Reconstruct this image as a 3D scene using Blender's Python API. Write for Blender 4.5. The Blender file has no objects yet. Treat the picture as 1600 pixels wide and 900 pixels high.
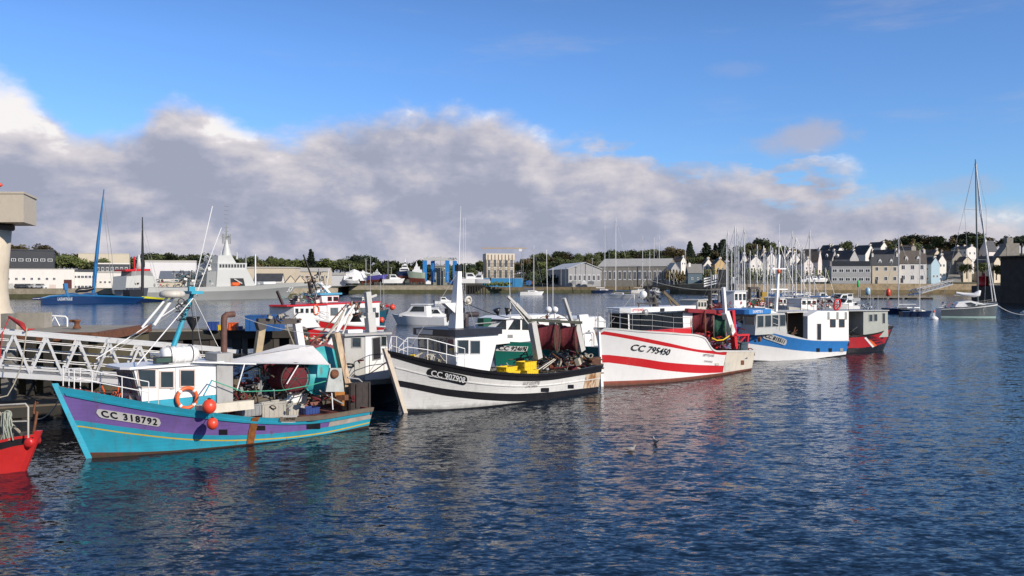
import bpy, bmesh, math, random
from mathutils import Vector, Matrix, noise
random.seed(7)
SC = bpy.context.scene
COL = SC.collection
R = math.radians
# ---------------------------------------------------------------- camera
H, F, HZ = 6.8, 1400.0, 438.0   # eye height above the water, focal length in photo pixels, horizon row
PITCH = math.atan((450 - HZ) / F)
cam_d = bpy.data.cameras.new('camera'); cam_d.sensor_width = 36; cam_d.lens = 36 * F / 1600
cam_d.clip_start = 0.3; cam_d.clip_end = 30000
cam = bpy.data.objects.new('camera', cam_d); COL.objects.link(cam)
cam.location = (0, 0, H); cam.rotation_euler = (math.pi / 2 - PITCH, 0, 0)
SC.camera = cam
# ---------------------------------------------------------------- light
SUN_AZ, SUN_EL = 130.0, 27.0
sun_d = bpy.data.lights.new('sun', 'SUN'); sun_d.energy = 5.0; sun_d.angle = R(0.5); sun_d.color = (1, 0.90, 0.78)
sun = bpy.data.objects.new('sun', sun_d); COL.objects.link(sun)
_az, _el = R(SUN_AZ), R(SUN_EL)
SUNV = Vector((math.sin(_az) * math.cos(_el), math.cos(_az) * math.cos(_el), math.sin(_el)))
sun.rotation_euler = SUNV.to_track_quat('Z', 'Y').to_euler(); sun.location = (40, -40, 60)
SC.view_settings.view_transform = 'Standard'; SC.view_settings.look = 'None'
SC.view_settings.exposure = 0.03; SC.view_settings.gamma = 1; SC.view_settings.use_curve_mapping = False
try:
    SC.cycles.max_bounces = 6; SC.cycles.diffuse_bounces = 2; SC.cycles.glossy_bounces = 4
    SC.cycles.transparent_max_bounces = 8; SC.cycles.caustics_reflective = False; SC.cycles.caustics_refractive = False
    SC.cycles.sample_clamp_indirect = 6
except Exception: pass
# ---------------------------------------------------------------- sky
W = bpy.data.worlds.new('World'); SC.world = W; W.use_nodes = True
class NT:
    """tiny node-tree helper"""
    def __init__(s, nt): s.nt = nt; s.nt.nodes.clear()
    def n(s, typ, **kw):
        nd = s.nt.nodes.new(typ)
        for k, v in kw.items(): setattr(nd, k, v)
        return nd
    def l(s, a, b): s.nt.links.new(a, b)
    def val(s, sock, v):
        if isinstance(v, (int, float)): sock.default_value = v
        elif isinstance(v, (tuple, list)): sock.default_value = v
        else: s.l(v, sock)
    def m(s, op, a, b=None, c=None, clamp=False):
        nd = s.n('ShaderNodeMath', operation=op); nd.use_clamp = clamp
        s.val(nd.inputs[0], a)
        if b is not None: s.val(nd.inputs[1], b)
        if c is not None: s.val(nd.inputs[2], c)
        return nd.outputs[0]
    def ramp(s, x, stops, interp='LINEAR'):
        nd = s.n('ShaderNodeValToRGB'); cr = nd.color_ramp; cr.interpolation = interp
        while len(cr.elements) > 1: cr.elements.remove(cr.elements[-1])
        for i, (p, c) in enumerate(stops):
            e = cr.elements[0] if i == 0 else cr.elements.new(p)
            e.position = p
            if isinstance(c, (int, float)): c = (c, c, c)
            e.color = (*c, 1)
        s.val(nd.inputs[0], x)
        return nd.outputs[0]
    def mr(s, x, a, b, c=0.0, d=1.0, smooth=False):
        nd = s.n('ShaderNodeMapRange'); nd.clamp = True
        if smooth: nd.interpolation_type = 'SMOOTHSTEP'
        s.val(nd.inputs[0], x)
        for i, v in enumerate((a, b, c, d)): s.val(nd.inputs[i + 1], v)
        return nd.outputs[0]
    def mix(s, f, a, b, typ='MIX'):
        nd = s.n('ShaderNodeMix', data_type='RGBA', blend_type=typ)
        s.val(nd.inputs[0], f)
        for i, v in ((6, a), (7, b)):
            if isinstance(v, tuple) and len(v) == 3: v = (*v, 1)
            s.val(nd.inputs[i], v)
        return nd.outputs[2]
    def noise(s, vec, scale, detail=3, rough=0.5, dist=0.0):
        nd = s.n('ShaderNodeTexNoise')
        if vec is not None: s.l(vec, nd.inputs['Vector'])
        nd.inputs['Scale'].default_value = scale; nd.inputs['Detail'].default_value = detail
        nd.inputs['Roughness'].default_value = rough; nd.inputs['Distortion'].default_value = dist
        return nd.outputs[0]
    def mapping(s, vec, scale=(1, 1, 1), loc=(0, 0, 0), rot=(0, 0, 0)):
        nd = s.n('ShaderNodeMapping'); s.l(vec, nd.inputs[0])
        nd.inputs['Scale'].default_value = scale; nd.inputs['Location'].default_value = loc; nd.inputs['Rotation'].default_value = rot
        return nd.outputs[0]
w = NT(W.node_tree)
out = w.n('ShaderNodeOutputWorld'); bg = w.n('ShaderNodeBackground'); w.l(bg.outputs[0], out.inputs[0])
SKY_S = 0.12
bg.inputs[1].default_value = SKY_S
sky = w.n('ShaderNodeTexSky', sky_type='NISHITA'); sky.sun_disc = False
sky.sun_elevation = _el; sky.sun_rotation = _az; sky.altitude = 10; sky.air_density = 1.0; sky.dust_density = 0.35; sky.ozone_density = 2.2
tc = w.n('ShaderNodeTexCoord'); sep = w.n('ShaderNodeSeparateXYZ'); w.l(tc.outputs['Generated'], sep.inputs[0])
X, Y, Z = sep.outputs
az = w.m('ARCTAN2', X, Y)
el = w.m('ARCSINE', Z)
# direction coordinates for the clouds (azimuth, elevation)
cmb = w.n('ShaderNodeCombineXYZ'); w.l(az, cmb.inputs[0]); w.l(w.m('MULTIPLY', el, 1.55), cmb.inputs[1])
P = cmb.outputs[0]
def e_of(px, py): return math.atan((HZ - py) / F * math.cos(math.atan((px - 800) / F)))
def a_of(px): return math.atan((px - 800) / F)
prof = [(-60, 90), (40, 120), (85, 185), (120, 222), (170, 222), (215, 215), (250, 170), (300, 172), (345, 188), (400, 212), (450, 218), (500, 190),
        (560, 182), (600, 180), (650, 168), (700, 178), (760, 178), (820, 200), (880, 222), (960, 205), (1030, 228), (1100, 255), (1160, 258),
        (1240, 248), (1310, 268), (1380, 292), (1440, 308), (1500, 330), (1580, 338), (1680, 330)]
stops = []
for px, py in prof: stops.append(((a_of(px) + 0.7) / 1.4, e_of(px, py) / 0.4))
top = w.ramp(w.mr(az, -0.7, 0.7), stops, 'B_SPLINE')
n_big = w.noise(P, 7.0, 6, 0.55, 0.25)
n_small = w.noise(P, 26.0, 5, 0.6, 0.3)
hh = w.m('SUBTRACT', w.m('MULTIPLY', top, 0.4), el)
edge = w.m('ADD', hh, w.m('ADD', w.m('MULTIPLY', w.m('SUBTRACT', n_big, 0.5), 0.085), w.m('MULTIPLY', w.m('SUBTRACT', n_small, 0.5), 0.035)))
gap = w.mr(w.noise(w.mapping(P, scale=(0.8, 1.6, 1), loc=(5.2, 2.1, 0)), 8.0, 5, 0.6), 0.50, 0.66, 0.0, 1.0, smooth=True)
edge2 = w.m('SUBTRACT', edge, w.m('MULTIPLY', w.m('MULTIPLY', w.m('MULTIPLY', gap, w.mr(az, 0.02, 0.2)), w.mr(az, 0.30, 0.40, 1.0, 0.0)), w.mr(hh, 0.10, 0.0, 0.0, 0.075)))
dens = w.mr(edge2, -0.014, 0.022, smooth=True)
# relief: brighter where the cloud thins towards the sun (up and to the right)
P2 = w.mapping(P, loc=(0.022, 0.030, 0))
n2 = w.noise(P2, 7.0, 6, 0.55, 0.25); n3 = w.noise(P2, 26.0, 5, 0.6, 0.3)
rel = w.m('ADD', w.m('MULTIPLY', w.m('SUBTRACT', n_big, n2), 2.6), w.m('MULTIPLY', w.m('SUBTRACT', n_small, n3), 0.75))
topglow = w.mr(edge, 0.0, 0.085, 1.0, 0.0, smooth=True)
leftglow = w.mr(az, -0.54, -0.44, 0.9, 0.0, smooth=True)
lit = w.m('ADD', w.m('ADD', w.m('MULTIPLY', topglow, w.m('ADD', 0.46, leftglow)), rel), w.mr(el, 0.0, 0.08, 0.32, 0.0))
patch = w.mr(w.noise(w.mapping(P, scale=(1, 2.2, 1), loc=(3.1, 0, 0)), 9.0, 4, 0.55), 0.38, 0.68, -0.10, 0.30)
lit = w.m('ADD', lit, w.m('MULTIPLY', w.m('MULTIPLY', leftglow, w.mr(el, 0.105, 0.15)), 0.62))
lit = w.m('ADD', lit, patch, clamp=True)
cc = w.ramp(lit, [(0.0, (0.35, 0.375, 0.485)), (0.25, (0.43, 0.445, 0.55)), (0.5, (0.56, 0.545, 0.61)), (0.8, (0.70, 0.665, 0.70)), (1.0, (0.92, 0.89, 0.89))])
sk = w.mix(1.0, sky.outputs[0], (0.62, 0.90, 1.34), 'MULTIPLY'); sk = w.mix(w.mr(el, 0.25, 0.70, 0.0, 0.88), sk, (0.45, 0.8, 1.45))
# thin veils above the bank
veil = w.mr(w.noise(w.mapping(P, scale=(0.7, 2.6, 1), loc=(1.7, 4, 0)), 5.0, 6, 0.6), 0.52, 0.80, 0.0, 0.42, smooth=True)
veil = w.m('MULTIPLY', veil, w.m('ADD', w.mr(el, 0.21, 0.25), w.mr(az, 0.15, 0.28), clamp=True))
ccs = w.mix(1.0, cc, (1 / SKY_S, 1 / SKY_S, 1 / SKY_S), 'MULTIPLY')
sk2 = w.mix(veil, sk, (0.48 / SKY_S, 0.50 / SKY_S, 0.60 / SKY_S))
# lone soft clouds right of the bank
def puff(px, py, ru, rv, s):
    da = w.m('DIVIDE', w.m('SUBTRACT', az, a_of(px)), ru); de = w.m('DIVIDE', w.m('SUBTRACT', el, e_of(px, py)), rv)
    d = w.m('SQRT', w.m('ADD', w.m('MULTIPLY', da, da), w.m('MULTIPLY', de, de)))
    return w.m('MULTIPLY', w.mr(w.m('ADD', d, w.m('MULTIPLY', w.m('SUBTRACT', n_small, 0.5), 1.6)), 0.3, 1.15, 1.0, 0.0, smooth=True), s)
pf = w.m('MAXIMUM', puff(1255, 218, 0.052, 0.020, 0.75), w.m('MAXIMUM', puff(1150, 108, 0.035, 0.010, 0.16), puff(1500, 292, 0.05, 0.012, 0.35)))
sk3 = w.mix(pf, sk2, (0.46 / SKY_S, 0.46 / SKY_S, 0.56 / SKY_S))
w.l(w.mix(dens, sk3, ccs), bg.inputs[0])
# ---------------------------------------------------------------- pixel -> world
_c, _s = math.cos(PITCH), math.sin(PITCH)
CP = Vector((0, 0, H))
def ray(px, py):
    u = 450 - py
    return Vector((px - 800, F * _c + u * _s, u * _c - F * _s)).normalized()
def onz(px, py, z=0.0):
    d = ray(px, py); k = (z - H) / d.z; return CP + d * k
def DD(py): return F * H / (py - HZ)
def mpp(py): return H / (py - HZ)
def at(px, py, D):
    d = ray(px, py); return CP + d * (D / d.y)
# ---------------------------------------------------------------- materials
MATS = {}
def principled(name):
    m = bpy.data.materials.new(name); m.use_nodes = True
    t = NT(m.node_tree); o = t.n('ShaderNodeOutputMaterial'); b = t.n('ShaderNodeBsdfPrincipled'); t.l(b.outputs[0], o.inputs[0])
    return m, t, b
def mat(name, rgb, rough=0.5, var=0.12, rust=0.0, grime=0.0, metal=0.0, vs=2.0, bump=0.0, bs=20.0, rustc=(0.22, 0.075, 0.025), spec=0.5, streak=0.35, planks=0.0, scum=0.0):
    if name in MATS: return MATS[name]
    m, t, b = principled(name)
    co = t.n('ShaderNodeTexCoord').outputs['Object']
    n = t.noise(co, vs, 4, 0.6)
    v = t.mr(n, 0.25, 0.75, 1 - var, 1 + var * 0.6)
    cv = t.n('ShaderNodeCombineColor'); [t.l(v, cv.inputs[i]) for i in range(3)]
    c = t.mix(1.0, rgb, cv.outputs[0], 'MULTIPLY')
    if grime > 0:
        g = t.mr(t.noise(t.mapping(co, scale=(1, 1, streak)), 3.2, 6, 0.68, 0.3), 0.48, 0.78, 0, grime, smooth=True)
        c = t.mix(g, c, (0.10, 0.085, 0.06))
    r = rough
    if rust > 0:
        g = t.mr(t.noise(t.mapping(co, scale=(1, 1, streak * 0.8)), 2.4, 7, 0.72, 0.2), 0.70 - rust * 0.32, 0.80 - rust * 0.22, 0, 1, smooth=True)
        rc = t.mix(t.noise(co, 11, 3), rustc, (0.09, 0.035, 0.02))
        c = t.mix(g, c, rc); r = t.mr(g, 0, 1, rough, 0.85)
    if planks or scum:
        z = t.n('ShaderNodeSeparateXYZ'); t.l(co, z.inputs[0]); z = z.outputs[2]
        if planks:
            f = t.m('FRACT', t.m('DIVIDE', z, 0.16)); c = t.mix(t.m('MULTIPLY', t.mr(f, 0.0, 0.16, planks, 0.0), t.mr(t.noise(co, 1.5, 3), .35, .6)), c, (0.05, 0.04, 0.03))
        if scum: c = t.mix(t.mr(t.m('ADD', z, t.m('MULTIPLY', t.noise(co, 2.5, 5, .7), -0.45)), -0.22, 0.10, scum, 0.0), c, (0.035, 0.035, 0.018))
    t.l(c, b.inputs['Base Color']); t.val(b.inputs['Roughness'], r)
    b.inputs['Metallic'].default_value = metal
    b.inputs['Specular IOR Level'].default_value = spec
    if bump > 0:
        bp = t.n('ShaderNodeBump'); bp.inputs['Strength'].default_value = bump; bp.inputs['Distance'].default_value = 0.05
        t.l(t.noise(co, bs, 5, 0.6), bp.inputs['Height']); t.l(bp.outputs[0], b.inputs['Normal'])
    MATS[name] = m
    return m
def glass(name='dark window glass', rgb=(0.025, 0.035, 0.04)):
    return mat(name, rgb, 0.06, 0.5, vs=1.2, spec=0.8)
# ---------------------------------------------------------------- mesh builder
def tri_fill(n): return list(range(n))
class MB:
    def __init__(s): s.v = []; s.f = []; s.mi = []; s.m = 0; s.sm = []; s.smooth = False
    def add(s, vs, fs, smooth=None):
        o = len(s.v); s.v += [tuple(p) for p in vs]
        for f in fs: s.f.append([i + o for i in f]); s.mi.append(s.m); s.sm.append(s.smooth if smooth is None else smooth)
        return s
    def box(s, c, d, rz=0.0, tilt=None, taper=1.0):
        x, y, z = d[0] / 2, d[1] / 2, d[2] / 2
        vs = [Vector((sx * x * (taper if sz > 0 else 1), sy * y * (taper if sz > 0 else 1), sz * z)) for sz in (-1, 1) for sy in (-1, 1) for sx in (-1, 1)]
        M = Matrix.Rotation(rz, 3, 'Z')
        if tilt: M = M @ Matrix.Rotation(tilt[1], 3, 'Y') @ Matrix.Rotation(tilt[0], 3, 'X')
        c = Vector(c); vs = [M @ p + c for p in vs]
        return s.add(vs, [(0, 2, 3, 1), (4, 5, 7, 6), (0, 1, 5, 4), (2, 6, 7, 3), (0, 4, 6, 2), (1, 3, 7, 5)], False)
    def slab(s, pts, y0, y1, ys=None):
        """side outline (x,z) pushed from y0 to y1; ys = per-point (y0,y1)"""
        n = len(pts); A = sum(pts[i][0] * pts[(i + 1) % n][1] - pts[(i + 1) % n][0] * pts[i][1] for i in range(n))
        pts = list(pts)
        if ys: ys = list(ys)
        if A < 0:
            pts.reverse()
            if ys: ys.reverse()
        lo, hi = min(y0, y1), max(y0, y1)
        va = [(p[0], ys[i][0] if ys else lo, p[1]) for i, p in enumerate(pts)]; vb = [(p[0], ys[i][1] if ys else hi, p[1]) for i, p in enumerate(pts)]
        fs = [list(range(n)), list(range(2 * n - 1, n - 1, -1))]
        for i in range(n): j = (i + 1) % n; fs.append([i, n + i, n + j, j])
        return s.add(va + vb, fs, False)
    def plan(s, pts, z0, z1):
        n = len(pts); A = sum(pts[i][0] * pts[(i + 1) % n][1] - pts[(i + 1) % n][0] * pts[i][1] for i in range(n))
        pts = list(pts)
        if A < 0: pts.reverse()
        f0 = (lambda p: z0) if not callable(z0) else z0; f1 = (lambda p: z1) if not callable(z1) else z1
        va = [(p[0], p[1], f0(p)) for p in pts]; vb = [(p[0], p[1], f1(p)) for p in pts]
        fs = [list(range(n - 1, -1, -1)), list(range(n, 2 * n))]
        for i in range(n): j = (i + 1) % n; fs.append([i, j, n + j, n + i])
        return s.add(va + vb, fs, False)
    def tube(s, pts, r, seg=6, cap=True):
        pts = [Vector(p) for p in pts]; n = len(pts)
        rs = r if isinstance(r, (list, tuple)) else [r] * n
        vs = []; fs = []
        up = None
        for i, p in enumerate(pts):
            d = (pts[min(i + 1, n - 1)] - pts[max(i - 1, 0)])
            if d.length < 1e-9: d = Vector((0, 0, 1))
            d.normalize()
            if up is None: up = Vector((0, 0, 1)) if abs(d.z) < 0.9 else Vector((1, 0, 0))
            a = d.cross(up)
            if a.length < 1e-4: a = d.cross(Vector((0.3, 1, 0.2)))
            a.normalize(); b = a.cross(d).normalized(); up = b
            for k in range(seg):
                th = 2 * math.pi * k / seg
                vs.append(p + (a * math.cos(th) + b * math.sin(th)) * rs[i])
        for i in range(n - 1):
            for k in range(seg):
                k2 = (k + 1) % seg; fs.append((i * seg + k, i * seg + k2, (i + 1) * seg + k2, (i + 1) * seg + k))
        s.add(vs, fs, seg > 5)
        if cap:
            s.add(vs[:seg], [list(range(seg - 1, -1, -1))], False); s.add(vs[-seg:], [list(range(seg))], False)
        return s
    def bar(s, a, b, wd, hh=None):
        """square bar from a to b"""
        a, b = Vector(a), Vector(b); d = (b - a).normalized(); hh = hh or wd
        u = Vector((0, 0, 1)) if abs(d.z) < 0.95 else Vector((1, 0, 0))
        r_ = d.cross(u).normalized() * wd / 2; u = r_.cross(d).normalized() * hh / 2
        vs = [p + q for p in (a, b) for q in (-r_ - u, r_ - u, r_ + u, -r_ + u)]
        return s.add(vs, [(0, 1, 2, 3), (7, 6, 5, 4), (0, 4, 5, 1), (1, 5, 6, 2), (2, 6, 7, 3), (3, 7, 4, 0)], False)
    def lathe(s, prof, c=(0, 0, 0), seg=16, M=None):
        vs = []; fs = []; c = Vector(c)
        for r, z in prof:
            for k in range(seg):
                th = 2 * math.pi * k / seg; p = Vector((r * math.cos(th), r * math.sin(th), z))
                vs.append((M @ p if M else p) + c)
        for i in range(len(prof) - 1):
            for k in range(seg): k2 = (k + 1) % seg; fs.append((i * seg + k, i * seg + k2, (i + 1) * seg + k2, (i + 1) * seg + k))
        fs.append(list(range(seg - 1, -1, -1))); fs.append(list(range((len(prof) - 1) * seg, len(prof) * seg)))
        return s.add(vs, fs, True)
    def ball(s, c, r, seg=14, rings=9, sc=(1, 1, 1)):
        pr = [(max(r * math.sin(math.pi * i / rings), 1e-4), -r * math.cos(math.pi * i / rings)) for i in range(rings + 1)]
        return s.lathe(pr, c, seg, Matrix.Diagonal(Vector(sc)))
    def torus(s, c, R_, r, M=None, seg=24, ts=8, col=None):
        vs = []; fs = []; c = Vector(c)
        for i in range(seg):
            a = 2 * math.pi * i / seg
            for k in range(ts):
                b = 2 * math.pi * k / ts; q = Vector(((R_ + r * math.cos(b)) * math.cos(a), (R_ + r * math.cos(b)) * math.sin(a), r * math.sin(b)))
                vs.append((M @ q if M else q) + c)
        for i in range(seg):
            for k in range(ts):
                i2, k2 = (i + 1) % seg, (k + 1) % ts; fs.append((i * ts + k, i2 * ts + k, i2 * ts + k2, i * ts + k2))
        return s.add(vs, fs, True)
    def grid(s, rows, smooth=True, flip=False):
        n = len(rows[0]); o = len(s.v)
        vs = [p for r_ in rows for p in r_]; fs = []
        for i in range(len(rows) - 1):
            for j in range(n - 1):
                q = (i * n + j, i * n + j + 1, (i + 1) * n + j + 1, (i + 1) * n + j)
                fs.append(q[::-1] if flip else q)
        return s.add(vs, fs, smooth)
    def build(s, name, mats, parent=None):
        me = bpy.data.meshes.new(name); me.from_pydata(s.v, [], s.f)
        if not isinstance(mats, (list, tuple)): mats = [mats]
        for m in mats: me.materials.append(m)
        me.polygons.foreach_set('material_index', s.mi); me.polygons.foreach_set('use_smooth', s.sm)
        me.update()
        o = bpy.data.objects.new(name, me); COL.objects.link(o)
        if parent: o.parent = parent
        return o
def tag(o, label=None, cat=None, group=None, kind=None):
    if label: o['label'] = label
    if cat: o['category'] = cat
    if group: o['group'] = group
    if kind: o['kind'] = kind
    return o
def empty(name, loc, rz=0.0, label=None, cat=None, group=None, sc=None):
    o = bpy.data.objects.new(name, None); COL.objects.link(o); o.location = loc; o.rotation_euler = (0, 0, rz); o.empty_display_size = 0.3
    if sc: o.scale = sc
    return tag(o, label, cat, group)
KIDS = {}
def copy_tree(o, parent=None):
    c = o.copy(); COL.objects.link(c); c.parent = parent
    for ch in [x for x in o.children]: copy_tree(ch, c)
    return c
def text_pts(s, size, bold=0.0, shear=0.0, space=1.0, xs=1.0, thick=0.006):
    cu = bpy.data.curves.new('lettering', 'FONT'); cu.body = s; cu.size = size; cu.offset = bold * size; cu.shear = shear
    cu.space_character = space; cu.align_x = 'CENTER'; cu.align_y = 'CENTER'; cu.extrude = thick / 2; cu.resolution_u = 3
    ob = bpy.data.objects.new('lettering', cu); COL.objects.link(ob)
    dg = bpy.context.evaluated_depsgraph_get(); me = ob.evaluated_get(dg).to_mesh()
    vs = [(v.co.x * xs, v.co.y, v.co.z) for v in me.vertices]; fs = [list(p.vertices) for p in me.polygons]
    bpy.data.objects.remove(ob)
    return vs, fs
# ================================================================ water and land
def water_mat():
    m, t, b = principled('sea water')
    co = t.n('ShaderNodeNewGeometry').outputs['Position']
    def slope(scale, sx, sy, rot, det, ro, dist, amp, ax=0.6):
        nd = t.n('ShaderNodeTexNoise'); t.l(t.mapping(co, scale=(sx, sy, 0), rot=(0, 0, rot)), nd.inputs['Vector'])
        nd.inputs['Scale'].default_value = scale; nd.inputs['Detail'].default_value = det; nd.inputs['Roughness'].default_value = ro; nd.inputs['Distortion'].default_value = dist
        v = t.n('ShaderNodeVectorMath', operation='SUBTRACT'); t.l(nd.outputs['Color'], v.inputs[0]); v.inputs[1].default_value = (.5, .5, .5)
        u = t.n('ShaderNodeVectorMath', operation='MULTIPLY'); t.l(v.outputs[0], u.inputs[0]); u.inputs[1].default_value = (amp * ax, amp, 0); return u.outputs[0]
    def add(a, c): v = t.n('ShaderNodeVectorMath', operation='ADD'); t.l(a, v.inputs[0]); t.val(v.inputs[1], c); return v.outputs[0]
    s_ = add(add(slope(1.3, .75, 1.5, .30, 2, .5, .6, WA[0]), slope(4.2, .7, 1.5, -.15, 2, .5, .8, WA[1])), slope(9.0, .7, 1.4, .2, 1, .5, .5, WA[2]))
    # calmer and rougher patches drift over the harbour
    pt = t.mr(t.noise(t.mapping(co, scale=(0.5, 1, 0), rot=(0, 0, 0.3)), 0.05, 3, 0.5), 0.35, 0.65, 0.65, 1.15)
    sc = t.n('ShaderNodeVectorMath', operation='SCALE'); t.l(s_, sc.inputs[0]); t.l(pt, sc.inputs['Scale'])
    nn = t.n('ShaderNodeVectorMath', operation='NORMALIZE'); t.l(add(sc.outputs[0], (0, 0, 1)), nn.inputs[0]); t.l(nn.outputs[0], b.inputs['Normal'])
    b.inputs['Base Color'].default_value = (0.003, 0.012, 0.025, 1)
    b.inputs['Roughness'].default_value = 0.09; b.inputs['IOR'].default_value = 1.33; b.inputs['Specular IOR Level'].default_value = 0.36
    return m
WA = (.42, .60, .26)
def sheet(name, rows, m, kind='structure'):
    o = MB().grid(rows).build(name, m); o['kind'] = kind; return o
mw = water_mat()
wm = MB(); wm.add([(-9000, -300, 0), (9000, -300, 0), (9000, 12000, 0), (-9000, 12000, 0)], [(0, 1, 2, 3)], False)
water = wm.build('water', mw); water['kind'] = 'structure'
def interp(tab, x):
    if x <= tab[0][0]: return tab[0][1]
    for (a, va), (b, vb) in zip(tab, tab[1:]):
        if x <= b: return va + (vb - va) * (x - a) / (b - a)
    return tab[-1][1]
QL = [(-900, 405), (180, 412), (430, 420), (528, 440), (545, 575), (740, 583), (760, 600), (1000, 600), (1060, 560), (1150, 520), (1290, 545), (1560, 560), (2500, 560)]
KD = F / 1716
def Dq(px): return interp(QL, px) * KD
QZ = [(0, 3.7), (528, 3.7), (545, 4.1), (740, 4.1), (780, 3.0), (1000, 3.4), (1080, 5.0), (1600, 5.0)]
HILL = [(-900, 16), (0, 17), (200, 15), (400, 13), (520, 11), (560, 14), (640, 21), (700, 18), (760, 9), (830, 13), (900, 17), (1000, 18), (1060, 18), (1160, 20), (1230, 18),
        (1300, 19), (1380, 27), (1450, 29), (1520, 28), (1600, 26), (2500, 30)]
def ground(px, D):
    q = Dq(px); z0 = interp(QZ, px); hz = interp(HILL, px)
    if px > 1060: k0, k1 = 14, 230
    elif px > 745: k0, k1 = 60, 240
    else: k0, k1 = 150, 480
    k = min(max(((D - q) / KD - k0) / (k1 - k0), 0), 1); k = k * k * (3 - 2 * k)
    z = z0 + (hz - z0) * k
    return z
land_m = mat('grassy and gravelly land', (0.10, 0.10, 0.06), 0.95, 0.4, grime=0.5, vs=0.03)
rows = []
cols = list(range(-900, 2501, 20))
for j in range(46):
    r_ = []
    for px in cols:
        q = Dq(px) + 1.2
        D = q + [0, 4, 8, 14][j] if j < 4 else q + 14 + (j - 3) ** 1.9 * 3.2
        r_.append((*at(px, HZ, D).xy, ground(px, D) - (0.05 if j == 0 else 0)))
    rows.append(r_)
sheet('terrain', rows, land_m)
# quay walls as real blocks along the shore
stone = mat('weathered quay stone', (0.30, 0.26, 0.19), 0.9, 0.35, grime=0.8, vs=0.6, bump=0.5, bs=1.5)
weed = mat('tide weed stone', (0.075, 0.075, 0.035), 0.9, 0.4, vs=0.5, bump=0.5, bs=2)
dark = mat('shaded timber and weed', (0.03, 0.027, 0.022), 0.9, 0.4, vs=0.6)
def quay(name, px0, px1, label, mats=None, wl=0.45, step=30):
    pts = [px0 + (px1 - px0) * i / max(1, round((px1 - px0) / step)) for i in range(max(1, round((px1 - px0) / step)) + 1)]
    mb = MB()
    P0 = [at(p, HZ, Dq(p)) for p in pts]; zt = [interp(QZ, p) for p in pts]
    for i in range(len(pts) - 1):
        a, b = P0[i], P0[i + 1]
        za, zb = zt[i] * wl, zt[i + 1] * wl
        mb.m = 1; mb.add([(a.x, a.y - .25, -1), (b.x, b.y - .25, -1), (b.x, b.y, zb), (a.x, a.y, za)], [(0, 1, 2, 3)])
        mb.m = 0; mb.add([(a.x, a.y, za), (b.x, b.y, zb), (b.x, b.y + .3, zt[i + 1]), (a.x, a.y + .3, zt[i])], [(0, 1, 2, 3)])
        mb.add([(a.x, a.y + .3, zt[i]), (b.x, b.y + .3, zt[i + 1]), (b.x, b.y + 1.6, zt[i + 1] + .004), (a.x, a.y + 1.6, zt[i] + .004)], [(0, 1, 2, 3)])
    return tag(mb.build(name, mats or [stone, weed]), label, 'quay')
quay('quay_wall', -900, 528, 'pale stone quay wall in front of the low white workshops')
quay('quay_wall', 545, 742, 'mossy stone quay wall below the boatyard with the blue portal crane')
quay('quay_wall', 742, 1060, 'dark rocky shore bank below the white gabled boat shed', [mat('brown rocky bank', (0.16, 0.12, 0.07), .95, .5, vs=.5, bump=.6, bs=1), weed], 0.5)
quay('quay_wall', 1060, 2500, 'brown stone town quay wall below the row of waterside houses', [mat('brown quay stone', (0.30, 0.23, 0.14), .95, .4, grime=.7, vs=.5, bump=.5, bs=1.5), mat('brown tide stained stone', (.15, .115, .06), .95, .5, vs=.4, bump=.5, bs=1.5)], 0.4)
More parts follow.
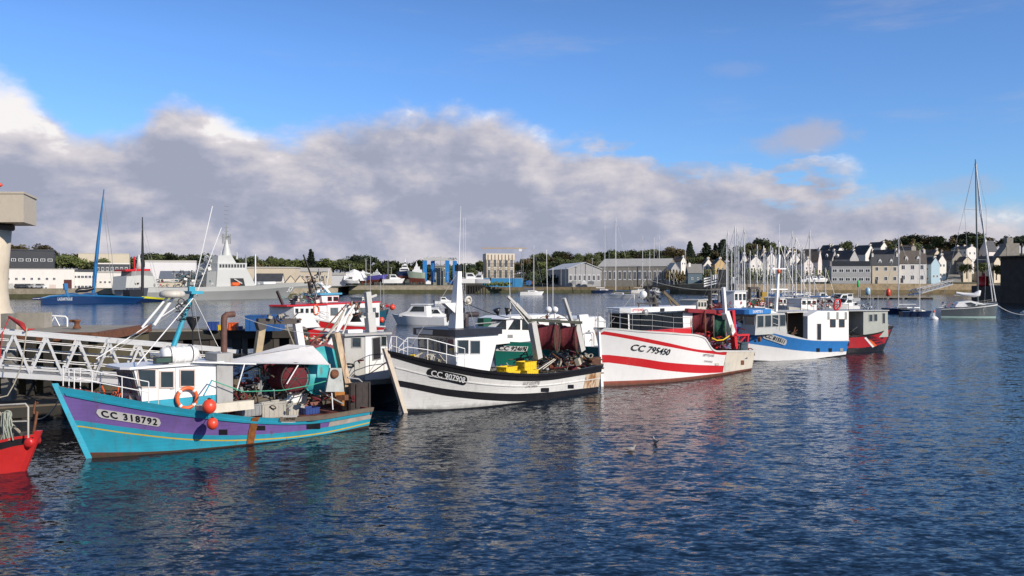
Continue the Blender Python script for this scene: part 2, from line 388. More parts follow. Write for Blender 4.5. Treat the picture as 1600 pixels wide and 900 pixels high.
# ================================================================ boat kit
class Boat:
    """a hull frame: origin on the water below the stem, +x towards the bow, +y to port"""
    def __init__(s, name, label, bow, corner, bst, side=1, rake=0.8, B=2.2, wlb=0.8, full=0.5, cat='fishing boat', group=None, tst=0.85, de=2.9, we=2.0):
        s.de = de; s.we = we
        pb, pc = onz(*bow), onz(*corner)
        D = (pc - pb).xy; n = D.length; L = math.sqrt(n * n - bst * bst)
        # D = -L*h + side*bst*l  with l = perp(h)
        ang = math.atan2(D.y, D.x) - math.atan2(side * bst, -L)
        s.h = Vector((math.cos(ang), math.sin(ang))); s.l = Vector((-s.h.y, s.h.x))
        s.O = pb.xy; s.L = L; s.side = side; s.B = B; s.rake = rake; s.wlb = wlb; s.full = full; s.tst = tst
        s.root = empty(name, (pb.x, pb.y, 0), ang, label, cat, group)
        s.sh = [(0, 1.5), (1, 2.5)]
    def loc(s, px, py, y=0.0):
        d = ray(px, py); n = s.l; k = (y - (CP.xy - s.O).dot(n)) / d.xy.dot(n)
        P = CP + d * k
        return ((P.xy - s.O).dot(s.h), P.z)
    def xz(s, pts, y): return [s.loc(px, py, y) for px, py in pts]
    def locz(s, px, py, z):
        P = onz(px, py, z).xy - s.O
        return (P.dot(s.h), P.dot(s.l))
    def sheer(s, t): return s.ev(s.sh, t)
    def ev(s, tab, t):
        # smooth (monotone-ish) interpolation
        if callable(tab): return tab(t)
        if t <= tab[0][0]: return tab[0][1]
        if t >= tab[-1][0]: return tab[-1][1]
        for i in range(len(tab) - 1):
            if t <= tab[i + 1][0]:
                x0, y0 = tab[i]; x1, y1 = tab[i + 1]; dx = x1 - x0
                m0 = (y1 - tab[i - 1][1]) / (x1 - tab[i - 1][0]) if i > 0 else (y1 - y0) / dx
                m1 = (tab[i + 2][1] - y0) / (tab[i + 2][0] - x0) if i + 2 < len(tab) else (y1 - y0) / dx
                u = (t - x0) / dx
                return (2*u**3 - 3*u*u + 1) * y0 + (u**3 - 2*u*u + u) * dx * m0 + (-2*u**3 + 3*u*u) * y1 + (u**3 - u*u) * dx * m1
    def deckb(s, t):
        t = min(max(t, 0), 1)
        a = s.tst + (1 - s.tst) * min(1, t / 0.35) ** 0.8 if t < 0.35 else 1
        f = s.full; t = min(max(t, 0), 1)
        if t > f: a *= max(0, 1 - ((t - f) / (1 - f)) ** s.de)
        return s.B * a
    def watb(s, t):
        t = min(max(t, 0), 1)
        a = s.tst + (1 - s.tst) * min(1, t / 0.35) ** 0.8 if t < 0.35 else 1
        f = s.full - 0.15; t = min(max(t, 0), 1)
        if t > f: a *= max(0, 1 - ((t - f) / (1 - f)) ** s.we)
        return s.B * s.wlb * a
    def yb(s, t, z):
        q = z / max(s.sheer(t), .1)
        if q < 0: return s.watb(t) * (1 + q * 0.5)
        q = min(q, 1.15)
        return s.watb(t) + (s.deckb(t) - s.watb(t)) * q ** 1.25
    def xt(s, t, z):
        q = z / max(s.sheer(1), .1)
        return -s.L * (1 - t) + s.rake * q * max(0, t) ** 4
    def surf(s, t, z, off=0.0, sd=None):
        sd = sd or s.side
        return Vector((s.xt(t, z), sd * (s.yb(t, z) + off), z))
    def t_of(s, px, py, it=12):
        y = s.side * s.B * .8; t = 0.5; z = 1
        for _ in range(it):
            x, z = s.loc(px, py, y)
            t = 1 + x / s.L
            for _ in range(3): t = 1 + (x - s.rake * (z / max(s.sheer(1), .1)) * max(0, min(t, 1)) ** 4) / s.L
            t = max(-0.05, min(t, 1.0))
            y = 0.5 * y + 0.5 * s.side * s.yb(t, z)
        return t, z
    def set_sheer(s, pts):
        # bow height first, on the centreline
        for _ in range(3):
            tab = []
            for px, py in pts: t, z = s.t_of(px, py, 25); tab.append((t, z))
            tab.sort(); s.sh = tab
            s.sh = [(max(0, a), b) for a, b in tab]
    def band(s, pts):
        tab = sorted(s.t_of(px, py, 25) for px, py in pts)
        return tab
    def hull(s, bands, mats, name='hull', nt=44, transom=1, zb=-0.7, bulw=0.0, thick=0.10, deckm=None, deckdrop=0.55, sub=4, stemm=None, t1=1.0):
        """bands: list of (curve, material index below it); the last is the sheer"""
        mb = MB()
        ts = [i / nt for i in range(nt + 1)]
        ts = [1 - (1 - t) ** 1.35 for t in ts]
        cs = [zb] + [b[0] for b in bands] + [None]
        for sd in (1, -1):
            lo = None
            for bi in range(len(bands) + 1):
                mi = bands[bi][1] if bi < len(bands) else s.topm
                rows = []
                for k in range(sub + 1):
                    r_ = []
                    for t in ts:
                        z0 = cs[bi] if not isinstance(cs[bi], list) else s.ev(cs[bi], t)
                        c1 = cs[bi + 1]
                        z1 = s.sheer(t) if c1 is None else (s.ev(c1, t) if isinstance(c1, list) else c1)
                        z1 = min(z1, s.sheer(t)); z0 = min(z0, z1)
                        z = z0 + (z1 - z0) * k / sub
                        r_.append(s.surf(t, z, 0, sd))
                    rows.append(r_)
                mb.m = mi
                mb.grid(rows, True, flip=(sd == -1))
        # transom
        mb.m = transom
        rows = []
        for k in range(7):
            z = zb + (s.sheer(0) - zb) * k / 6; y = s.yb(0, z)
            rows.append([Vector((s.xt(0, z), y, z)), Vector((s.xt(0, z), -y, z))])
        mb.grid(rows, False, flip=True)
        # inner bulwark and deck
        th = thick; mb.m = deckm if deckm is not None else transom
        inn = lambda t, z, sd: Vector((min(s.xt(t, z), s.xt(1, s.sheer(1)) - th * 2), sd * max(s.yb(t, z) - th, 0.0), z))
        for sd in (1, -1):
            top = [s.surf(t, s.sheer(t), 0, sd) for t in ts]
            it = [inn(t, s.sheer(t), sd) for t in ts]
            ib = [inn(t, s.sheer(t) - deckdrop, sd) for t in ts]
            mb.grid([top, it, ib], False, flip=(sd == -1))
        a = [inn(t, s.sheer(t) - deckdrop, 1) for t in ts]; b = [inn(t, s.sheer(t) - deckdrop, -1) for t in ts]
        mb.grid([a, b], False)
        p, q = s.surf(0, s.sheer(0), 0, 1), s.surf(0, s.sheer(0), 0, -1)
        d = Vector((th, 0, 0)); dz = Vector((0, 0, -deckdrop))
        mb.add([p, q, q + d, p + d, q + d + dz, p + d + dz], [(0, 3, 2, 1), (3, 5, 4, 2)], False)
        return mb.build(name, mats, s.root)
    def rail_strip(s, name, m, zf0, zf1, off=0.06, t0=0.0, t1=1.0, both=True, n=40):
        """a wale / rubbing strake proud of the hull between two heights"""
        mb = MB()
        for sd in ((1, -1) if both else (s.side,)):
            ts = [t0 + (t1 - t0) * i / n for i in range(n + 1)]
            a0 = [s.surf(t, zf0(t), 0.002, sd) for t in ts]; a1 = [s.surf(t, zf0(t), off, sd) for t in ts]
            b1 = [s.surf(t, zf1(t), off, sd) for t in ts]; b0 = [s.surf(t, zf1(t), -0.12, sd) for t in ts]
            mb.grid([a0, a1, b1, b0], False, flip=(sd == -1))
        return mb.build(name, m, s.root)
    def stem(s, m, w_=0.09, z0=-0.6, over=0.12, name='stem'):
        mb = MB(); n = 8; zs = [z0 + (s.sheer(1) + over - z0) * i / n for i in range(n + 1)]
        rows = []
        for z in zs:
            x = s.xt(1, z)
            rows.append([(x - .12, w_, z), (x + .10, w_ * .7, z), (x + .10, -w_ * .7, z), (x - .12, -w_, z)])
        mb.grid(rows, False, flip=True); mb.add([rows[-1][0], rows[-1][1], rows[-1][2], rows[-1][3]], [(0, 3, 2, 1)], False)
        return mb.build(name, m, s.root)
    def letters(s, txt, pa, pb, m, plate=None, hgt=None, bold=0.015, shear=0.0, off=0.03, space=1.0, platem=None, pad=(0.35, 0.75), round_=True, name='registration_number', fill=0.92):
        """write along the hull between two pixel points (centres of the ends)"""
        (ta, za), (tb, zb_) = s.t_of(*pa, 25), s.t_of(*pb, 25)
        Pa, Pb = s.surf(ta, za), s.surf(tb, zb_); ln = (Pa - Pb).length
        hgt = hgt or 0.4
        vs, fs = text_pts(txt, hgt, bold, shear, space)
        x0, x1 = min(v[0] for v in vs), max(v[0] for v in vs); k = ln * fill / (x1 - x0); mid = (x0 + x1) / 2
        def mp(u, v, w):
            f = u / ln + 0.5; t = ta + (tb - ta) * f; z = za + (zb_ - za) * f + v
            return s.surf(t, z, off + w)
        mb = MB(); mb.add([mp((x - mid) * k, y, z + 0.03) for x, y, z in vs], fs, False)
        if plate is not None:
            hh = plate / 2; pm = MB(); n = 40; hl = ln / 2 + pad[0] * hgt
            top, bot = [], []; mids = [[], [], []]
            for i in range(n + 1):
                u = -hl + 2 * hl * i / n
                e = min(hl - abs(u), hh) / hh if round_ else 1
                y = hh * math.sqrt(max(0, 1 - (1 - e) ** 2)) if round_ else hh
                y = max(y, 0.004)
                top.append(mp(u, y, 0)); bot.append(mp(u, -y, 0))
                for q_ in range(3): mids[q_].append(mp(u, y * (-.5 + .5 * q_), 0))
            tb2 = [mp(-hl + 2 * hl * i / n, 0, -off) for i in range(n + 1)]
            pm.grid([bot] + mids + [top], False)
            back_t = [Vector((p.x, p.y - s.side * off * .9, p.z)) for p in top]; back_b = [Vector((p.x, p.y - s.side * off * .9, p.z)) for p in bot]
            pm.grid([top, back_t], False); pm.grid([back_b, bot], False)
            po = pm.build('name_plate', platem, s.root)
            mb.build(name, m, po)
        else: mb.build(name, m, s.root)
    def port_box(s, name, m, px0, py0, px1, py1, off=0.012, slope=None):
        """a scupper / freeing port on the visible side"""
        mb = MB(); rows = []
        for py in (py1, (py0 + py1) / 2, py0):
            r_ = []
            for i in range(4):
                px = px0 + (px1 - px0) * i / 3
                pyy = py + (slope or 0) * (px - px0)
                t, z = s.t_of(px, pyy, 20); r_.append(s.surf(t, z, off))
            rows.append(r_)
        mb.grid(rows, False)
        return mb.build(name, m, s.root)
def win(par, mb_glass, frame_m, glass_m, pts, y, side=1, fw=0.05, name='window'):
    """window on a side wall: frame ring and pane, pts = outline (x,z)"""
    n = len(pts); cx = sum(p[0] for p in pts) / n; cz = sum(p[1] for p in pts) / n
    def sc(k): return [(cx + (p[0] - cx) * (1 + k / max(abs(p[0] - cx), .05)), cz + (p[1] - cz) * (1 + k / max(abs(p[1] - cz), .05))) for p in pts]
    o = sc(fw); f = MB(); y0, y1 = y, y + side * 0.035
    a = [(p[0], y1, p[1]) for p in o]; b = [(p[0], y1, p[1]) for p in pts]; c = [(p[0], y0 + side * .004, p[1]) for p in o]; d = [(p[0], y0 + side * .006, p[1]) for p in pts]
    fs = []
    for i in range(n):
        j = (i + 1) % n
        fs += [(i, j, n + j, n + i), (2 * n + i, 2 * n + j, j, i), (n + i, n + j, 3 * n + j, 3 * n + i)]
    f.add(a + b + c + d, fs, False)
    fo = f.build(name, frame_m, par)
    g = MB(); g.add([(p[0], y0 + side * .012, p[1]) for p in pts], [list(range(n))], False)
    g.build('pane', glass_m, fo)
    return fo
def quadwin(par, frame_m, glass_m, q, out, fw=0.12, name='window', lift=0.02, pane_name='pane'):
    """window in any plane: q = 4 corners (Vector), out = outward normal; frame ring proud, pane inside"""
    q = [Vector(p) for p in q]; out = Vector(out).normalized(); c = sum(q, Vector()) / 4
    a = [p + out * (lift + .02) for p in q]; b = [p + (c - p).normalized() * fw + out * (lift + .02) for p in q]
    d = [p + (c - p).normalized() * fw + out * .008 for p in q]; e = [p + out * .002 for p in q]
    f = MB(); fs = []
    for i in range(4):
        j = (i + 1) % 4; fs += [(i, j, 4 + j, 4 + i), (4 + i, 4 + j, 8 + j, 8 + i), (12 + i, 12 + j, j, i)]
    f.add(a + b + d + e, fs, False); fo = f.build(name, frame_m, par)
    g = MB(); g.add([p + out * .004 for p in d], [(0, 1, 2, 3)], False); g.build(pane_name, glass_m, fo)
    return fo
# shared paints
white = mat('white boat paint', (0.74, 0.73, 0.70), 0.35, 0.06, grime=0.12, rust=0.10)
white_rust = mat('white boat paint with rust', (0.70, 0.69, 0.66), 0.4, 0.08, grime=0.25, rust=0.35)
cleanw = mat('clean white paint', (0.78, 0.78, 0.77), 0.3, 0.05, grime=0.08)
offw = mat('off white paint', (0.60, 0.57, 0.50), 0.5, 0.12, grime=0.3)
black = mat('black boat paint', (0.018, 0.018, 0.022), 0.35, 0.3, grime=0.1)
redboot = mat('dull red antifouling', (0.14, 0.03, 0.02), 0.7, 0.25, grime=0.35, scum=.8)
rusty = mat('rusty steel', (0.17, 0.065, 0.03), 0.85, 0.5, vs=5, grime=0.3, bump=0.3)
galv = mat('galvanised steel', (0.42, 0.42, 0.41), 0.45, 0.15, metal=0.3, grime=0.2)
alu = mat('brushed aluminium', (0.58, 0.58, 0.57), 0.38, 0.08, metal=0.35, grime=0.12)
rope = mat('pale rope', (0.42, 0.38, 0.30), 0.9, 0.2)
green_rope = mat('green rope', (0.05, 0.35, 0.22), 0.8, 0.2)
rubber = mat('black rubber', (0.02, 0.02, 0.022), 0.8, 0.3, bump=0.3)
orange = mat('orange plastic', (0.75, 0.13, 0.03), 0.4, 0.08)
buoyr = mat('red orange buoy vinyl', (0.72, 0.07, 0.035), 0.35, 0.08)
yellow = mat('yellow plastic', (0.75, 0.52, 0.02), 0.45, 0.08)
netred = mat('dark red netting', (0.16, 0.022, 0.03), 0.95, 0.35, vs=6, bump=1.0, bs=30)
netgreen = mat('green netting', (0.03, 0.11, 0.07), 0.95, 0.35, vs=6, bump=1.0, bs=30)
gl = glass()
brown_deck = mat('reddish brown deck paint', (0.19, 0.06, 0.045), 0.7, 0.25, grime=0.5)
wooddk = mat('worn deck timber', (0.13, 0.105, 0.075), 0.9, 0.35, grime=0.4)
grey = mat('grey machine paint', (0.25, 0.26, 0.26), 0.55, 0.2, grime=0.3, rust=0.25)
def rails(par, pts, m, r=0.022, levels=(1.0, 0.5), name='guard_rail', post=0.02, posts=None):
    """guard rail: pts = foot points; posts straight up"""
    mb = MB()
    for lv in levels: mb.tube([Vector(p) + Vector((0, 0, lv * h)) for p, h in pts], r, 6)
    for p, h in pts: mb.tube([p, Vector(p) + Vector((0, 0, h))], post, 6)
    return mb.build(name, m, par)
def lifebuoy(par, c, R_=0.36, face=(0, 1, 0), m=None, name='lifebuoy'):
    M = Vector(face).normalized().to_track_quat('Z', 'Y').to_matrix()
    mb = MB(); mb.torus(c, R_, 0.075, M, 28, 8)
    o = mb.build(name, m or orange, par)
    b = MB()
    for k in range(4):
        a = math.pi / 4 + k * math.pi / 2
        p = M @ Vector((math.cos(a) * R_, math.sin(a) * R_, 0)) + Vector(c); d = M @ Vector((-math.sin(a), math.cos(a), 0))
        b.tube([p - d * .05, p + d * .05], 0.082, 8)
    b.build('band', cleanw, o)
    return o
def buoy(par, c, r=0.3, m=None, name='buoy'):
    mb = MB(); mb.ball(c, r, 18, 12, (1, 1, 1.08)); o = mb.build(name, m or buoyr, par)
    k = MB(); k.lathe([(r * .22, 0), (r * .3, r * .1), (r * .14, r * .25)], (c[0], c[1], c[2] + r * 1.0), 10); k.build('lug', rubber, o)
    return o
def drum(name, par, c, axis, R_, wd, net_m, flange_m, core=0.25, label=None, full=0.85, solid=False):
    """net drum: two round flanges, core and a wound net"""
    M = Vector(axis).normalized().to_track_quat('Z', 'Y').to_matrix()
    mb = MB(); random.seed(3)
    prof = []
    n = 14
    for i in range(n + 1):
        u = i / n; bul = R_ * full * (1 + 0.04 * math.sin(u * 9) + random.uniform(-.015, .015))
        prof.append((bul, -wd / 2 + wd * u))
    mb.lathe([(0.1, -wd / 2)] + prof + [(0.1, wd / 2)], c, 22, M)
    o = mb.build(name, net_m, par)
    for sd in (-1, 1):
        f = MB(); f.torus(Vector(c) + M @ Vector((0, 0, sd * wd / 2)), R_, 0.035, M, 28, 6)
        cc = Vector(c) + M @ Vector((0, 0, sd * wd / 2))
        if solid: f.lathe([(R_ - .01, -0.012), (R_, -0.012), (R_, 0.012), (0.02, 0.02)], cc, 28, M)
        else:
            for k in range(8): a = k * math.pi / 4; f.tube([cc, cc + M @ Vector((R_ * math.cos(a), R_ * math.sin(a), 0))], .025, 5)
        f.build('flange', flange_m, o)
    return o
def arch(B, name, x, y, zb_, zt, m, wpost=0.26, wtop=0.26, lean=0.0, topm=None, parent=None):
    """steel gantry: two posts and a beam across"""
    mb = MB()
    for sd in (-1, 1): mb.bar((x, sd * y, zb_), (x + lean, sd * y * .92, zt), wpost, wpost)
    o = mb.build(name, m, parent or B.root)
    t = MB(); t.bar((x + lean, -y * 1.12, zt + wtop / 2 + .003), (x + lean, y * 1.12, zt + wtop / 2 + .003), wtop, wtop); t.build('crossbeam', topm or m, o)
    return o
def crate(par, c, d, m, rz=0.0, name='fish_crate'):
    mb = MB(); x, y, z = d[0] / 2, d[1] / 2, d[2]; th = 0.03
    M = Matrix.Rotation(rz, 3, 'Z'); c = Vector(c)
    def bx(cx, cy, cz, dx, dy, dz): mb.box(M @ Vector((cx, cy, cz)) + c, (dx, dy, dz), rz)
    bx(0, 0, .02, 2 * x - .02, 2 * y - .02, .04)
    for s_ in (-1, 1):
        bx(s_ * (x - th / 2), 0, z * .45 + .02, th, 2 * y, z * .8); bx(0, s_ * (y - th / 2), z * .45 + .021, 2 * x - 2 * th - .004, th, z * .8)
        bx(s_ * (x - .005), 0, z * .93, th * 2, 2 * y + .04, z * .12); bx(0, s_ * (y - .005), z * .932, 2 * x - th * 3, th * 2, z * .12)
        for k in range(5): bx(-x + (k + .5) * 2 * x / 5, s_ * (y + .008), z * .42, .03, .02, z * .7)
        for k in range(3): bx(s_ * (x + .008), -y + (k + .5) * 2 * y / 3, z * .42, .02, .03, z * .7)
    o = mb.build(name, m, par)
    return o
def chaff(par, name, m, x0, x1, y0, y1, z0, z1, n, seed, sz=(0.05, 0.3), label=None, kind=None):
    """jumble of gear: tubes, blocks and coils in a region, one part"""
    rnd = random.Random(seed); mb = MB()
    for i in range(n):
        c = Vector((rnd.uniform(x0, x1), rnd.uniform(y0, y1), rnd.uniform(z0, z1))); s_ = rnd.uniform(*sz)
        q = rnd.random()
        mb.m = rnd.randrange(len(m)) if isinstance(m, list) else 0
        if q < .4: mb.box(c, (s_, s_ * rnd.uniform(.4, 1), s_ * rnd.uniform(.4, 1.2)), rnd.uniform(0, 3), (rnd.uniform(-.3, .3), rnd.uniform(-.3, .3)))
        elif q < .75:
            d = Vector((rnd.gauss(0, 1), rnd.gauss(0, 1), rnd.gauss(0, .7))).normalized() * s_ * 2
            mb.tube([c - d, c + Vector((0, 0, rnd.uniform(-.1, .1))), c + d], 0.02 + s_ * .06, 5)
        else: mb.torus(c, s_ * .6, s_ * .14, Matrix.Rotation(rnd.uniform(-1, 1), 3, 'X') @ Matrix.Rotation(rnd.uniform(-1, 1), 3, 'Y'), 14, 5)
    return tag(mb.build(name, m, par), kind='stuff')
def wx(B, a=.25):
    v = Vector((math.cos(a), -math.sin(a))); return (v.dot(B.h), v.dot(B.l), 0)
def Q(B):
    def q(px, py, y): x, z = B.loc(px, py, y); return Vector((x, y, z))
    return q
def boom(par, name, a, b, w0, w1, m, n=1):
    mb = MB(); mb.tube([a, b], [w0, w1], 8); return mb.build(name, m, par)
def wire(par, pts, m=None, r=0.012, name='rigging_wire'):
    mb = MB(); mb.tube(pts, r, 4); return mb.build(name, m or galv, par)
def sag(a, b, d, n=9):
    return [a + (b - a) * (i / n) - Vector((0, 0, d * 4 * (i / n) * (1 - i / n))) for i in range(n + 1)]
def house(B, name, m, sidepts, wy, zlow, roofm=None, rooft=0.09, over=0.12, front_over=0.3):
    '''deckhouse: side outline in pixels (front bottom, front top, back top, back bottom) on the plane y=side*wy'''
    p = B.xz(sidepts, B.side * wy); mb = MB()
    p = [(p[0][0], min(p[0][1], zlow)), p[1], (p[2][0], p[1][1]), (p[3][0], min(p[3][1], zlow))]
    mb.slab(p, -wy, wy); o = mb.build(name, m, B.root)
    zt = p[1][1]; r = MB(); r.plan([(p[1][0] + front_over, -wy + .15), (p[1][0] + front_over, wy - .15), (p[1][0] + front_over - .2, wy + over), (p[2][0] - .1, wy + over), (p[2][0] - .1, -wy - over), (p[1][0] + front_over - .2, -wy - over)], zt + .002, zt + rooft)
    ro = r.build('roof', roofm or m, o)
    return o, p, zt
def frontwins(o, p0, p1, wy, v0, v1, us, fm, gm, name='windscreen', fw=.08):
    '''panes on a raked front: p0 bottom (x,z), p1 top (x,z)'''
    def FP(u, v): return Vector((p0[0] + (p1[0] - p0[0]) * v, wy * u, p0[1] + (p1[1] - p0[1]) * v))
    fn = Vector((p1[1] - p0[1], 0, -(p1[0] - p0[0]))).normalized()
    if fn.x < 0: fn = -fn
    for u0, u1 in us: quadwin(o, fm, gm, [FP(u1, v0), FP(u0, v0), FP(u0, v1), FP(u1, v1)], fn, fw, name)
def sidewins(o, B, rects, wy, fm, gm, fw=.05, name='window'):
    for a, b, c, d in rects:
        k = B.xz([(a, b), (c, b), (c, d), (a, d)], B.side * wy)
        win(o, None, fm, gm, k, B.side * wy, B.side, fw, name)
# ================================================================ boat 1: purple and turquoise trawler
turq = mat('turquoise boat paint', (0.03, 0.34, 0.47), 0.42, 0.16, grime=0.35, rust=0.3, vs=1.3, planks=.35, streak=.2)
purple = mat('purple boat paint', (0.19, 0.12, 0.36), 0.45, 0.2, grime=0.4, rust=0.26, vs=1.1, planks=.4, streak=.2)
stripe_y = mat('yellow stripe paint', (0.62, 0.42, 0.03), 0.4, 0.1, grime=0.2)
worn = mat('worn pale planking', (0.42, 0.37, 0.32), 0.7, 0.3, grime=0.6, rust=0.2)
wale = mat('weathered grey brown gunwale', (0.20, 0.16, 0.12), 0.85, 0.3, grime=0.4)
B1 = Boat('trawler', 'purple and turquoise wooden trawler numbered CC 318792, nearest large boat', (138, 716), (580, 669), 1.75, 1, rake=1.15, B=2.25, wlb=0.82, full=0.50)
B1.set_sheer([(92, 604), (150, 614), (230, 629), (300, 640), (400, 652), (490, 652), (570, 640)])
b_red = B1.band([(140, 707), (250, 705), (400, 692), (500, 680), (578, 664)])
b_y0 = B1.band([(124, 667), (200, 678), (300, 688), (400, 688), (500, 678), (578, 661)])
b_y1 = [(t, z + 0.055) for t, z in b_y0]
b_t1 = B1.band([(122, 657), (200, 668), (300, 679), (400, 679), (500, 669), (578, 654)])
b_p1 = B1.band([(100, 617), (150, 627), (230, 641), (300, 651), (400, 661), (490, 661), (570, 648)])
B1.topm = 0
B1.hull([(b_red, 2), (b_y0, 0), (b_y1, 3), (b_t1, 0), (b_p1, 1)], [turq, purple, redboot, stripe_y, brown_deck, worn], deckm=4, transom=5, deckdrop=0.30)
B1.stem(turq, .06)
ZS = lambda t: B1.sheer(t)
B1.rail_strip('rubbing_strake', turq, lambda t: B1.ev(b_p1, t) - .02, lambda t: B1.ev(b_p1, t) + .07, 0.05, 0.02, 0.99)
B1.rail_strip('gunwale', wale, lambda t: ZS(t) - .14, lambda t: ZS(t) + .05, 0.05, 0.0, 0.42)
# bare planking near the stern quarter
mb = MB(); ts = [0.0 + 0.2 * i / 8 for i in range(9)]
mb.grid([[B1.surf(t, B1.ev(b_t1, t) + (B1.ev(b_p1, t) - .03 - B1.ev(b_t1, t)) * k / 4, 0.012) for t in ts] for k in range(5)], True)
mb.build('bare_planking', worn, B1.root)
mb = MB()
(tr, zr) = B1.t_of(397, 660)
mb.grid([[B1.surf(tr - .013 + .026 * i / 2 + 0.0008 * math.sin(k * 2.1), B1.ev(b_red, tr) + (ZS(tr) - B1.ev(b_red, tr)) * k / 8, 0.035) for i in range(3)] for k in range(9)], False)
mb.build('chafing_plate', mat('heavy orange rust', (0.26, 0.09, 0.02), .9, .5, vs=6, grime=.4), B1.root)
inkp = mat('black lettering', (0.012, 0.012, 0.014), 0.4, 0.1)
platew = mat('greyish white name board', (0.55, 0.54, 0.52), 0.45, 0.06, grime=0.1)
B1.letters('CC 318792', (156, 646), (246, 660), inkp, plate=0.36, hgt=0.36, platem=platew, bold=0.022, space=1.25, fill=.97)
B1.letters('ORPHEE', (442, 655), (461, 654), inkp, plate=0.34, hgt=0.16, platem=platew, bold=0.01, round_=False, name='boat_name')
for a in ((342, 671, 355, 679), (479, 658, 500, 670), (398, 665, 414, 672)):
    B1.port_box('freeing_port', black, *a, off=0.03)
# wheelhouse
wy = 0.95
TQ = turq
def P1(px, py, y=wy): return B1.loc(px, py, y)
side = [P1(222, 634), P1(209, 573), P1(345, 573), P1(345, 632)]
wh = MB(); wh.m = 0
zfl = min(side[0][1], side[3][1]) - .25
sx0, sx1, sx2 = side[0][0], side[1][0], side[3][0]
ztop = (side[1][1] + side[2][1]) / 2 + .02
zt_band = P1(290, 621)[1]
wh.slab([(sx0, zt_band), (sx1 , ztop), (sx2, ztop), (sx2, zt_band)], -wy, wy)
wh.m = 1; wh.slab([(sx0 - (sx1 - sx0) * .22, zfl), (sx0, zt_band - .003), (sx2, zt_band - .003), (sx2, zfl)], -wy - .003, wy + .003)
WH = wh.build('wheelhouse', [cleanw, turq], B1.root)
rf = MB(); rf.plan([(sx1 + .45, -wy + .2), (sx1 + .45, wy - .2), (sx1 + .2, wy + .12), (sx2 - .1, wy + .12), (sx2 - .1, -wy - .12), (sx1 + .2, -wy - .12)], ztop + .002, ztop + .09)
RF = rf.build('wheelhouse_roof', cleanw, B1.root)
wfr = mat('cream window rubber', (0.55, 0.45, 0.40), 0.5, 0.2)
for (a, b, c, d) in ((215, 578, 242, 604), (251, 581, 270, 605), (282, 579, 303, 603)):
    p = [P1(a, b), P1(c, b), P1(c, d), P1(a, d)]
    if a == 215: p[3] = P1(219, d)
    win(WH, None, wfr, gl, [(x, z) for x, z in p], wy, 1, 0.05)
# front windows on the raked face
dzf = ztop - zt_band
def FP(u, v, off=0): return Vector((sx0 + (sx1 - sx0) * v, wy * u, zt_band + dzf * v))
fn = Vector((dzf, 0, -(sx1 - sx0))).normalized()
if fn.x < 0: fn = -fn
for u0, u1 in ((-.92, -.34), (-.29, .29), (.34, .92)):
    quadwin(WH, grey, mat('salt greyed windscreen', (0.16, 0.17, 0.18), 0.15, 0.3), [FP(u1, .18), FP(u0, .18), FP(u0, .92), FP(u1, .92)], fn, 0.09, 'windscreen')
mb = MB(); mb.box((P1(247, 600)[0], wy + .012, (P1(247, 577)[1] + P1(247, 628)[1]) / 2), (.66, .02, .02)); 
dx0, dx1 = P1(247, 600)[0], P1(274, 600)[0]
mb = MB(); zz0, zz1 = P1(260, 632)[1], P1(260, 575)[1]
for (a, b) in (((dx0, zz0), (dx0, zz1)), ((dx1, zz0), (dx1, zz1)), ((dx0, zz1), (dx1, zz1))): mb.bar((a[0], wy + .012, a[1]), (b[0], wy + .012, b[1]), .03, .02)
DR = mb.build('door', offw, B1.root)
mb = MB(); mb.bar((dx1 + .06, wy + .05, (zz0 + zz1) / 2 - .1), (dx1 + .22, wy + .05, (zz0 + zz1) / 2 - .1), .03); mb.build('handle', galv, DR)
# life ring in front of the door side
xq, zq = P1(293, 622, wy + .2); lifebuoy(B1.root, (xq, wy + .16, zq), 0.40)
# liferaft canister
xq, zq = P1(280, 554, 0.3); mb = MB(); M = Matrix.Rotation(R(90), 3, 'Y')
mb.lathe([(0.12, -.75), (0.30, -.70), (0.33, -.55), (.36, -.53), (.36, -.47), (.33, -.45), (.33, -.2), (.36, -.18), (.36, -.12), (.33, -.1), (.33, .2), (.36, .22), (.36, .28), (.33, .3), (.33, .55), (0.30, .70), (0.12, .75)], (xq, .3, zq), 20, M)
LR = mb.build('liferaft_canister', cleanw, B1.root)
mb = MB()
for dx in (-.45, .45): mb.torus((xq + dx, .3, zq), .375, .012, M, 20, 5)
mb.build('strap', rubber, LR); mb = MB()
for dx in (-.5, .5): mb.box((xq + dx, .3, (zq - .33 + ztop + .09) / 2), (.08, .5, max(.05, zq - .33 - ztop)))
mb.build('cradle', galv, LR)
# black radar box on roof edge
xq, zq = P1(257, 566, wy); mb = MB(); mb.box((xq, wy - .15, zq + .08), (.72, .18, .26)); o = mb.build('roof_light_box', black, B1.root)
mb = MB(); mb.box((xq, wy - .055, zq + .08), (.6, .012, .17)); mb.build('lamp_glass', mat('greenish lamp glass', (.05, .09, .07), .1), o)
# exhaust
xq, zq = B1.loc(350, 550, 0.4); x2, z2 = B1.loc(350, 492, .4); x3, z3 = B1.loc(366, 488, .4)
mb = MB(); mb.tube([(xq, .4, zq - 1.2), (xq, .4, z2 - .25), (xq - .02, .4, z2 - .08), (xq - .12, .4, z2), (x3, .4, z2 + .02)], .13, 10); mb.build('exhaust_pipe', mat('rusty exhaust', (.13, .06, .045), .7, .4, vs=5), B1.root)
mb = MB(); a, b = B1.loc(333, 552, .7), B1.loc(358, 632, .7); mb.box(((a[0] + b[0]) / 2, .5, (a[1] + b[1]) / 2), (abs(b[0] - a[0]), 1.1, abs(a[1] - b[1]))); mb.build('engine_casing', mat('grey casing', (.36, .36, .35), .5, .1, grime=.4), B1.root)
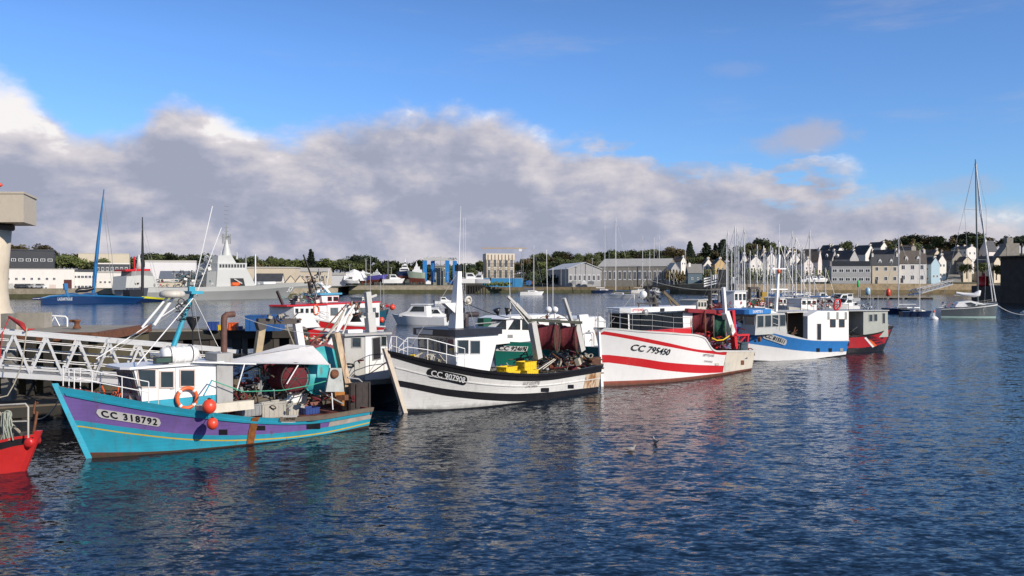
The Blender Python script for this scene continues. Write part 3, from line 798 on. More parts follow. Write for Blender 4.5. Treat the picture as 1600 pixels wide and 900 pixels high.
# turquoise mast leaning aft-up with gantry head
f0 = B1.loc(265, 558, 0.0); f1 = B1.loc(301, 457, 0.0)
mb = MB(); mb.tube([(f0[0], 0, f0[1]), (f1[0], 0, f1[1])], [.12, .085], 8)
MST = mb.build('mast', turq, B1.root)
mb = MB(); mb.box((f1[0], 0, f1[1]), (.5, .9, .12)); mb.box((f1[0] + .2, .2, f1[1] + .14), (.14, .14, .2)); mb.box((f1[0] - .1, -.2, f1[1] + .14), (.14, .14, .2)); mb.build('lamp_bracket', [turq], MST)
random.seed(5); mb = MB()
for k in range(16):
    u = random.uniform(.55, .86); p = Vector((f0[0] + (f1[0] - f0[0]) * u + random.uniform(0, .35), random.uniform(-.2, .2), f0[1] + (f1[1] - f0[1]) * u)); mb.torus(p, random.uniform(.06, .14), .02, Matrix.Rotation(random.uniform(0, 3), 3, 'X'), 10, 5)
mb.build('hanging_gear', rubber, MST)
# white A-frame with round radar
ra = B1.loc(234, 460, 0.6)
mb = MB(); mb.lathe([(0.35, -.14), (.48, -.10), (.5, 0), (.46, .10), (.3, .16)], (ra[0] - .9, .6, ra[1]), 20)
RD = mb.build('radar_dome', offw, B1.root)
fa, fb = B1.loc(180, 566, 1.1), B1.loc(214, 570, 1.1); top = B1.loc(300, 455, 0.0)
mb = MB(); mb.tube([(fb[0], 1.1, fb[1]), (f1[0], 0.1, f1[1] - .2)], .024, 6); mb.tube([(fa[0], -.9, fa[1]), (f1[0], -.1, f1[1] - .2)], .024, 6); mb.build('stay', cleanw, MST)
ba, bb = B1.loc(232, 472, .6), B1.loc(240, 500, .6)
mb = MB(); mb.tube([(ra[0] - .95, .6, ra[1] - .12), (B1.loc(244, 508, .6)[0], .4, B1.loc(244, 508, .6)[1])], .07, 6); mb.tube([(ra[0] - .7, .6, ra[1] - .12), (B1.loc(225, 512, .6)[0], .4, B1.loc(225, 512, .6)[1])], .05, 6); mb.build('bracket', cleanw, RD)
# hanging black cone
cx_, cz_ = B1.loc(301, 506, -.3); mb = MB(); mb.lathe([(.02, -.30), (.30, .26), (.30, .30), (.04, .31)], (cx_, -.3, cz_), 16); CN = mb.build('day_shape', black, B1.root)
mb = MB(); mb.tube([(cx_, -.3, cz_ + .3), (f1[0], -.3, f1[1])], .012, 4); mb.tube([(cx_, -.3, cz_ - .3), (cx_, -.3, cz_ - 1.8)], .03, 4); mb.build('line', rubber, CN)
# whip antennas
for (px, py, qx, qy) in ((298, 470, 332, 322), (306, 462, 346, 356)):
    a, b = B1.loc(px, py, -.4), B1.loc(qx, qy, -.4); mb = MB(); mb.tube([(a[0], -.4, a[1]), (b[0], -.4, b[1])], .018, 5); mb.build('whip_antenna', cleanw, B1.root)
# bow rail
def rp(t, e=0.0): p = B1.surf(t, B1.sheer(t)); return Vector((p.x, p.y - .1, p.z))
ra_ = []
for (px, py, hx, hy) in ((118, 612, 118, 585), (146, 619, 146, 587), (193, 629, 193, 599), (234, 634, 234, 604)):
    t, z = B1.t_of(px, py); p = rp(t); ra_.append((p, 0.80 if px > 118 else .72))
rails(B1.root, ra_, cleanw, .022, (1.0, .5))
ra2 = [(Vector((p.x, -p.y, p.z)), h) for p, h in ra_]; rails(B1.root, [(Vector((ra_[0][0].x + .3, 0, B1.sheer(1))), .75)] + ra2, cleanw, .022)
# red/brown winch and rope on foredeck
chaff(B1.root, 'foredeck_gear', [rusty, rope, orange], B1.xt(.82, 2) - .2, B1.xt(.9, 2), -.5, .7, B1.sheer(.86) - .1, B1.sheer(.86) + .25, 14, 2, (.06, .2))
# two orange buoys hung over the side
for (px, py, r_) in ((327, 635, .27), (332, 662, .22)):
    x_, z_ = B1.loc(px, py, B1.B + .3); buoy(B1.root, (x_, B1.B + .3, z_), r_)
mb = MB(); a = B1.loc(331, 600, B1.B - .3); b = B1.loc(333, 652, B1.B + .3); mb.tube([(a[0], B1.B - .3, B1.loc(322, 618, B1.B - .3)[1]), (b[0], B1.B + .3, b[1])], .015, 4)
p0 = B1.loc(331, 594, 1.3); p1 = B1.loc(318, 618, 1.9); mb.tube([(p0[0], 1.3, p0[1]), (p1[0], 1.9, p1[1])], .03, 5); mb.build('fender_line', turq, B1.root)
# cream bulwark box amidships
a, b = B1.loc(310, 631, 1.9), B1.loc(397, 645, 1.9); mb = MB(); mb.box(((a[0] + b[0]) / 2, 1.75, (a[1] + b[1]) / 2 + .04), (abs(a[0] - b[0]), .3, .36)); mb.build('side_locker', mat('cream painted wood', (.62, .58, .48), .6, .1, grime=.3), B1.root)
# awning: white tarpaulin, ridged
def q1(px, py, y): x, z = B1.loc(px, py, y); return Vector((x, y, z))
A0, A1, A2, A3, A4 = q1(362, 568, 1.2), q1(516, 570, 1.2), q1(489, 540, -.2), q1(459, 534, -.6), q1(350, 563, -.9)
mb = MB(); rowsA = []
def lerp(a, b, u): return a + (b - a) * u
near = [A0, A1]; 
for k in range(7):
    v = k / 6
    L_ = lerp(A0, A4, v); R_ = lerp(A1, A2, v); r_ = []
    for i in range(13):
        u = i / 12; p = lerp(L_, R_, u); p = p + Vector((0, 0, -.10 * math.sin(math.pi * u) * math.sin(math.pi * v) + .02 * math.sin(9 * v + 3 * u)))
        r_.append(p)
    rowsA.append(r_)
mb.grid(rowsA, True); r2 = [[p - Vector((0, 0, .012)) for p in r_] for r_ in rowsA]; mb.grid(r2, True, True)
mb.grid([[lerp(A4, A2, i / 12) for i in range(13)], [lerp(A4, A3, i / 12) - Vector((0, .5, .15)) for i in range(13)]], True)
AW = mb.build('awning', mat('white tarpaulin', (.72, .71, .70), .7, .06, grime=.12, bump=.2, bs=3), B1.root)
mb = MB(); 
for (px, py, y, qx, qy) in ((382, 569, 1.2, 370, 610), (466, 570, 1.1, 448, 600), (515, 569, 1.2, 520, 640)): mb.tube([q1(px, py, y), q1(qx, qy, y)], .03, 6)
mb.tube([q1(300, 566, 1.2), q1(400, 569, 1.2)], .035, 6); mb.build('awning_pole', cleanw, AW)
# big net drums under the awning, steel arm with rust, plate
dm = MB()
c0 = q1(475, 578, .2)
D1 = drum('net_drum', B1.root, q1(448, 590, .1), (0, 1, 0), .70, 1.5, netred, mat('dark drum flange', (.05, .04, .035), .7, .4, rust=.3))
D2 = drum('net_drum', B1.root, q1(489, 590, -.2), (0, 1, 0), .74, .9, netgreen, mat('chipped teal paint', (.05, .38, .40), .5, .25, rust=.3), solid=True)
mb = MB(); a = [B1.loc(px, py, 1.3) for px, py in ((515, 575), (533, 575), (537, 612), (508, 612))]; mb.slab(a, 1.25, 1.35); pl = mb.build('bearing_plate', mat('scratched grey plate', (.40, .42, .40), .5, .3, rust=.35), B1.root)
xq, zq = B1.loc(522, 584, 1.36); mb = MB(); mb.lathe([(.2, -.05), (.2, .08), (.12, .1)], (xq, 1.37, zq), 14, Matrix.Rotation(R(-90), 3, 'X')); mb.build('bearing', rusty, pl)
mb = MB(); a = [B1.loc(px, py, .6) for px, py in ((500, 612), (537, 612), (536, 634), (524, 630))]; mb.slab(a, .5, .7); mb.build('rusty_bracket', mat('orange rusted steel', (.38, .15, .03), .85, .4, vs=5, grime=.3), B1.root)
ar = mat('rust streaked white steel', (.55, .42, .28), .6, .3, rust=.75, streak=.15)
mb = MB(); mb.bar(q1(524, 520, -.2), q1(541, 600, -.2), .34, .3); mb.bar(q1(541, 598, -.2), q1(545, 650, -.2), .4, .4); AM = mb.build('stern_arch', ar, B1.root)
mb = MB(); mb.bar(q1(524, 520, -1.9), q1(541, 600, -1.9), .3, .3); mb.bar(q1(541, 598, -1.9), q1(545, 650, -1.9), .36, .36); mb.bar(q1(525, 523, -.2), q1(525, 523, -2.0), .22, .22); mb.build('arch_beam', ar, AM)
# teal round drum end behind
mb = MB(); c = q1(505, 572, -.9); mb.lathe([(.95, -.04), (.95, .04), (.1, .06)], c, 26, Matrix.Rotation(R(-90), 3, 'X')); mb.build('winch_flange', mat('chipped teal paint', (.05, .38, .40), .5, .25, rust=.3), B1.root)
# scrap of gear on deck: boxes, tubs, trawl door
tub = mat('dull cream tub', (.40, .38, .33), .6, .2, grime=.4)
for (px, py, y, w_, h_, m_) in ((424, 640, .6, 1.1, .75, tub), (458, 640, .4, .8, .5, tub), (452, 622, -.4, 1.1, .4, cleanw), (483, 641, .9, .7, .28, mat('blue tub', (.02, .05, .2), .5)), (405, 637, -.2, .9, .9, wooddk), (388, 640, .9, .9, .5, grey)):
    p = q1(px, py, y); crate(B1.root, (p.x, y, p.z - h_ / 2), (w_, .6, h_), m_, random.uniform(-.1, .1), 'deck_box')
chaff(B1.root, 'deck_gear', [rusty, wooddk, grey, netred, black], q1(550, 640, 0).x, q1(372, 640, 0).x, -1.6, 1.3, 1.15, 1.75, 90, 11, (.08, .45))
chaff(B1.root, 'deck_gear', [black, wooddk, grey, rusty], q1(500, 620, 0).x, q1(365, 620, 0).x, -1.9, -.2, 1.6, 2.9, 60, 12, (.1, .5))
td = mat('dark scorched boards', (.045, .035, .032), .85, .5, vs=4, rust=.15)
tp = q1(557, 617, .5); mb = MB(); mb.plan([(tp.x + .6 * math.cos(a), tp.y + .25 + 0.28 * math.sin(a)) for a in [i * math.pi / 8 for i in range(16)]], tp.z - .72, tp.z + .60)
for k in range(3): mb.box((tp.x - .35 + k * .35, tp.y + .25, tp.z + .02), (.05, .57, 1.1))
mb.build('trawl_door', td, B1.root)
mb = MB(); mb.tube([q1(400, 552 + 80, 1.8), q1(440, 640, 1.9)], .03, 5); g0 = q1(346, 600, 1.3)
pts = [q1(330, 594, 1.3), q1(380, 612, 1.4), q1(440, 610, 1.4), q1(485, 602, 1.3), q1(522, 592, 1.1)]; mb = MB(); mb.tube(pts, .022, 5); mb.build('green_mooring_rope', green_rope, B1.root)
mb = MB(); mb.tube([q1(543, 590, .6), q1(560, 592, .6), q1(566, 597, .6), q1(566, 628, .6)], .04, 6); mb.tube([q1(560, 618, .6), q1(567, 618, .6)], .03, 6); mb.build('stern_hoop', galv, B1.root)

wire(B1.root, sag(q1(301, 458, 0), q1(524, 521, -.2), .5)); wire(B1.root, [q1(300, 460, 0), q1(350, 560, .9)]); wire(B1.root, [q1(300, 460, 0), q1(318, 560, .9)]); wire(B1.root, [q1(299, 470, 0), q1(120, 588, 0)])
for px in (420, 462, 500): wire(B1.root, [q1(px, 560, -.6), q1(px + 12, 600, -.4)], rusty, .05, 'post')
# ================================================================ boat 2: white trawler with black stripes
B2 = Boat('trawler', 'white wooden trawler with black stripes numbered CC 907908, cream stem', (632, 645), (938, 612), 1.9, 1, rake=1.25, B=2.45, wlb=0.82, full=0.60, de=3.4)
B2.set_sheer([(603, 548), (660, 562), (700, 570), (750, 579), (800, 584), (850, 585), (900, 579), (935, 572)])
k0 = B2.band([(630, 639), (700, 639), (800, 630), (935, 609)])
k1 = B2.band([(623, 604), (700, 619), (790, 627), (853, 625), (937, 614)])
k2 = B2.band([(621, 594), (700, 608), (790, 615), (853, 613), (937, 604)])
k3 = B2.band([(604, 557), (660, 573), (700, 581), (750, 590), (800, 595), (850, 595), (900, 588), (935, 582)])
B2.topm = 1
w2 = mat('white trawler planking', (0.72, 0.71, 0.68), 0.4, 0.06, grime=0.22, rust=0.2, planks=.3, scum=.7, streak=.2)
B2.hull([(k0, 1), (k1, 0), (k2, 1), (k3, 0)], [w2, black, redboot, wooddk, white_rust], deckm=3, transom=4, deckdrop=0.35)
cream = mat('cream painted stem', (0.60, 0.52, 0.42), 0.5, 0.15, grime=.3, rust=.12)
B2.stem(cream, .13)
B2.rail_strip('gunwale', black, lambda t: B2.sheer(t) - .10, lambda t: B2.sheer(t) + .05, 0.06, 0.0, 1.0)
B2.rail_strip('rubbing_strake', w2, lambda t: (B2.ev(k2, t) * .45 + B2.ev(k3, t) * .55), lambda t: (B2.ev(k2, t) * .45 + B2.ev(k3, t) * .55) + .05, 0.04, 0.0, .99)
mb = MB(); ts = [0.0 + 0.12 * i / 6 for i in range(7)]
mb.grid([[B2.surf(t, B2.ev(k2, t) + (B2.ev(k3, t) - B2.ev(k2, t)) * k / 4, 0.012) for t in ts] for k in range(5)], True)
mb.build('rust_stained_planking', mat('white paint stained orange', (.62, .50, .36), .6, .25, rust=.7, rustc=(.42, .17, .04), grime=.3), B2.root)
B2.letters('CC 907908', (671, 583), (726, 595), cleanw, plate=0.50, hgt=0.42, platem=black, bold=0.012, xs=.9 if False else 1) if False else B2.letters('CC 907908', (671, 583), (726, 595), cleanw, plate=0.50, hgt=0.44, platem=black, bold=0.012, fill=.96)
faded = mat('faded grey lettering', (.30, .28, .27), .6, .1)
B2.letters('LILY LOUTTE', (816, 599), (844, 598), faded, hgt=.24, off=.02, name='boat_name'); B2.letters('CONCARNEAU', (820, 604), (840, 603), faded, hgt=.15, off=.02, name='home_port')
B2.port_box('freeing_port', black, 845, 606, 857, 612, off=.05); B2.port_box('freeing_port', black, 887, 601, 896, 607, off=.03)
q2 = Q(B2); wy = 1.5
WH2, p, zt = house(B2, 'wheelhouse', cleanw, [(714, 584), (711, 526), (779, 526), (764, 584)], wy, 1.75, mat('navy black roof edge', (.02, .022, .03), .4, .3), .36, .18, .35)
mb = MB(); bx_ = p[1][0]; mb.slab([(p[3][0] + .0, p[0][1]), (p[3][0] + .0, zt), (p[2][0] , zt), (p[2][0] - .02, zt - .4)], wy - .05, wy - .02); 
sidewins(WH2, B2, [(715, 532, 731, 552), (735, 533, 749, 552)], wy, galv, gl, .04)
pf0 = (p[0][0] + (p[1][0] - p[0][0]) * 0, p[0][1]); zf = B2.loc(714, 555, wy)[1]
vv0 = (zf - p[0][1]) / (zt - p[0][1]); vv1 = (B2.loc(713, 531, wy)[1] - p[0][1]) / (zt - p[0][1])
frontwins(WH2, p[0], p[1], wy, vv0 + .02, vv1 + .03, [(-.98 + .392 * i + .02, -.98 + .392 * (i + 1) - .02) for i in range(5)], galv, mat('bright reflecting windscreen', (.10, .11, .12), .05, .4, spec=1), fw=.05)
pm = MB(); pm.box((p[1][0] + .352, -.5, zt + .18), (.03, 1.3, .24)); NP = pm.build('roof_name_board', platew, WH2)
# mast
mb = MB(); b0, b1 = q2(712, 516, .3), q2(716, 424, .3)
mb.bar(b0 - Vector((0, 0, .5)), b0 + (b1 - b0) * .42, .66, .62); M2 = mb.build('mast', cleanw, B2.root)
mb = MB(); mb.add([(b0.x - .3, b0.y - .3, b0.z), (b0.x + .3, b0.y - .3, b0.z), (b0.x + .3, b0.y + .3, b0.z), (b0.x - .3, b0.y + .3, b0.z), (b1.x - .14, b1.y - .13, b1.z), (b1.x + .14, b1.y - .13, b1.z), (b1.x + .14, b1.y + .13, b1.z), (b1.x - .14, b1.y + .13, b1.z)],
                   [(0, 1, 5, 4), (1, 2, 6, 5), (2, 3, 7, 6), (3, 0, 4, 7), (4, 5, 6, 7)], False)
bpy.data.objects.remove(M2); M2 = mb.build('mast', cleanw, B2.root)
mb = MB(); mb.box((b1.x, b1.y, b1.z + .18), (.26, .26, .34)); mb.build('mast_light', black, M2)
w_a, w_b = q2(717, 420, .3), q2(720, 322, .3); mb = MB(); mb.tube([w_a, w_b], [.03, .012], 5); mb.build('whip_antenna', cleanw, M2)
for px in (724, 727): wire(M2, [q2(px + 1, 500, -.2), q2(px, 340, -.2)], cleanw, .008, 'whip_antenna')
tip = q2(692, 474, .3); tb = q2(708, 489, .3); tt = q2(709, 473, .3)
mb = MB(); mb.add([(tip.x, .15, tip.z), (tt.x, .15, tt.z), (tb.x, .15, tb.z), (tip.x, .45, tip.z), (tt.x, .45, tt.z), (tb.x, .45, tb.z)], [(0, 1, 2), (5, 4, 3), (0, 3, 4, 1), (1, 4, 5, 2), (2, 5, 3, 0)], False); mb.build('radar_bracket', cleanw, M2)
for (px, py) in ((700, 486), (721, 485)): c = q2(px, py, .3); mb = MB(); mb.box(c, (.26, .26, .3)); mb.build('deck_lamp', black, M2)
mb = MB(); c = q2(731, 470, .3); mb.torus(c, .22, .07, Matrix.Rotation(R(75), 3, 'X'), 16, 6); mb.ball(c, .12); mb.build('radar_reflector', offw, M2)
e0, e1, e2 = q2(728, 516, -.3), q2(728, 492, -.3), q2(746, 491, -.3)
mb = MB(); mb.tube([e0, e1 - Vector((0, 0, .15)), e1 + Vector((0, 0, -.03)), e1 + Vector((-.12, 0, .02)), e2 + Vector((0, 0, 0))], .15, 10); mb.build('exhaust_pipe', mat('dark exhaust', (.05, .04, .045), .6, .3), B2.root)
# dark solar panel deck roof aft and rails
fr = []
for (px, py, h_) in ((627, 556, 10), (640, 545 + 12, 28), (671, 564, 34), (700, 570, 32), (728, 576, 30)):
    t, z = B2.t_of(px, py + 4); P = B2.surf(t, B2.sheer(t)); fr.append((Vector((P.x, P.y - .15, P.z)), h_ * .0335))
rails(B2.root, fr, cleanw, .026, (1.0, .5))
fr2 = [(Vector((a.x, -a.y, a.z)), h) for a, h in fr]; rails(B2.root, fr2, cleanw, .022, (1.0, .5))
chaff(B2.root, 'foredeck_gear', [yellow, rope, rope, offw], B2.xt(.78, 2) - .4, B2.xt(.93, 2), -.6, .9, B2.sheer(.88), B2.sheer(.88) + .32, 26, 21, (.08, .28))
# aft gantry with two red net drums
aw = mat('grey white gantry paint', (.50, .49, .46), .5, .12, grime=.35, rust=.3)
ZG = q2(850, 503, 1.2).z
mb = MB()
for (px, y, w_) in ((835, 1.3, .38), (868, 0.2, .30), (898, -.9, .38)):
    pass
G0, G1, G2 = q2(832, 508, 1.3), q2(868, 508, 0.0), q2(893, 508, -1.0)
mb = MB(); mb.bar(q2(841, 560, 1.3), q2(831, 503, 1.3), .36, .4); GA = mb.build('net_gantry', aw, B2.root)
mb = MB(); mb.bar(q2(874, 545, 0.2), q2(867, 503, .2), .26, .3); mb.build('gantry_post', aw, GA)
mb = MB(); mb.bar(q2(908, 548, 1.0), q2(897, 500, 1.0), .40, .42); mb.build('gantry_post', aw, GA)
mb = MB(); mb.bar(q2(822, 500, 1.15), q2(908, 504, 1.15), .2, .16); mb.build('gantry_beam', mat('dark gantry beam', (.05, .055, .04), .8, .3), GA)
mb = MB(); mb.bar(q2(793, 463, 1.2), q2(828, 497, 1.2), .12, .14); mb.bar(q2(797, 470, 1.2), q2(834, 517, 1.2), .07, .07); mb.bar(q2(805, 475, 1.2), q2(826, 497, 1.2), .2, .2); mb.build('boom', aw, GA)
mb = MB(); mb.bar(q2(881, 466, 1.0), q2(893, 502, 1.0), .2, .16); mb.bar(q2(883, 472, 1.0), q2(899, 520, 1.0), .08, .08); mb.build('boom', aw, GA)
drum('net_drum', B2.root, q2(855, 527, .6), wx(B2), .88, 1.2, netred, mat('dark mossy rope edge', (.06, .06, .035), .9, .4))
drum('net_drum', B2.root, q2(889, 528, .6), wx(B2), .86, 1.05, netred, mat('dark mossy rope edge', (.06, .06, .035), .9, .4))
a_ = [B2.loc(px, py, .95) for px, py in ((903, 492), (917, 491), (921, 510), (926, 541), (912, 541))]; mb = MB(); mb.slab(a_, .85, 1.05); mb.build('gantry_plate', cleanw, GA)
chaff(B2.root, 'gantry_gear', [black, rusty, rope, grey], q2(925, 530, .9).x, q2(905, 530, .9).x, .3, .9, q2(915, 535, .9).z, q2(915, 512, .9).z, 24, 5, (.08, .25))
chaff(B2.root, 'gantry_gear', [black, rusty, offw], q2(905, 530, .9).x, q2(825, 530, .9).x, .2, .9, ZG + .05, ZG + .35, 20, 6, (.06, .16))
mb = MB()
for px in (857, 867): c = q2(px, 484, .6); mb.ball(c, .2); mb.tube([c, c - Vector((0, 0, .5))], .05)
mb.build('satellite_dome', cleanw, B2.root)
for (px, top_) in ((798, 430), (856, 390), (864, 418)): wire(B2.root, [q2(px, 500, .3), q2(px - (2 if px < 860 else 0), top_, .3)], cleanw, .02, 'whip_antenna')
chaff(B2.root, 'deck_gear', [rusty, wooddk, grey, netred, black, rope], q2(925, 575, .8).x, q2(845, 575, .8).x, -1.8, 1.5, 1.2, 2.2, 90, 31, (.1, .45))
chaff(B2.root, 'deck_gear', [rusty, wooddk, black, grey], q2(920, 560, .3).x, q2(838, 560, .3).x, -1.6, .4, 1.6, 2.3, 60, 32, (.1, .35))
chaff(B2.root, 'deck_gear', [offw, wooddk, grey, rope, galv], q2(842, 580, .8).x, q2(770, 580, .8).x, -1.8, 1.2, 1.35, 1.75, 50, 33, (.08, .35))
# yellow crates
for (px, py, y, rz, n) in ((792, 577, 1.0, .1, 1), (796, 584, 1.3, 0, 1), (822, 569, .9, 0, 3), (825, 582, 1.25, .05, 1)):
    for k in range(n):
        P = q2(px, py, y); c = B2.root.matrix_world if False else None
        cw = Vector((B2.O.x, B2.O.y, 0)) + Vector((*(B2.h * P.x + B2.l * y), P.z))
        ex = empty('fish_crate', (cw.x, cw.y, cw.z - .33 + k * .26 - (0 if n == 1 else .3)), B2.root.rotation_euler.z + rz)
        tag(ex, {0: 'yellow plastic fish crate', 1: 'yellow fish crate'}[0] + {(792, 0): ' in the lower left stack on the white trawler, further in', (796, 0): ' nearest the rail in the lower left stack', (822, 0): ' at the bottom of the tall stack on the white trawler', (822, 1): ' in the middle of the tall stack on the white trawler', (822, 2): ' on top of the tall stack on the white trawler', (825, 0): ' against the rail below the tall stack'}[(px, k)], 'crate', 'yellow fish crates on the white trawler')
        c_ = crate(ex, (0, 0, 0), (1.0, .7, .28 if n > 1 else .5), yellow, 0, 'crate_shell')
tp = q2(927, 572, .8); mb = MB(); mb.plan([(tp.x + .58 * math.cos(a), .9 + .25 * math.sin(a)) for a in [i * math.pi / 8 for i in range(16)]], tp.z - .62, tp.z + .55)
for k in range(4): mb.box((tp.x, .9, tp.z - .45 + k * .28), (1.2, .54, .06))
mb.build('trawl_door', mat('rusty brown boards', (.10, .045, .025), .85, .6, vs=4, rust=.4), B2.root)
mb = MB(); mb.tube([q2(914, 542, 1.2), q2(913, 521, 1.2), q2(917, 519, 1.2), q2(926, 519, 1.2), q2(928, 523, 1.2), q2(928, 540, 1.2)], .03, 6); mb.build('stern_hoop', galv, B2.root)
wire(B2.root, [q2(838, 580, 1.3), q2(866, 561, .8)], offw, .035, 'spar'); wire(B2.root, [q2(848, 577, 1.3), q2(868, 562, .8)], offw, .03, 'spar')
# ================================================================ boat 3: white trawler with red stripes
B3 = Boat('trawler', 'white steel trawler with two red stripes numbered CC 795450, tall plumb bow', (940, 604), (1176, 578), 2.1, 1, rake=0.25, B=2.75, wlb=0.86, full=0.62, de=3.2, we=2.0)
B3.set_sheer([(935, 519), (945, 513), (1000, 517), (1060, 521), (1100, 527), (1114, 546), (1132, 548), (1176, 548)])
j0 = B3.band([(940, 596), (1000, 594), (1040, 592), (1100, 586), (1132, 582), (1175, 575)])
j1 = B3.band([(951, 566.5), (1000, 573), (1040, 579), (1090, 583), (1131, 582)])
j2 = B3.band([(951, 554.5), (1000, 560), (1040, 566), (1090, 570), (1131, 571.5)])
j3 = B3.band([(944, 523), (1000, 533), (1040, 541), (1090, 550), (1131, 555)])
j4 = B3.band([(944, 517.5), (1000, 527), (1040, 535), (1090, 546), (1131, 549)])
red3 = mat('bright red boat paint', (0.55, 0.02, 0.025), 0.35, 0.08, grime=0.08)
w3 = mat('glossy white steel plating', (0.78, 0.77, 0.75), 0.28, 0.04, grime=0.10, rust=.08, streak=.15)
B3.topm = 0
rb3 = mat('brick red boot top', (.32, .07, .045), .6, .12, grime=.3, scum=.8)
B3.hull([(j0, 2), (j1, 0), (j2, 1), (j3, 0), (j4, 1)], [w3, red3, rb3, wooddk, offw], deckm=3, transom=4, deckdrop=0.4, nt=64)
mb = MB(); t0 = B3.t_of(1132, 565)[0]; ts = [0.0 + t0 * i / 8 for i in range(9)]
mb.grid([[B3.surf(t, B3.ev(j0, t) + .02 + (B3.sheer(t) - B3.ev(j0, t) - .02) * k / 5, 0.02) for t in ts] for k in range(6)], True)
mb.build('stern_plating', mat('cream stained plating', (.66, .60, .50), .45, .1, grime=.2, rust=.15), B3.root)
B3.rail_strip('bulwark_cap', mat('white cap rail', (.7, .69, .66), .4), lambda t: B3.sheer(t) - .08, lambda t: B3.sheer(t) + .03, 0.05, 0, 1, n=60)
B3.stem(w3, .07, over=.03)
B3.letters('CC 795450', (987, 543), (1045, 551), inkp, hgt=.58, bold=0.012, shear=.22, off=.02, fill=1.04)
B3.letters('LE P TITJONES'.replace(' ', ''), (1096, 554.5), (1117, 556), faded, hgt=.22, off=.02, name='boat_name', fill=.8); B3.letters('CONCARNEAU', (1098, 564), (1114, 565.5), faded, hgt=.16, off=.02, name='home_port', fill=.8)
for a in ((1132, 566, 1140, 579), (1157, 563, 1162, 570), (1117, 567, 1123, 571)): B3.port_box('freeing_port', offw if a[0] < 1150 else rusty, *a, off=.04)
q3 = Q(B3); wy = .85
mb = MB(); sp = B3.xz([(984, 524), (982, 489), (1082, 489), (1080, 524)], wy)
zt = sp[1][1]; zr = B3.loc(1030, 515, wy)[1]; zl = 2.2
mb.slab([(sp[1][0], zr), (sp[1][0] + .05, zt), (sp[2][0], zt), (sp[2][0], zr)], -wy, wy)
for y_ in (0,): mb.plan([(sp[1][0], -wy), (sp[1][0] + .3, -wy * .45), (sp[1][0] + .3, wy * .45), (sp[1][0], wy)], zr, zt)
W3 = mb.build('wheelhouse', cleanw, B3.root)
mb = MB(); mb.slab([(sp[0][0] + .02, zl), (sp[0][0] + .02, zr - .002), (sp[3][0] - .02, zr - .002), (sp[3][0] - .02, zl)], -wy - .02, wy + .02); mb.build('wheelhouse_base', red3, W3)
blk = mat('black window band', (.006, .007, .009), .25, .3, spec=.25)
a = B3.xz([(983, 491), (1066, 493), (1067, 514), (984, 513)], wy)
for k in range(5):
    u0, u1 = k / 5 + .001, (k + 1) / 5 - .001
    l0, l1 = Vector((a[0][0], wy, a[0][1])), Vector((a[1][0], wy, a[0][1] - .0)); m0, m1 = Vector((a[3][0], wy, zr + .02)), Vector((a[2][0], wy, zr + .02))
    quadwin(W3, black, blk, [lerp(m0, m1, u0), lerp(m0, m1, u1), lerp(l0, l1, u1), lerp(l0, l1, u0)], (0, 1, 0), .02)
for u0, u1 in ((-.44, 0), (0.01, .44)):
    quadwin(W3, black, blk, [(sp[1][0] + .3, wy * u1, zr + .05), (sp[1][0] + .3, wy * u0, zr + .05), (sp[1][0] + .3, wy * u0, zt - .05), (sp[1][0] + .3, wy * u1, zt - .05)], (1, 0, 0), .04, 'windscreen')
quadwin(W3, black, blk, [(sp[1][0] + .27, wy * .5, zr + .05), (sp[1][0] + .03, wy * .97, zr + .05), (sp[1][0] + .03, wy * .97, zt - .05), (sp[1][0] + .27, wy * .5, zt - .05)][::-1], (.55, .83, 0), .04, 'windscreen')
mb = MB(); x0, x1 = sp[1][0], sp[2][0] - .15
mb.plan([(x1, -wy - .15), (x1, wy + .18), (x0, wy + .2), (x0 + .45, wy * .55), (x0 + .45, -wy * .55), (x0, -wy - .18)], zt + .002, zt + .32); RF3 = mb.build('roof', cleanw, W3)
vs, fs = text_pts('LEPTITJONES', .24, .01); mb = MB(); d3 = (Vector((x0, wy + .2, 0)) - Vector((x0 + .45, wy * .55, 0))).normalized(); c3 = Vector((x0 - .75, wy + .195, zt + .17))
mb.add([c3 + Vector((-1, 0, 0)) * v[0] + Vector((0, 0, 1)) * v[1] + Vector((0, .012 + v[2], 0)) for v in vs], fs, False); mb.build('boat_name', red3, RF3)
c = q3(1008, 488, wy + .3); mb = MB(); mb.lathe([(.05, -.18), (.2, -.05), (.22, .12), (.05, .16)], c, 14, Matrix.Rotation(R(-90), 3, 'X')); mb.build('searchlight', galv, W3)
mb = MB(); c = q3(1035, 484, wy + .22); mb.box(c, (.5, .03, .2)); mb.build('side_light_box', black, W3)
rl = []
for (px, py, h_) in ((946, 513, 26), (957, 514, 28), (990, 516.5, 24), (1021, 519, 26), (1054, 521, 24), (1084, 523, 26)):
    t, z = B3.t_of(px, py); P = B3.surf(t, B3.sheer(t)); rl.append((Vector((P.x, P.y - .1, P.z)), h_ * .043))
rails(B3.root, rl, galv, .015, (1.0, .66, .33), post=.015); rails(B3.root, [(Vector((a.x, -a.y, a.z)), h) for a, h in rl], galv, .015, (1.0, .5), post=.015)
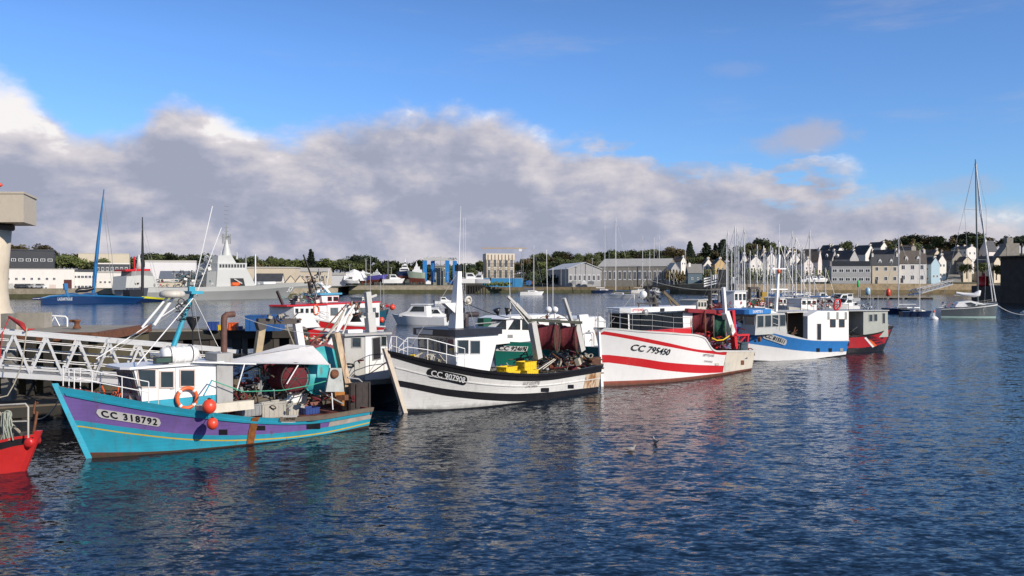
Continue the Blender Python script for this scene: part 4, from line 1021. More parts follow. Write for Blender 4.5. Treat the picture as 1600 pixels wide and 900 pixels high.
# roof gear
sm = mat('sooty steel', (.07, .06, .055), .7, .4, rust=.3)
mb = MB(); mb.tube([q3(1023, 482, 0), q3(1023, 462, 0), q3(1020, 459, 0)], .17, 10); mb.build('exhaust_pipe', sm, B3.root)
mb = MB(); mb.bar(q3(1036, 456, .3), q3(1062, 480, .3), .16, .2); mb.bar(q3(1040, 458, .3), q3(1052, 482, .3), .08, .1); mb.build('boom', mat('dull bronze boom', (.13, .10, .06), .7, .3), B3.root)
mb = MB()
for a_, b_ in (((996, 474), (1030, 474)), ((998, 474), (998, 482)), ((1014, 450), (1014, 474)), ((1004, 460), (1020, 474)), ((1028, 474), (1028, 482)), ((1003, 464), (1024, 464))): mb.tube([q3(*a_, .4), q3(*b_, .4)], .04, 5)
mb.build('roof_frame', sm, B3.root)
c = q3(1005, 460, .4); mb = MB(); mb.ball(c, .26); mb.build('satellite_dome', cleanw, B3.root)
c = q3(1003, 464, .4); 
wire(B3.root, [q3(1016, 480, 0), q3(1010, 432, 0)], sm, .05, 'mast'); chaff(B3.root, 'mast_gear', [sm, black, grey], q3(1026, 460, 0).x, q3(1004, 460, 0).x, -.3, .5, q3(1010, 472, 0).z, q3(1010, 446, 0).z, 22, 41, (.06, .2))
# stern gantry and drums
mb = MB(); mb.bar(q3(1073, 485, 1.2), q3(1132, 488, 1.2), .26, .28); GB = mb.build('gantry_beam', mat('dark red steel', (.22, .015, .02), .5, .2, grime=.3), B3.root)
mb = MB(); mb.bar(q3(1143, 521, 1.9), q3(1133, 488, 1.9), .42, .5); mb.bar(q3(1133, 489, 1.9), q3(1130, 449, 1.9), .2, .3); mb.build('stern_post', cleanw, B3.root)
mb = MB(); mb.box(q3(1144, 512, 2.15), (.35, .1, .5)); mb.build('winch_box', offw, B3.root)
mb = MB(); mb.bar(q3(1148, 545, 1.2), q3(1143, 485, 1.2), .35, .4); mb.build('red_post', red3, B3.root)
mb = MB(); mb.bar(q3(1143, 524, 1.3), q3(1170, 523, 1.3), .15, .15); mb.bar(q3(1168, 524, 1.3), q3(1166, 546, 1.3), .18, .18); mb.bar(q3(1146, 545, 1.3), q3(1164, 526, 1.3), .1, .1); mb.build('stern_frame', red3, B3.root)
drum('net_drum', B3.root, q3(1091, 504, .9), wx(B3), .85, 1.0, netred, rusty); drum('net_drum', B3.root, q3(1105, 502, .4), wx(B3), .9, .9, mat('pink grey nets', (.20, .07, .08), .95, .4, vs=5, bump=.8, bs=25), rusty)
drum('net_drum', B3.root, q3(1125, 509, 1.2), wx(B3), .95, .85, netgreen, grey)
mb = MB(); mb.tube([q3(1112, 528, 1.8), q3(1120, 532, 1.9), q3(1130, 531, 1.9), q3(1139, 525, 1.9)], .05, 6); mb.build('yellow_hose', yellow, B3.root)
chaff(B3.root, 'deck_gear', [rusty, wooddk, grey, netred, black, red3], q3(1172, 545, .5).x, q3(1116, 545, .5).x, -1.8, 1.6, 1.3, 2.3, 80, 42, (.1, .45))
chaff(B3.root, 'deck_gear', [rusty, black, red3, netred], q3(1165, 520, .5).x, q3(1110, 520, .5).x, -1.5, .8, 2.2, 3.6, 50, 43, (.1, .4))
c = q3(1162, 549, 2.3); mb = MB(); mb.box(c, (.95, .12, 1.15)); mb.box(c + Vector((0, .08, .2)), (.7, .06, .1)); mb.box(c + Vector((0, .08, -.25)), (.7, .06, .1)); mb.box(c + Vector((0, 0, .62)), (1.2, .3, .1)); mb.build('trawl_door', mat('slate teal steel', (.045, .08, .10), .6, .3, grime=.3), B3.root)
# ================================================================ boat 4: blue and white fishing boat
B4 = Boat('trawler', 'blue and white fishing boat numbered CC 815511 with tall white aft shelter', (1160, 565), (1327, 556), 2.3, 1, rake=0.9, B=2.5, wlb=0.84, full=0.52, tst=.93)
blue4 = mat('medium blue boat paint', (0.035, 0.19, 0.50), 0.35, 0.12, grime=0.12)
B4.set_sheer([(1150, 502), (1166, 507), (1200, 511), (1235, 523), (1270, 531), (1327, 532)])
i0 = B4.band([(1165, 562), (1240, 565), (1260, 562), (1327, 553)])
i1 = B4.band([(1163, 536), (1200, 541), (1240, 547), (1280, 550), (1327, 549)])
i2 = B4.band([(1152, 510), (1166, 513), (1200, 519), (1235, 527), (1270, 532), (1327, 533)])
B4.topm = 0
B4.hull([(i0, 2), (i1, 0), (i2, 1)], [w3, blue4, black, wooddk, offw], deckm=3, transom=4, deckdrop=0.5)
B4.stem(blue4)
B4.letters('CC 815511', (1193, 524), (1226, 535), inkp, plate=.52, hgt=.46, platem=platew, bold=.02, shear=.25, off=.07)
for px in (1275.5, 1294.5, 1312): B4.port_box('freeing_port', black if px < 1310 else galv, px, 544, px + 5, 550, off=.03)
q4 = Q(B4); wy = 1.5
# forward wheelhouse: glazed grey box with blue roof band
sp = B4.xz([(1232, 512), (1226, 491), (1226, 491), (1232, 512)], 1.7)
zt4 = B4.loc(1200, 490, 1.7)[1]; zb4 = B4.loc(1200, 513, 1.7)[1]
x_f = B4.loc(1182, 500, 1.7)[0]; x_b = B4.loc(1228, 500, 1.7)[0]
mb = MB(); mb.slab([(x_f + .2, zb4 - .5), (x_f, zt4), (x_b + .15, zt4), (x_b - .2, zb4 - .5)], -1.7, 1.7); W4 = mb.build('wheelhouse', mat('light grey cabin paint', (.45, .46, .44), .4, .1, grime=.1), B4.root)
for k in range(4):
    u0, u1 = k / 4 + .02, (k + 1) / 4 - .02; A, Bq = Vector((x_f, 1.7, zb4 + .1)), Vector((x_b, 1.7, zb4 + .1)); T0, T1 = Vector((x_f, 1.7, zt4 - .12)), Vector((x_b, 1.7, zt4 - .12))
    quadwin(W4, galv, gl, [lerp(A, Bq, u0), lerp(A, Bq, u1), lerp(T0, T1, u1), lerp(T0, T1, u0)], (0, 1, 0), .05)
frontwins(W4, (x_f + .2, zb4 - .5), (x_f, zt4), 1.7, .45, .92, [(-.95, -.35), (-.3, .3), (.35, .95)], galv, gl)
mb = MB(); za, zb_ = zt4 + .003, B4.loc(1200, 483, 1.7)[1]; xa, xb = B4.loc(1168, 487, 1.8)[0], B4.loc(1205, 487, 1.8)[0]
mb.plan([(xa, -1.5), (xa, 1.5), (xa - .2, 1.8), (xb, 1.8), (xb, -1.8), (xa - .2, -1.8)], za, zb_); RB = mb.build('roof', blue4, W4)
vs, fs = text_pts('DOPETTE II', .3, .02); cc_ = Vector(((xa + xb) / 2 + .25, 1.812, (za + zb_) / 2)); mb = MB(); mb.add([cc_ + Vector((-v[0] * .85, v[2], v[1])) for v in vs], fs, False); mb.build('boat_name', cleanw, RB)
mb = MB(); mb.slab([(xb - .02, zt4), (xb - .02, zt4 + .45), (xb - 1.5, zt4 + .05), (xb - 1.8, zt4)], -1.2, 1.2); mb.build('roof_fairing', cleanw, W4)
# aft shelter
s0, s1 = B4.loc(1262, 486, 1.9), B4.loc(1326, 486, 1.9); zz = B4.loc(1300, 485, 1.9)[1]; zlo = B4.loc(1290, 533, 1.9)[1]
sl = [B4.loc(px, py, 1.95) for px, py in ((1277, 486), (1326, 486), (1326, 534), (1262, 534), (1262, 494))]
mb = MB(); mb.slab(sl, -1.95, 1.95); SH = mb.build('aft_shelter', w3, B4.root)
for a in ((1276.5, 506, 1282.5, 531),): 
    k = B4.xz([(a[0], a[1]), (a[2], a[1]), (a[2], a[3]), (a[0], a[3])], 1.95); win(SH, None, offw, black, k, 1.95, 1, .03, 'doorway')
for a in ((1297, 499, 1305, 511), (1311, 499, 1319, 511)): k = B4.xz([(a[0], a[1]), (a[2], a[1]), (a[2], a[3]), (a[0], a[3])], 1.95); win(SH, None, rusty, gl, k, 1.95, 1, .03)
for px in (1293, 1307, 1320): k = B4.xz([(px, 488), (px + 2.5, 488), (px + 2.5, 499), (px, 499)], 1.95); win(SH, None, galv, grey, k, 1.95, 1, .02, 'vent')
mb = MB(); zo = B4.loc(1245, 494, 1.9)[1]
mb.box(((x_b + s0[0]) / 2 - .1, 0, zt4 + .03), (abs(x_b - s0[0]) + .2, 3.6, .07)); mb.build('deck_canopy', offw, B4.root)
mb = MB(); mb.slab([(x_b - .3, 1.0), (x_b - .3, zt4), (x_b - .4, zt4), (x_b - .4, 1.0)], -1.6, 1.6); mb.slab([(s0[0] + .1, 1.0), (s0[0] + .1, zt4), (s0[0] + .05, zt4), (s0[0] + .05, 1.0)], -1.5, 1.5); mb.build('bulkhead', mat('dark brown interior', (.06, .045, .03), .9), B4.root)
chaff(B4.root, 'deck_gear', [wooddk, rusty, black, offw, rope], s0[0], x_b - .5, -1.5, 1.4, 1.0, 2.4, 70, 44, (.1, .5))
mb = MB(); mb.slab([B4.loc(px, py, -1.6) for px, py in ((1225, 495), (1262, 495), (1262, 530), (1232, 530))], -1.65, -1.6); mb.build('tarpaulin', mat('brown hanging net', (.10, .075, .045), .95, .4, vs=3), B4.root)
rl = []
for (px, py) in ((1156, 504), (1168, 507), (1184, 509), (1200, 511), (1220, 517)):
    t, z = B4.t_of(px, py); P = B4.surf(t, B4.sheer(t)); rl.append((Vector((P.x, P.y - .12, P.z)), .95))
rails(B4.root, rl, galv, .025, (1, .5))
lt = [q4(px, 486, 1.8) for px in (1262, 1284, 1305, 1326)]
rails(SH, [(p, 1.1) for p in lt] , sm, .025, (1, .55), 'roof_rail'); rails(SH, [(Vector((p.x, -p.y, p.z)), 1.1) for p in lt], sm, .025, (1, .55), 'roof_rail')
mb = MB(); c = q4(1308, 476, .6); mb.torus(c, .5, .09, Matrix.Rotation(R(80), 3, 'X'), 18, 6)
for k in range(4): mb.tube([c, c + Vector((math.cos(k * 1.57) * .5, 0, math.sin(k * 1.57) * .5))], .05)
mb.build('hose_reel', red3, SH)
mb = MB(); mb.bar(q4(1212, 490, 0), q4(1217, 398, 0), .22, .22); M4 = mb.build('mast', cleanw, B4.root)
wire(M4, [q4(1217, 400, 0), q4(1218, 350, 0)], cleanw, .02, 'whip_antenna')
mb = MB(); mb.bar(q4(1206, 420, 0), q4(1228, 420, 0), .1, .1); mb.bar(q4(1204, 452, 0), q4(1230, 452, 0), .1, .1); mb.build('crosstree', cleanw, M4)
c = q4(1217, 424, .2); mb = MB(); mb.lathe([(.12, -.18), (.13, .12), (.06, .18)], c, 12); mb.build('navigation_lamp', orange, M4)
# ================================================================ boat 5: small red cabin boat beyond
B5 = Boat('cabin_boat', 'small red fishing boat with boxy grey cabin and orange black bow stripes', (1378, 548), (1300, 552), 1.2, -1, rake=1.15, B=1.75, wlb=0.8, full=0.5, cat='fishing boat')
B5.set_sheer([(1300, 522), (1327, 524), (1350, 523), (1375, 519), (1392, 512)])
u0_ = B5.band([(1300, 545), (1327, 544), (1350, 543), (1380, 537)]); u1_ = B5.band([(1300, 527), (1327, 527.5), (1350, 526), (1375, 521), (1391, 515)])
red5 = mat('worn red boat paint', (.42, .02, .03), .4, .15, grime=.15)
B5.topm = 1; B5.hull([(u0_, 1), (u1_, 0)], [red5, black, wooddk, offw], deckm=2, transom=3, deckdrop=.25); B5.stem(black)
# painted chevrons at the bow
for (pts_, m_) in ((((1348, 524), (1366, 525), (1383, 537), (1372, 541)), black), (((1350, 528), (1353, 526.5), (1366, 541.5), (1363, 543)), cleanw), (((1355, 530), (1362, 532), (1370, 540), (1366, 541.5)), orange)):
    mb = MB(); pp = []
    for v in range(5):
        r_ = []
        for u in range(5):
            U, V = u / 4, v / 4; px = (pts_[0][0] * (1 - U) + pts_[1][0] * U) * (1 - V) + (pts_[3][0] * (1 - U) + pts_[2][0] * U) * V; py = (pts_[0][1] * (1 - U) + pts_[1][1] * U) * (1 - V) + (pts_[3][1] * (1 - U) + pts_[2][1] * U) * V
            t, z = B5.t_of(px, py); r_.append(B5.surf(t, z, .015 + (.01 if m_ is not black else 0)))
        pp.append(r_)
    mb.grid(pp, False); mb.build('painted_chevron', m_, B5.root)
q5 = Q(B5); yc = -1.3
k = [B5.loc(px, py, yc) for px, py in ((1349, 522), (1349, 486), (1387, 486), (1388, 516))]
mb = MB(); mb.slab([k[0], (k[0][0], k[1][1]), (k[2][0], k[1][1]), (k[3][0] + .0, k[0][1] - .3), (k[0][0], k[0][1] - .4)], -1.3, 1.3); C5 = mb.build('cabin', mat('grey green cabin paint', (.36, .38, .34), .5, .1, grime=.2), B5.root)
for a in ((1358, 491.5, 1363, 502), (1365.5, 491, 1370.5, 501.5), (1379, 489.5, 1382.5, 505)): kk = B5.xz([(a[0], a[1]), (a[2], a[1]), (a[2], a[3]), (a[0], a[3])], -1.3); win(C5, None, galv, gl, kk, -1.3, -1, .03)
k2_ = [B5.loc(px, 486, yc) for px in (1310, 1349)]
mb = MB(); mb.box(((k2_[0][0] + k[2][0]) / 2 - .1, 0, k[1][1] + .04), (abs(k2_[0][0] - k[2][0]) + .3, 2.9, .08)); mb.build('cabin_roof', galv, C5)
mb = MB()
for y_ in (-1.25, 1.25): mb.tube([(k[0][0] - 2.6, y_, .9), (k[0][0] - 2.6, y_, k[1][1])], .05)
mb.slab([(k[0][0] - 2.7, .8), (k[0][0] - 2.7, k[1][1]), (k[0][0] - .02, k[1][1]), (k[0][0] - .02, .8)], 1.2, 1.25); mb.build('canopy_post', black, C5)
chaff(B5.root, 'deck_gear', [black, grey, offw, rusty], k[0][0] - 2.5, k[0][0] - .2, -1.1, 1.1, .9, 2.3, 50, 51, (.1, .35))
chaff(C5, 'roof_gear', [black, grey, cleanw], k[0][0], k[2][0] - .4, -1.1, 1.1, k[1][1] + .1, k[1][1] + .6, 26, 52, (.06, .2))
for (px, top_) in ((1344, 452), (1360, 448), (1372, 462)): wire(C5, [q5(px, 486, -.3), q5(px, top_, -.3)], cleanw, .02, 'whip_antenna')

wire(B2.root, sag(q2(722, 470, .3), q2(828, 500, 1.2), .25), black, .02)
for px, py in ((777, 487), (793, 487)):
    mb = MB(); c = q2(px, py, .8); mb.lathe([(.02, -.22), (.24, .16), (.02, .18)], c, 10, Matrix.Rotation(R(20 if px < 785 else -20), 3, 'Y')); mb.build('day_shape', black, B2.root)
for a_, b_ in (((716, 424, .3), (640, 545, 0)), ((716, 424, .3), (745, 520, 1.2)), ((716, 424, .3), (735, 520, -1.2))): wire(B2.root, [q2(*a_), q2(*b_)])
wire(B3.root, sag(q3(1010, 436, 0), q3(1130, 452, 1.9), .3)); wire(B3.root, [q3(1010, 436, 0), q3(948, 512, 0)]); wire(B4.root, [q4(1217, 400, 0), q4(1155, 500, 0)]); wire(B4.root, sag(q4(1217, 402, 0), q4(1325, 470, 0), .4))
# ================================================================ quay, gangway, jetty on the left
conc = mat('stained concrete', (0.30, 0.28, 0.24), 0.9, 0.25, grime=0.55, vs=0.8, bump=0.3, bs=4)
olive = mat('olive stained quay face', (0.10, 0.085, 0.045), 0.95, 0.4, vs=0.7, bump=0.5, bs=3, grime=.5)
def wbox(mb, px0, px1, D0, D1, z0, z1):
    a, b = at(px0, HZ, D0), at(px1, HZ, D0); c = at(px1, HZ, D1); mb.plan([(a.x, D0), (b.x, D0), (b.x, D1), (a.x, D1)], z0, z1)
QD = 48.0
mb = MB(); mb.m = 0
a = at(-420, HZ, QD).x; b = at(152, HZ, QD).x
mb.plan([(a, QD), (b, QD), (b - .9, QD + 9), (a, QD + 9)], 1.75, 3.55); mb.plan([(a, QD + 5), (b - 2, QD + 5), (b - 2, QD + 8.8), (a, QD + 8.8)], -1.2, 1.747)
LQ = mb.build('quay_wall', [olive]); tag(LQ, 'near quay block with rusty brown edge beam behind the aluminium gangway', 'quay')
mb = MB(); mb.plan([(a, QD - .25), (b + .25, QD - .25), (b - .7, QD + 9), (b - 1.2, QD + 9), (b - .3, QD + .3), (a, QD + .3)], 3.553, 4.0); mb.build('edge_beam', rusty, LQ)
mb = MB(); mb.plan([(a, QD + .31), (b - .31, QD + .31), (b - 1.21, QD + 9), (a, QD + 9)], 3.553, 3.95); mb.build('quay_top', conc, LQ)
for px in (-60, -20, 20, 48, 75, 104, 130):
    P = at(px, HZ, QD - .5); mb = MB(); mb.box((P.x, QD - .5, 1.6), (.35, .35, 4.4)); mb.build('fender_pile', dark, LQ)
# concrete block with lichen and white railing on the quay
mb = MB(); P = at(44, HZ, 54); mb.box((P.x, 54, 3.954 + .45), (2.4, .9, .9)); tag(mb.build('concrete_block', conc), 'lichen spotted concrete block on the quay beside the crane foot', 'concrete block')
rt = empty('railing', (at(84, HZ, 55).x, 55, 3.954), 0, 'short white tubular railing on the quay beside the concrete block', 'railing')
mb = MB(); mb.tube([(-.75, 0, 0), (-.75, 0, .72), (.72, 0, .62), (.82, 0, .5), (.82, 0, 0)], .05, 8); mb.build('handrail', cleanw, rt)
mb = MB(); mb.tube([(-.3, 0, .04), (.05, 0, .62)], .035, 6); mb.tube([(.05, 0, .62), (.35, 0, .04)], .035, 6); mb.build('brace', cleanw, rt)
mb = MB(); c = at(120, HZ, 52); mb.lathe([(.22, 0), (.2, .1), (.14, .16), (.15, .4), (.24, .46), (.2, .52)], (c.x, 52, 4.0), 12); mb.box((c.x - .15, 52, 4.44), (.5, .22, .16)); tag(mb.build('bollard', rusty), 'rusty orange bollard on the quay edge', 'bollard')
# crane: tan head box on a flaring pedestal
tan = mat('tan painted steel', (0.56, 0.49, 0.38), 0.5, 0.06, grime=0.15, bump=.05)
CR = empty('dock_crane', (at(-60, HZ, 50).x, 50, 3.954), 0, 'tan quayside crane with big boxy head at the left edge', 'crane')
def crl(px, py, D): p = at(px, py, D); return Vector((p.x - CR.location.x, p.y - 50, p.z - 3.954))
Dn, Df = 48.5, 52.0
nb, nt_ = crl(37, 347, Dn), crl(37, 301, Dn)
fb, ft = crl(57, 350, Df), crl(57, 308, Df)
lx = crl(-260, 300, Dn).x
mb = MB(); zb0, zt0 = nb.z, nt_.z
mb.add([(lx, nb.y, zb0), (nb.x, nb.y, zb0), (fb.x, fb.y, zb0), (lx, fb.y, zb0), (lx, nb.y, zt0), (nb.x, nb.y, zt0), (fb.x, fb.y, zt0), (lx, fb.y, zt0)],
       [(3, 2, 1, 0), (4, 5, 6, 7), (0, 1, 5, 4), (1, 2, 6, 5), (2, 3, 7, 6), (3, 0, 4, 7)], False)
HB = mb.build('head_box', tan, CR)
mb = MB(); mb.add([(lx, nb.y - .04, zt0 - .06), (nb.x + .06, nb.y - .04, zt0 - .06), (fb.x + .08, fb.y, zt0 - .06), (lx, fb.y, zt0 - .06), (lx, nb.y - .04, zt0 + .05), (nb.x + .06, nb.y - .04, zt0 + .05), (fb.x + .08, fb.y, zt0 + .05), (lx, fb.y, zt0 + .05)],
       [(3, 2, 1, 0), (4, 5, 6, 7), (0, 1, 5, 4), (1, 2, 6, 5), (2, 3, 7, 6), (3, 0, 4, 7)], False); mb.build('cover_plate', tan, HB)
cx0 = crl(-12, 400, 50).x
mb = MB(); mb.lathe([(1.6, 0), (1.45, .5), (1.05, 1.4), (.95, 2.3), (1.0, 3.6), (1.15, zb0 - .35)], (cx0 - .2, 0, 0), 20); mb.build('pedestal', tan, CR)
mb = MB(); mb.lathe([(1.25, 0), (1.3, .08), (1.3, .25), (1.2, .34)], (cx0 - .2, 0, zb0 - .35), 20); mb.build('slewing_ring', sm, CR)
mb = MB(); mb.lathe([(.05, -.1), (.16, 0), (.05, .1)], crl(0, 289, 48.3), 12); mb.build('lamp', buoyr, CR)
mb = MB(); P = at(13, HZ, 44.5); mb.box((P.x, 44.5, 3.0), (.5, .5, 4.3)); PO = tag(mb.build('mooring_pile', mat('grey weathered timber', (.20, .19, .17), .9, .25)), 'square grey timber post with a red strap at the gangway head', 'post')
# gangway: aluminium truss
A0_, A1_ = at(-60, HZ, 40.5), at(372, HZ, 46.5)
gang = empty('gangway', (A0_.x, A0_.y, 0), math.atan2(A1_.y - A0_.y, A1_.x - A0_.x), 'long aluminium truss gangway sloping down from the quay to the pontoon', 'gangway')
GL = (A1_ - A0_).xy.length
def gz(px, py):
    d = ray(px, py); a_, b_ = A0_.xy, A1_.xy; n = Vector((-(b_ - a_).y, (b_ - a_).x)).normalized(); k = (a_ - CP.xy).dot(n) / d.xy.dot(n); P = CP + d * k
    return (P.xy - a_).dot((b_ - a_).normalized()), P.z
(x1, z1), (x2, z2), (x3, z3), (x4, z4) = gz(8, 519), gz(330, 546), gz(0, 585), gz(134, 597)
def ztop_(x): return z1 + (z2 - z1) * (x - x1) / (x2 - x1)
def zbot_(x): return z3 + (z4 - z3) * (x - x3) / (x4 - x3)
sl_ = (z2 - z1) / (x2 - x1); hh_ = ztop_(x3) - z3
zbot_ = lambda x: ztop_(x) - hh_
WG = 1.5
for y, nm in ((0, 'side_truss'), (WG, 'side_truss')):
    mb = MB()
    mb.bar((0, y, ztop_(0)), (GL, y, ztop_(GL)), .13, .19); mb.bar((0, y, zbot_(0)), (GL, y, zbot_(GL)), .14, .24)
    mb.bar((0, y + .0, zbot_(0) + .33), (GL, y, zbot_(GL) + .33), .05, .10)
    n = 9; st = GL / n
    for i in range(n):
        xa, xm, xb = i * st, (i + .5) * st, (i + 1) * st
        mb.bar((xa, y, zbot_(xa) + .12), (xm, y, ztop_(xm) - .09), .10, .11); mb.bar((xm, y, ztop_(xm) - .09), (xb, y, zbot_(xb) + .12), .10, .11)
    mb.build(nm, alu, gang)
for y in (.12, WG - .12):
    for k in (.36, .60, .80):
        mb = MB(); mb.tube([(0, y, zbot_(0) + hh_ * k), (GL, y, zbot_(GL) + hh_ * k)], .028, 6); mb.build('handrail', alu, gang)
mb = MB(); mb.bar((0, WG / 2, zbot_(0) + .10), (GL, WG / 2, zbot_(GL) + .10), WG - .16, .06); mb.build('walkway_deck', galv, gang)
# red straps and rope by the gangway head
mb = MB(); P = [at(14, 495, 43), at(34, 507, 42), at(40, 516, 41.5), at(54, 514, 42)]
mb.tube(P, [.05, .13, .08, .02], 7); mb.tube([at(14, 497, 43), at(4, 520, 41), at(0, 560, 40.5)], .025, 6)
tag(mb.build('strap', mat('faded red webbing', (.45, .03, .03), .8, .2)), 'faded red webbing strap draped over the gangway head', 'strap')
mb = MB(); mb.tube([at(42, 512, 39.8), at(38, 545, 39.7), at(34, 570, 39.7), at(22, 600, 39.7), at(12, 618, 39.6), at(0, 621, 39.5), at(-20, 618, 39)], .028, 6)
tag(mb.build('mooring_rope', rope), 'pale rope hanging in a loop below the gangway', 'rope')
# floating pontoon
A, Bp = at(-120, HZ, 41.5), at(425, HZ, 49.5); C_, D_ = at(425, HZ, 52.5), at(-120, HZ, 46.8)
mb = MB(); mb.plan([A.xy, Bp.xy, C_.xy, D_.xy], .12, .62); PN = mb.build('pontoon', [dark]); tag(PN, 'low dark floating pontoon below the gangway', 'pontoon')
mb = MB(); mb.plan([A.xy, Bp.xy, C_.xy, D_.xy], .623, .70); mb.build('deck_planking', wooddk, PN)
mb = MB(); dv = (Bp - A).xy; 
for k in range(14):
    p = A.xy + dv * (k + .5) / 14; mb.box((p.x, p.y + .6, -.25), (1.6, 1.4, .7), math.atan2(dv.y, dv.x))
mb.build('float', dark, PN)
mb = MB(); mb.tube(sag(at(68, 668, 36).lerp(at(95, 620, 38), 1), at(58, 655, 40.5), .25), .03, 5); 
tag(mb.build('mooring_rope', rope), 'pale rope from the purple trawler bow to the pontoon', 'rope')
# long jetty on piles behind
ja, jb = at(120, HZ, 78), at(480, HZ, 84)
JT = empty('jetty', (ja.x, ja.y, 0), math.atan2((jb - ja).y, (jb - ja).x), 'long dark jetty on piles behind the gangway and exhaust pipe', 'jetty')
JL = (jb - ja).xy.length
mb = MB(); mb.plan([(0, 0), (JL, 0), (JL, 3.5), (0, 3.5)], 2.0, 2.3); mb.build('deck', mat('grey jetty deck', (.22, .20, .16), .9, .2), JT)
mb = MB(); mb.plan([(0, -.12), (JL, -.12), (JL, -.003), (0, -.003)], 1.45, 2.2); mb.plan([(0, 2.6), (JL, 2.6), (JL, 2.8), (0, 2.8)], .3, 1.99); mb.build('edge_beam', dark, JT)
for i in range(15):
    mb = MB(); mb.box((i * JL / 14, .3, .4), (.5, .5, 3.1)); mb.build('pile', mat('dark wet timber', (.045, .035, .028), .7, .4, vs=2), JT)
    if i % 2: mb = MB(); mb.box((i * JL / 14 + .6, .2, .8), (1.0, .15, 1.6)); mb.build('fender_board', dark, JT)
# gear on the jetty
def on_jetty(px, py, D=81): p = at(px, py, D); return Vector((p.x, D, 2.3))
sc_ = 81 / F
def gear_box(name, px0, px1, py0, py1, m, label, cat, D=81, group=None, dep=None):
    w_ = (px1 - px0) * D / F; h_ = (py1 - py0) * D / F; c = on_jetty((px0 + px1) / 2, py1, D)
    e = empty(name, c, random.uniform(-.1, .1), label, cat, group); dp = dep or w_ * .8
    mb = MB(); mb.box((0, 0, h_ * .46), (w_, dp, h_ * .92)); sh = mb.build('shell', m, e)
    mb = MB(); mb.box((0, 0, h_ * .96 + .002), (w_ + .06, dp + .06, h_ * .08)); mb.build('rim', m, e)
    for k in (-.35, 0, .35): r_ = MB(); r_.box((k * w_, -dp / 2 - .02, h_ * .45), (.05, .04, h_ * .8)); r_.build('rib', m, e)
    return e
gear_box('fish_tub', 358, 371, 500, 512, orange, 'bright orange fish tub on the jetty behind the exhaust pipe', 'tub')
gear_box('fish_tub', 326, 341, 501, 514, mat('dark blue plastic', (.03, .07, .25), .5), 'dark blue fish tub on the jetty left of the exhaust pipe', 'tub')
gear_box('fish_tub', 339, 345, 506, 514, yellow, 'small yellow box between two blue tubs on the jetty', 'box')
gear_box('fish_tub', 373, 379, 506, 512, mat('dark blue plastic', (.03, .07, .25), .5), 'small blue tub right of the orange tub on the jetty', 'tub')
gear_box('skip_container', 388, 441, 487, 511, mat('blue corrugated steel', (.02, .10, .30), .5, .2, grime=.3, rust=.15), 'blue steel container on the jetty behind the trawl gantry', 'container', D=80.5, dep=2.2)
# ================================================================ small red boat at the left edge
B6 = Boat('red_workboat', 'small red boat with hoop rails and coiled rope at the lower left edge', (36, 736), (-110, 744), .95, -1, rake=.55, B=1.25, wlb=.8, full=.55, cat='boat', de=2.4)
B6.set_sheer([(-110, 705), (0, 688), (25, 683), (46, 680)])
red6 = mat('scratched red paint', (.50, .025, .025), .35, .12, grime=.15, vs=4)
v0 = B6.band([(-110, 726), (0, 703), (25, 697), (46, 694)]); v1 = B6.band([(-110, 712), (0, 692), (25, 687), (46, 684)])
B6.topm = 0; B6.hull([(v0, 0), (v1, 1)], [red6, black, redboot, wooddk], deckm=3, transom=0, deckdrop=.3); B6.stem(red6)
q6 = Q(B6)
mb = MB(); mb.tube([q6(44, 684, -.6), q6(44, 636, -.6), q6(40, 631, -.6), q6(20, 632, -.6), q6(-60, 636, -.6)], .035, 7); mb.tube([q6(44, 658, -.6), q6(-60, 661, -.6)], .03, 6); mb.build('hoop_rail', mat('grey tube', (.42, .40, .36), .6, .2, rust=.2), B6.root)
mb = MB(); mb.tube([q6(53, 686, .2), q6(53, 640, .2), q6(56, 626, .2), q6(60, 630, .2)], .04, 7); mb.tube([q6(50, 690, .0), q6(58, 643, .0)], .05, 6); mb.build('bow_post', rusty, B6.root)
mb = MB(); mb.lathe([(.1, -.3), (.2, -.25), (.12, 0), (.2, .25), (.1, .3)], q6(50, 690, 0), 12, Matrix.Rotation(R(90), 3, 'X')); mb.build('bow_roller', red6, B6.root)
mb = MB(); random.seed(8)
for k in range(22):
    y_ = random.uniform(-.7, -.5); px = random.uniform(2, 18); mb.tube([q6(px, 644, y_), q6(px + random.uniform(-5, 5), 665, y_ - .06), q6(px + random.uniform(-8, 8), 688, y_)], .022, 5)
for k in range(5): mb.torus(q6(12, 648, -.62), .14, .022, Matrix.Rotation(R(80 + k * 5), 3, 'X'), 14, 5)
mb.build('coiled_rope', mat('pale green grey rope', (.33, .36, .30), .9, .3), B6.root)
mb = MB(); mb.bar(q6(-6, 640, -.3), q6(32, 676, -.3), .06, .06); mb.bar(q6(18, 655, -.2), q6(4, 690, -.2), .05, .05); mb.build('oar', mat('pale wood', (.42, .36, .28), .7, .2), B6.root)
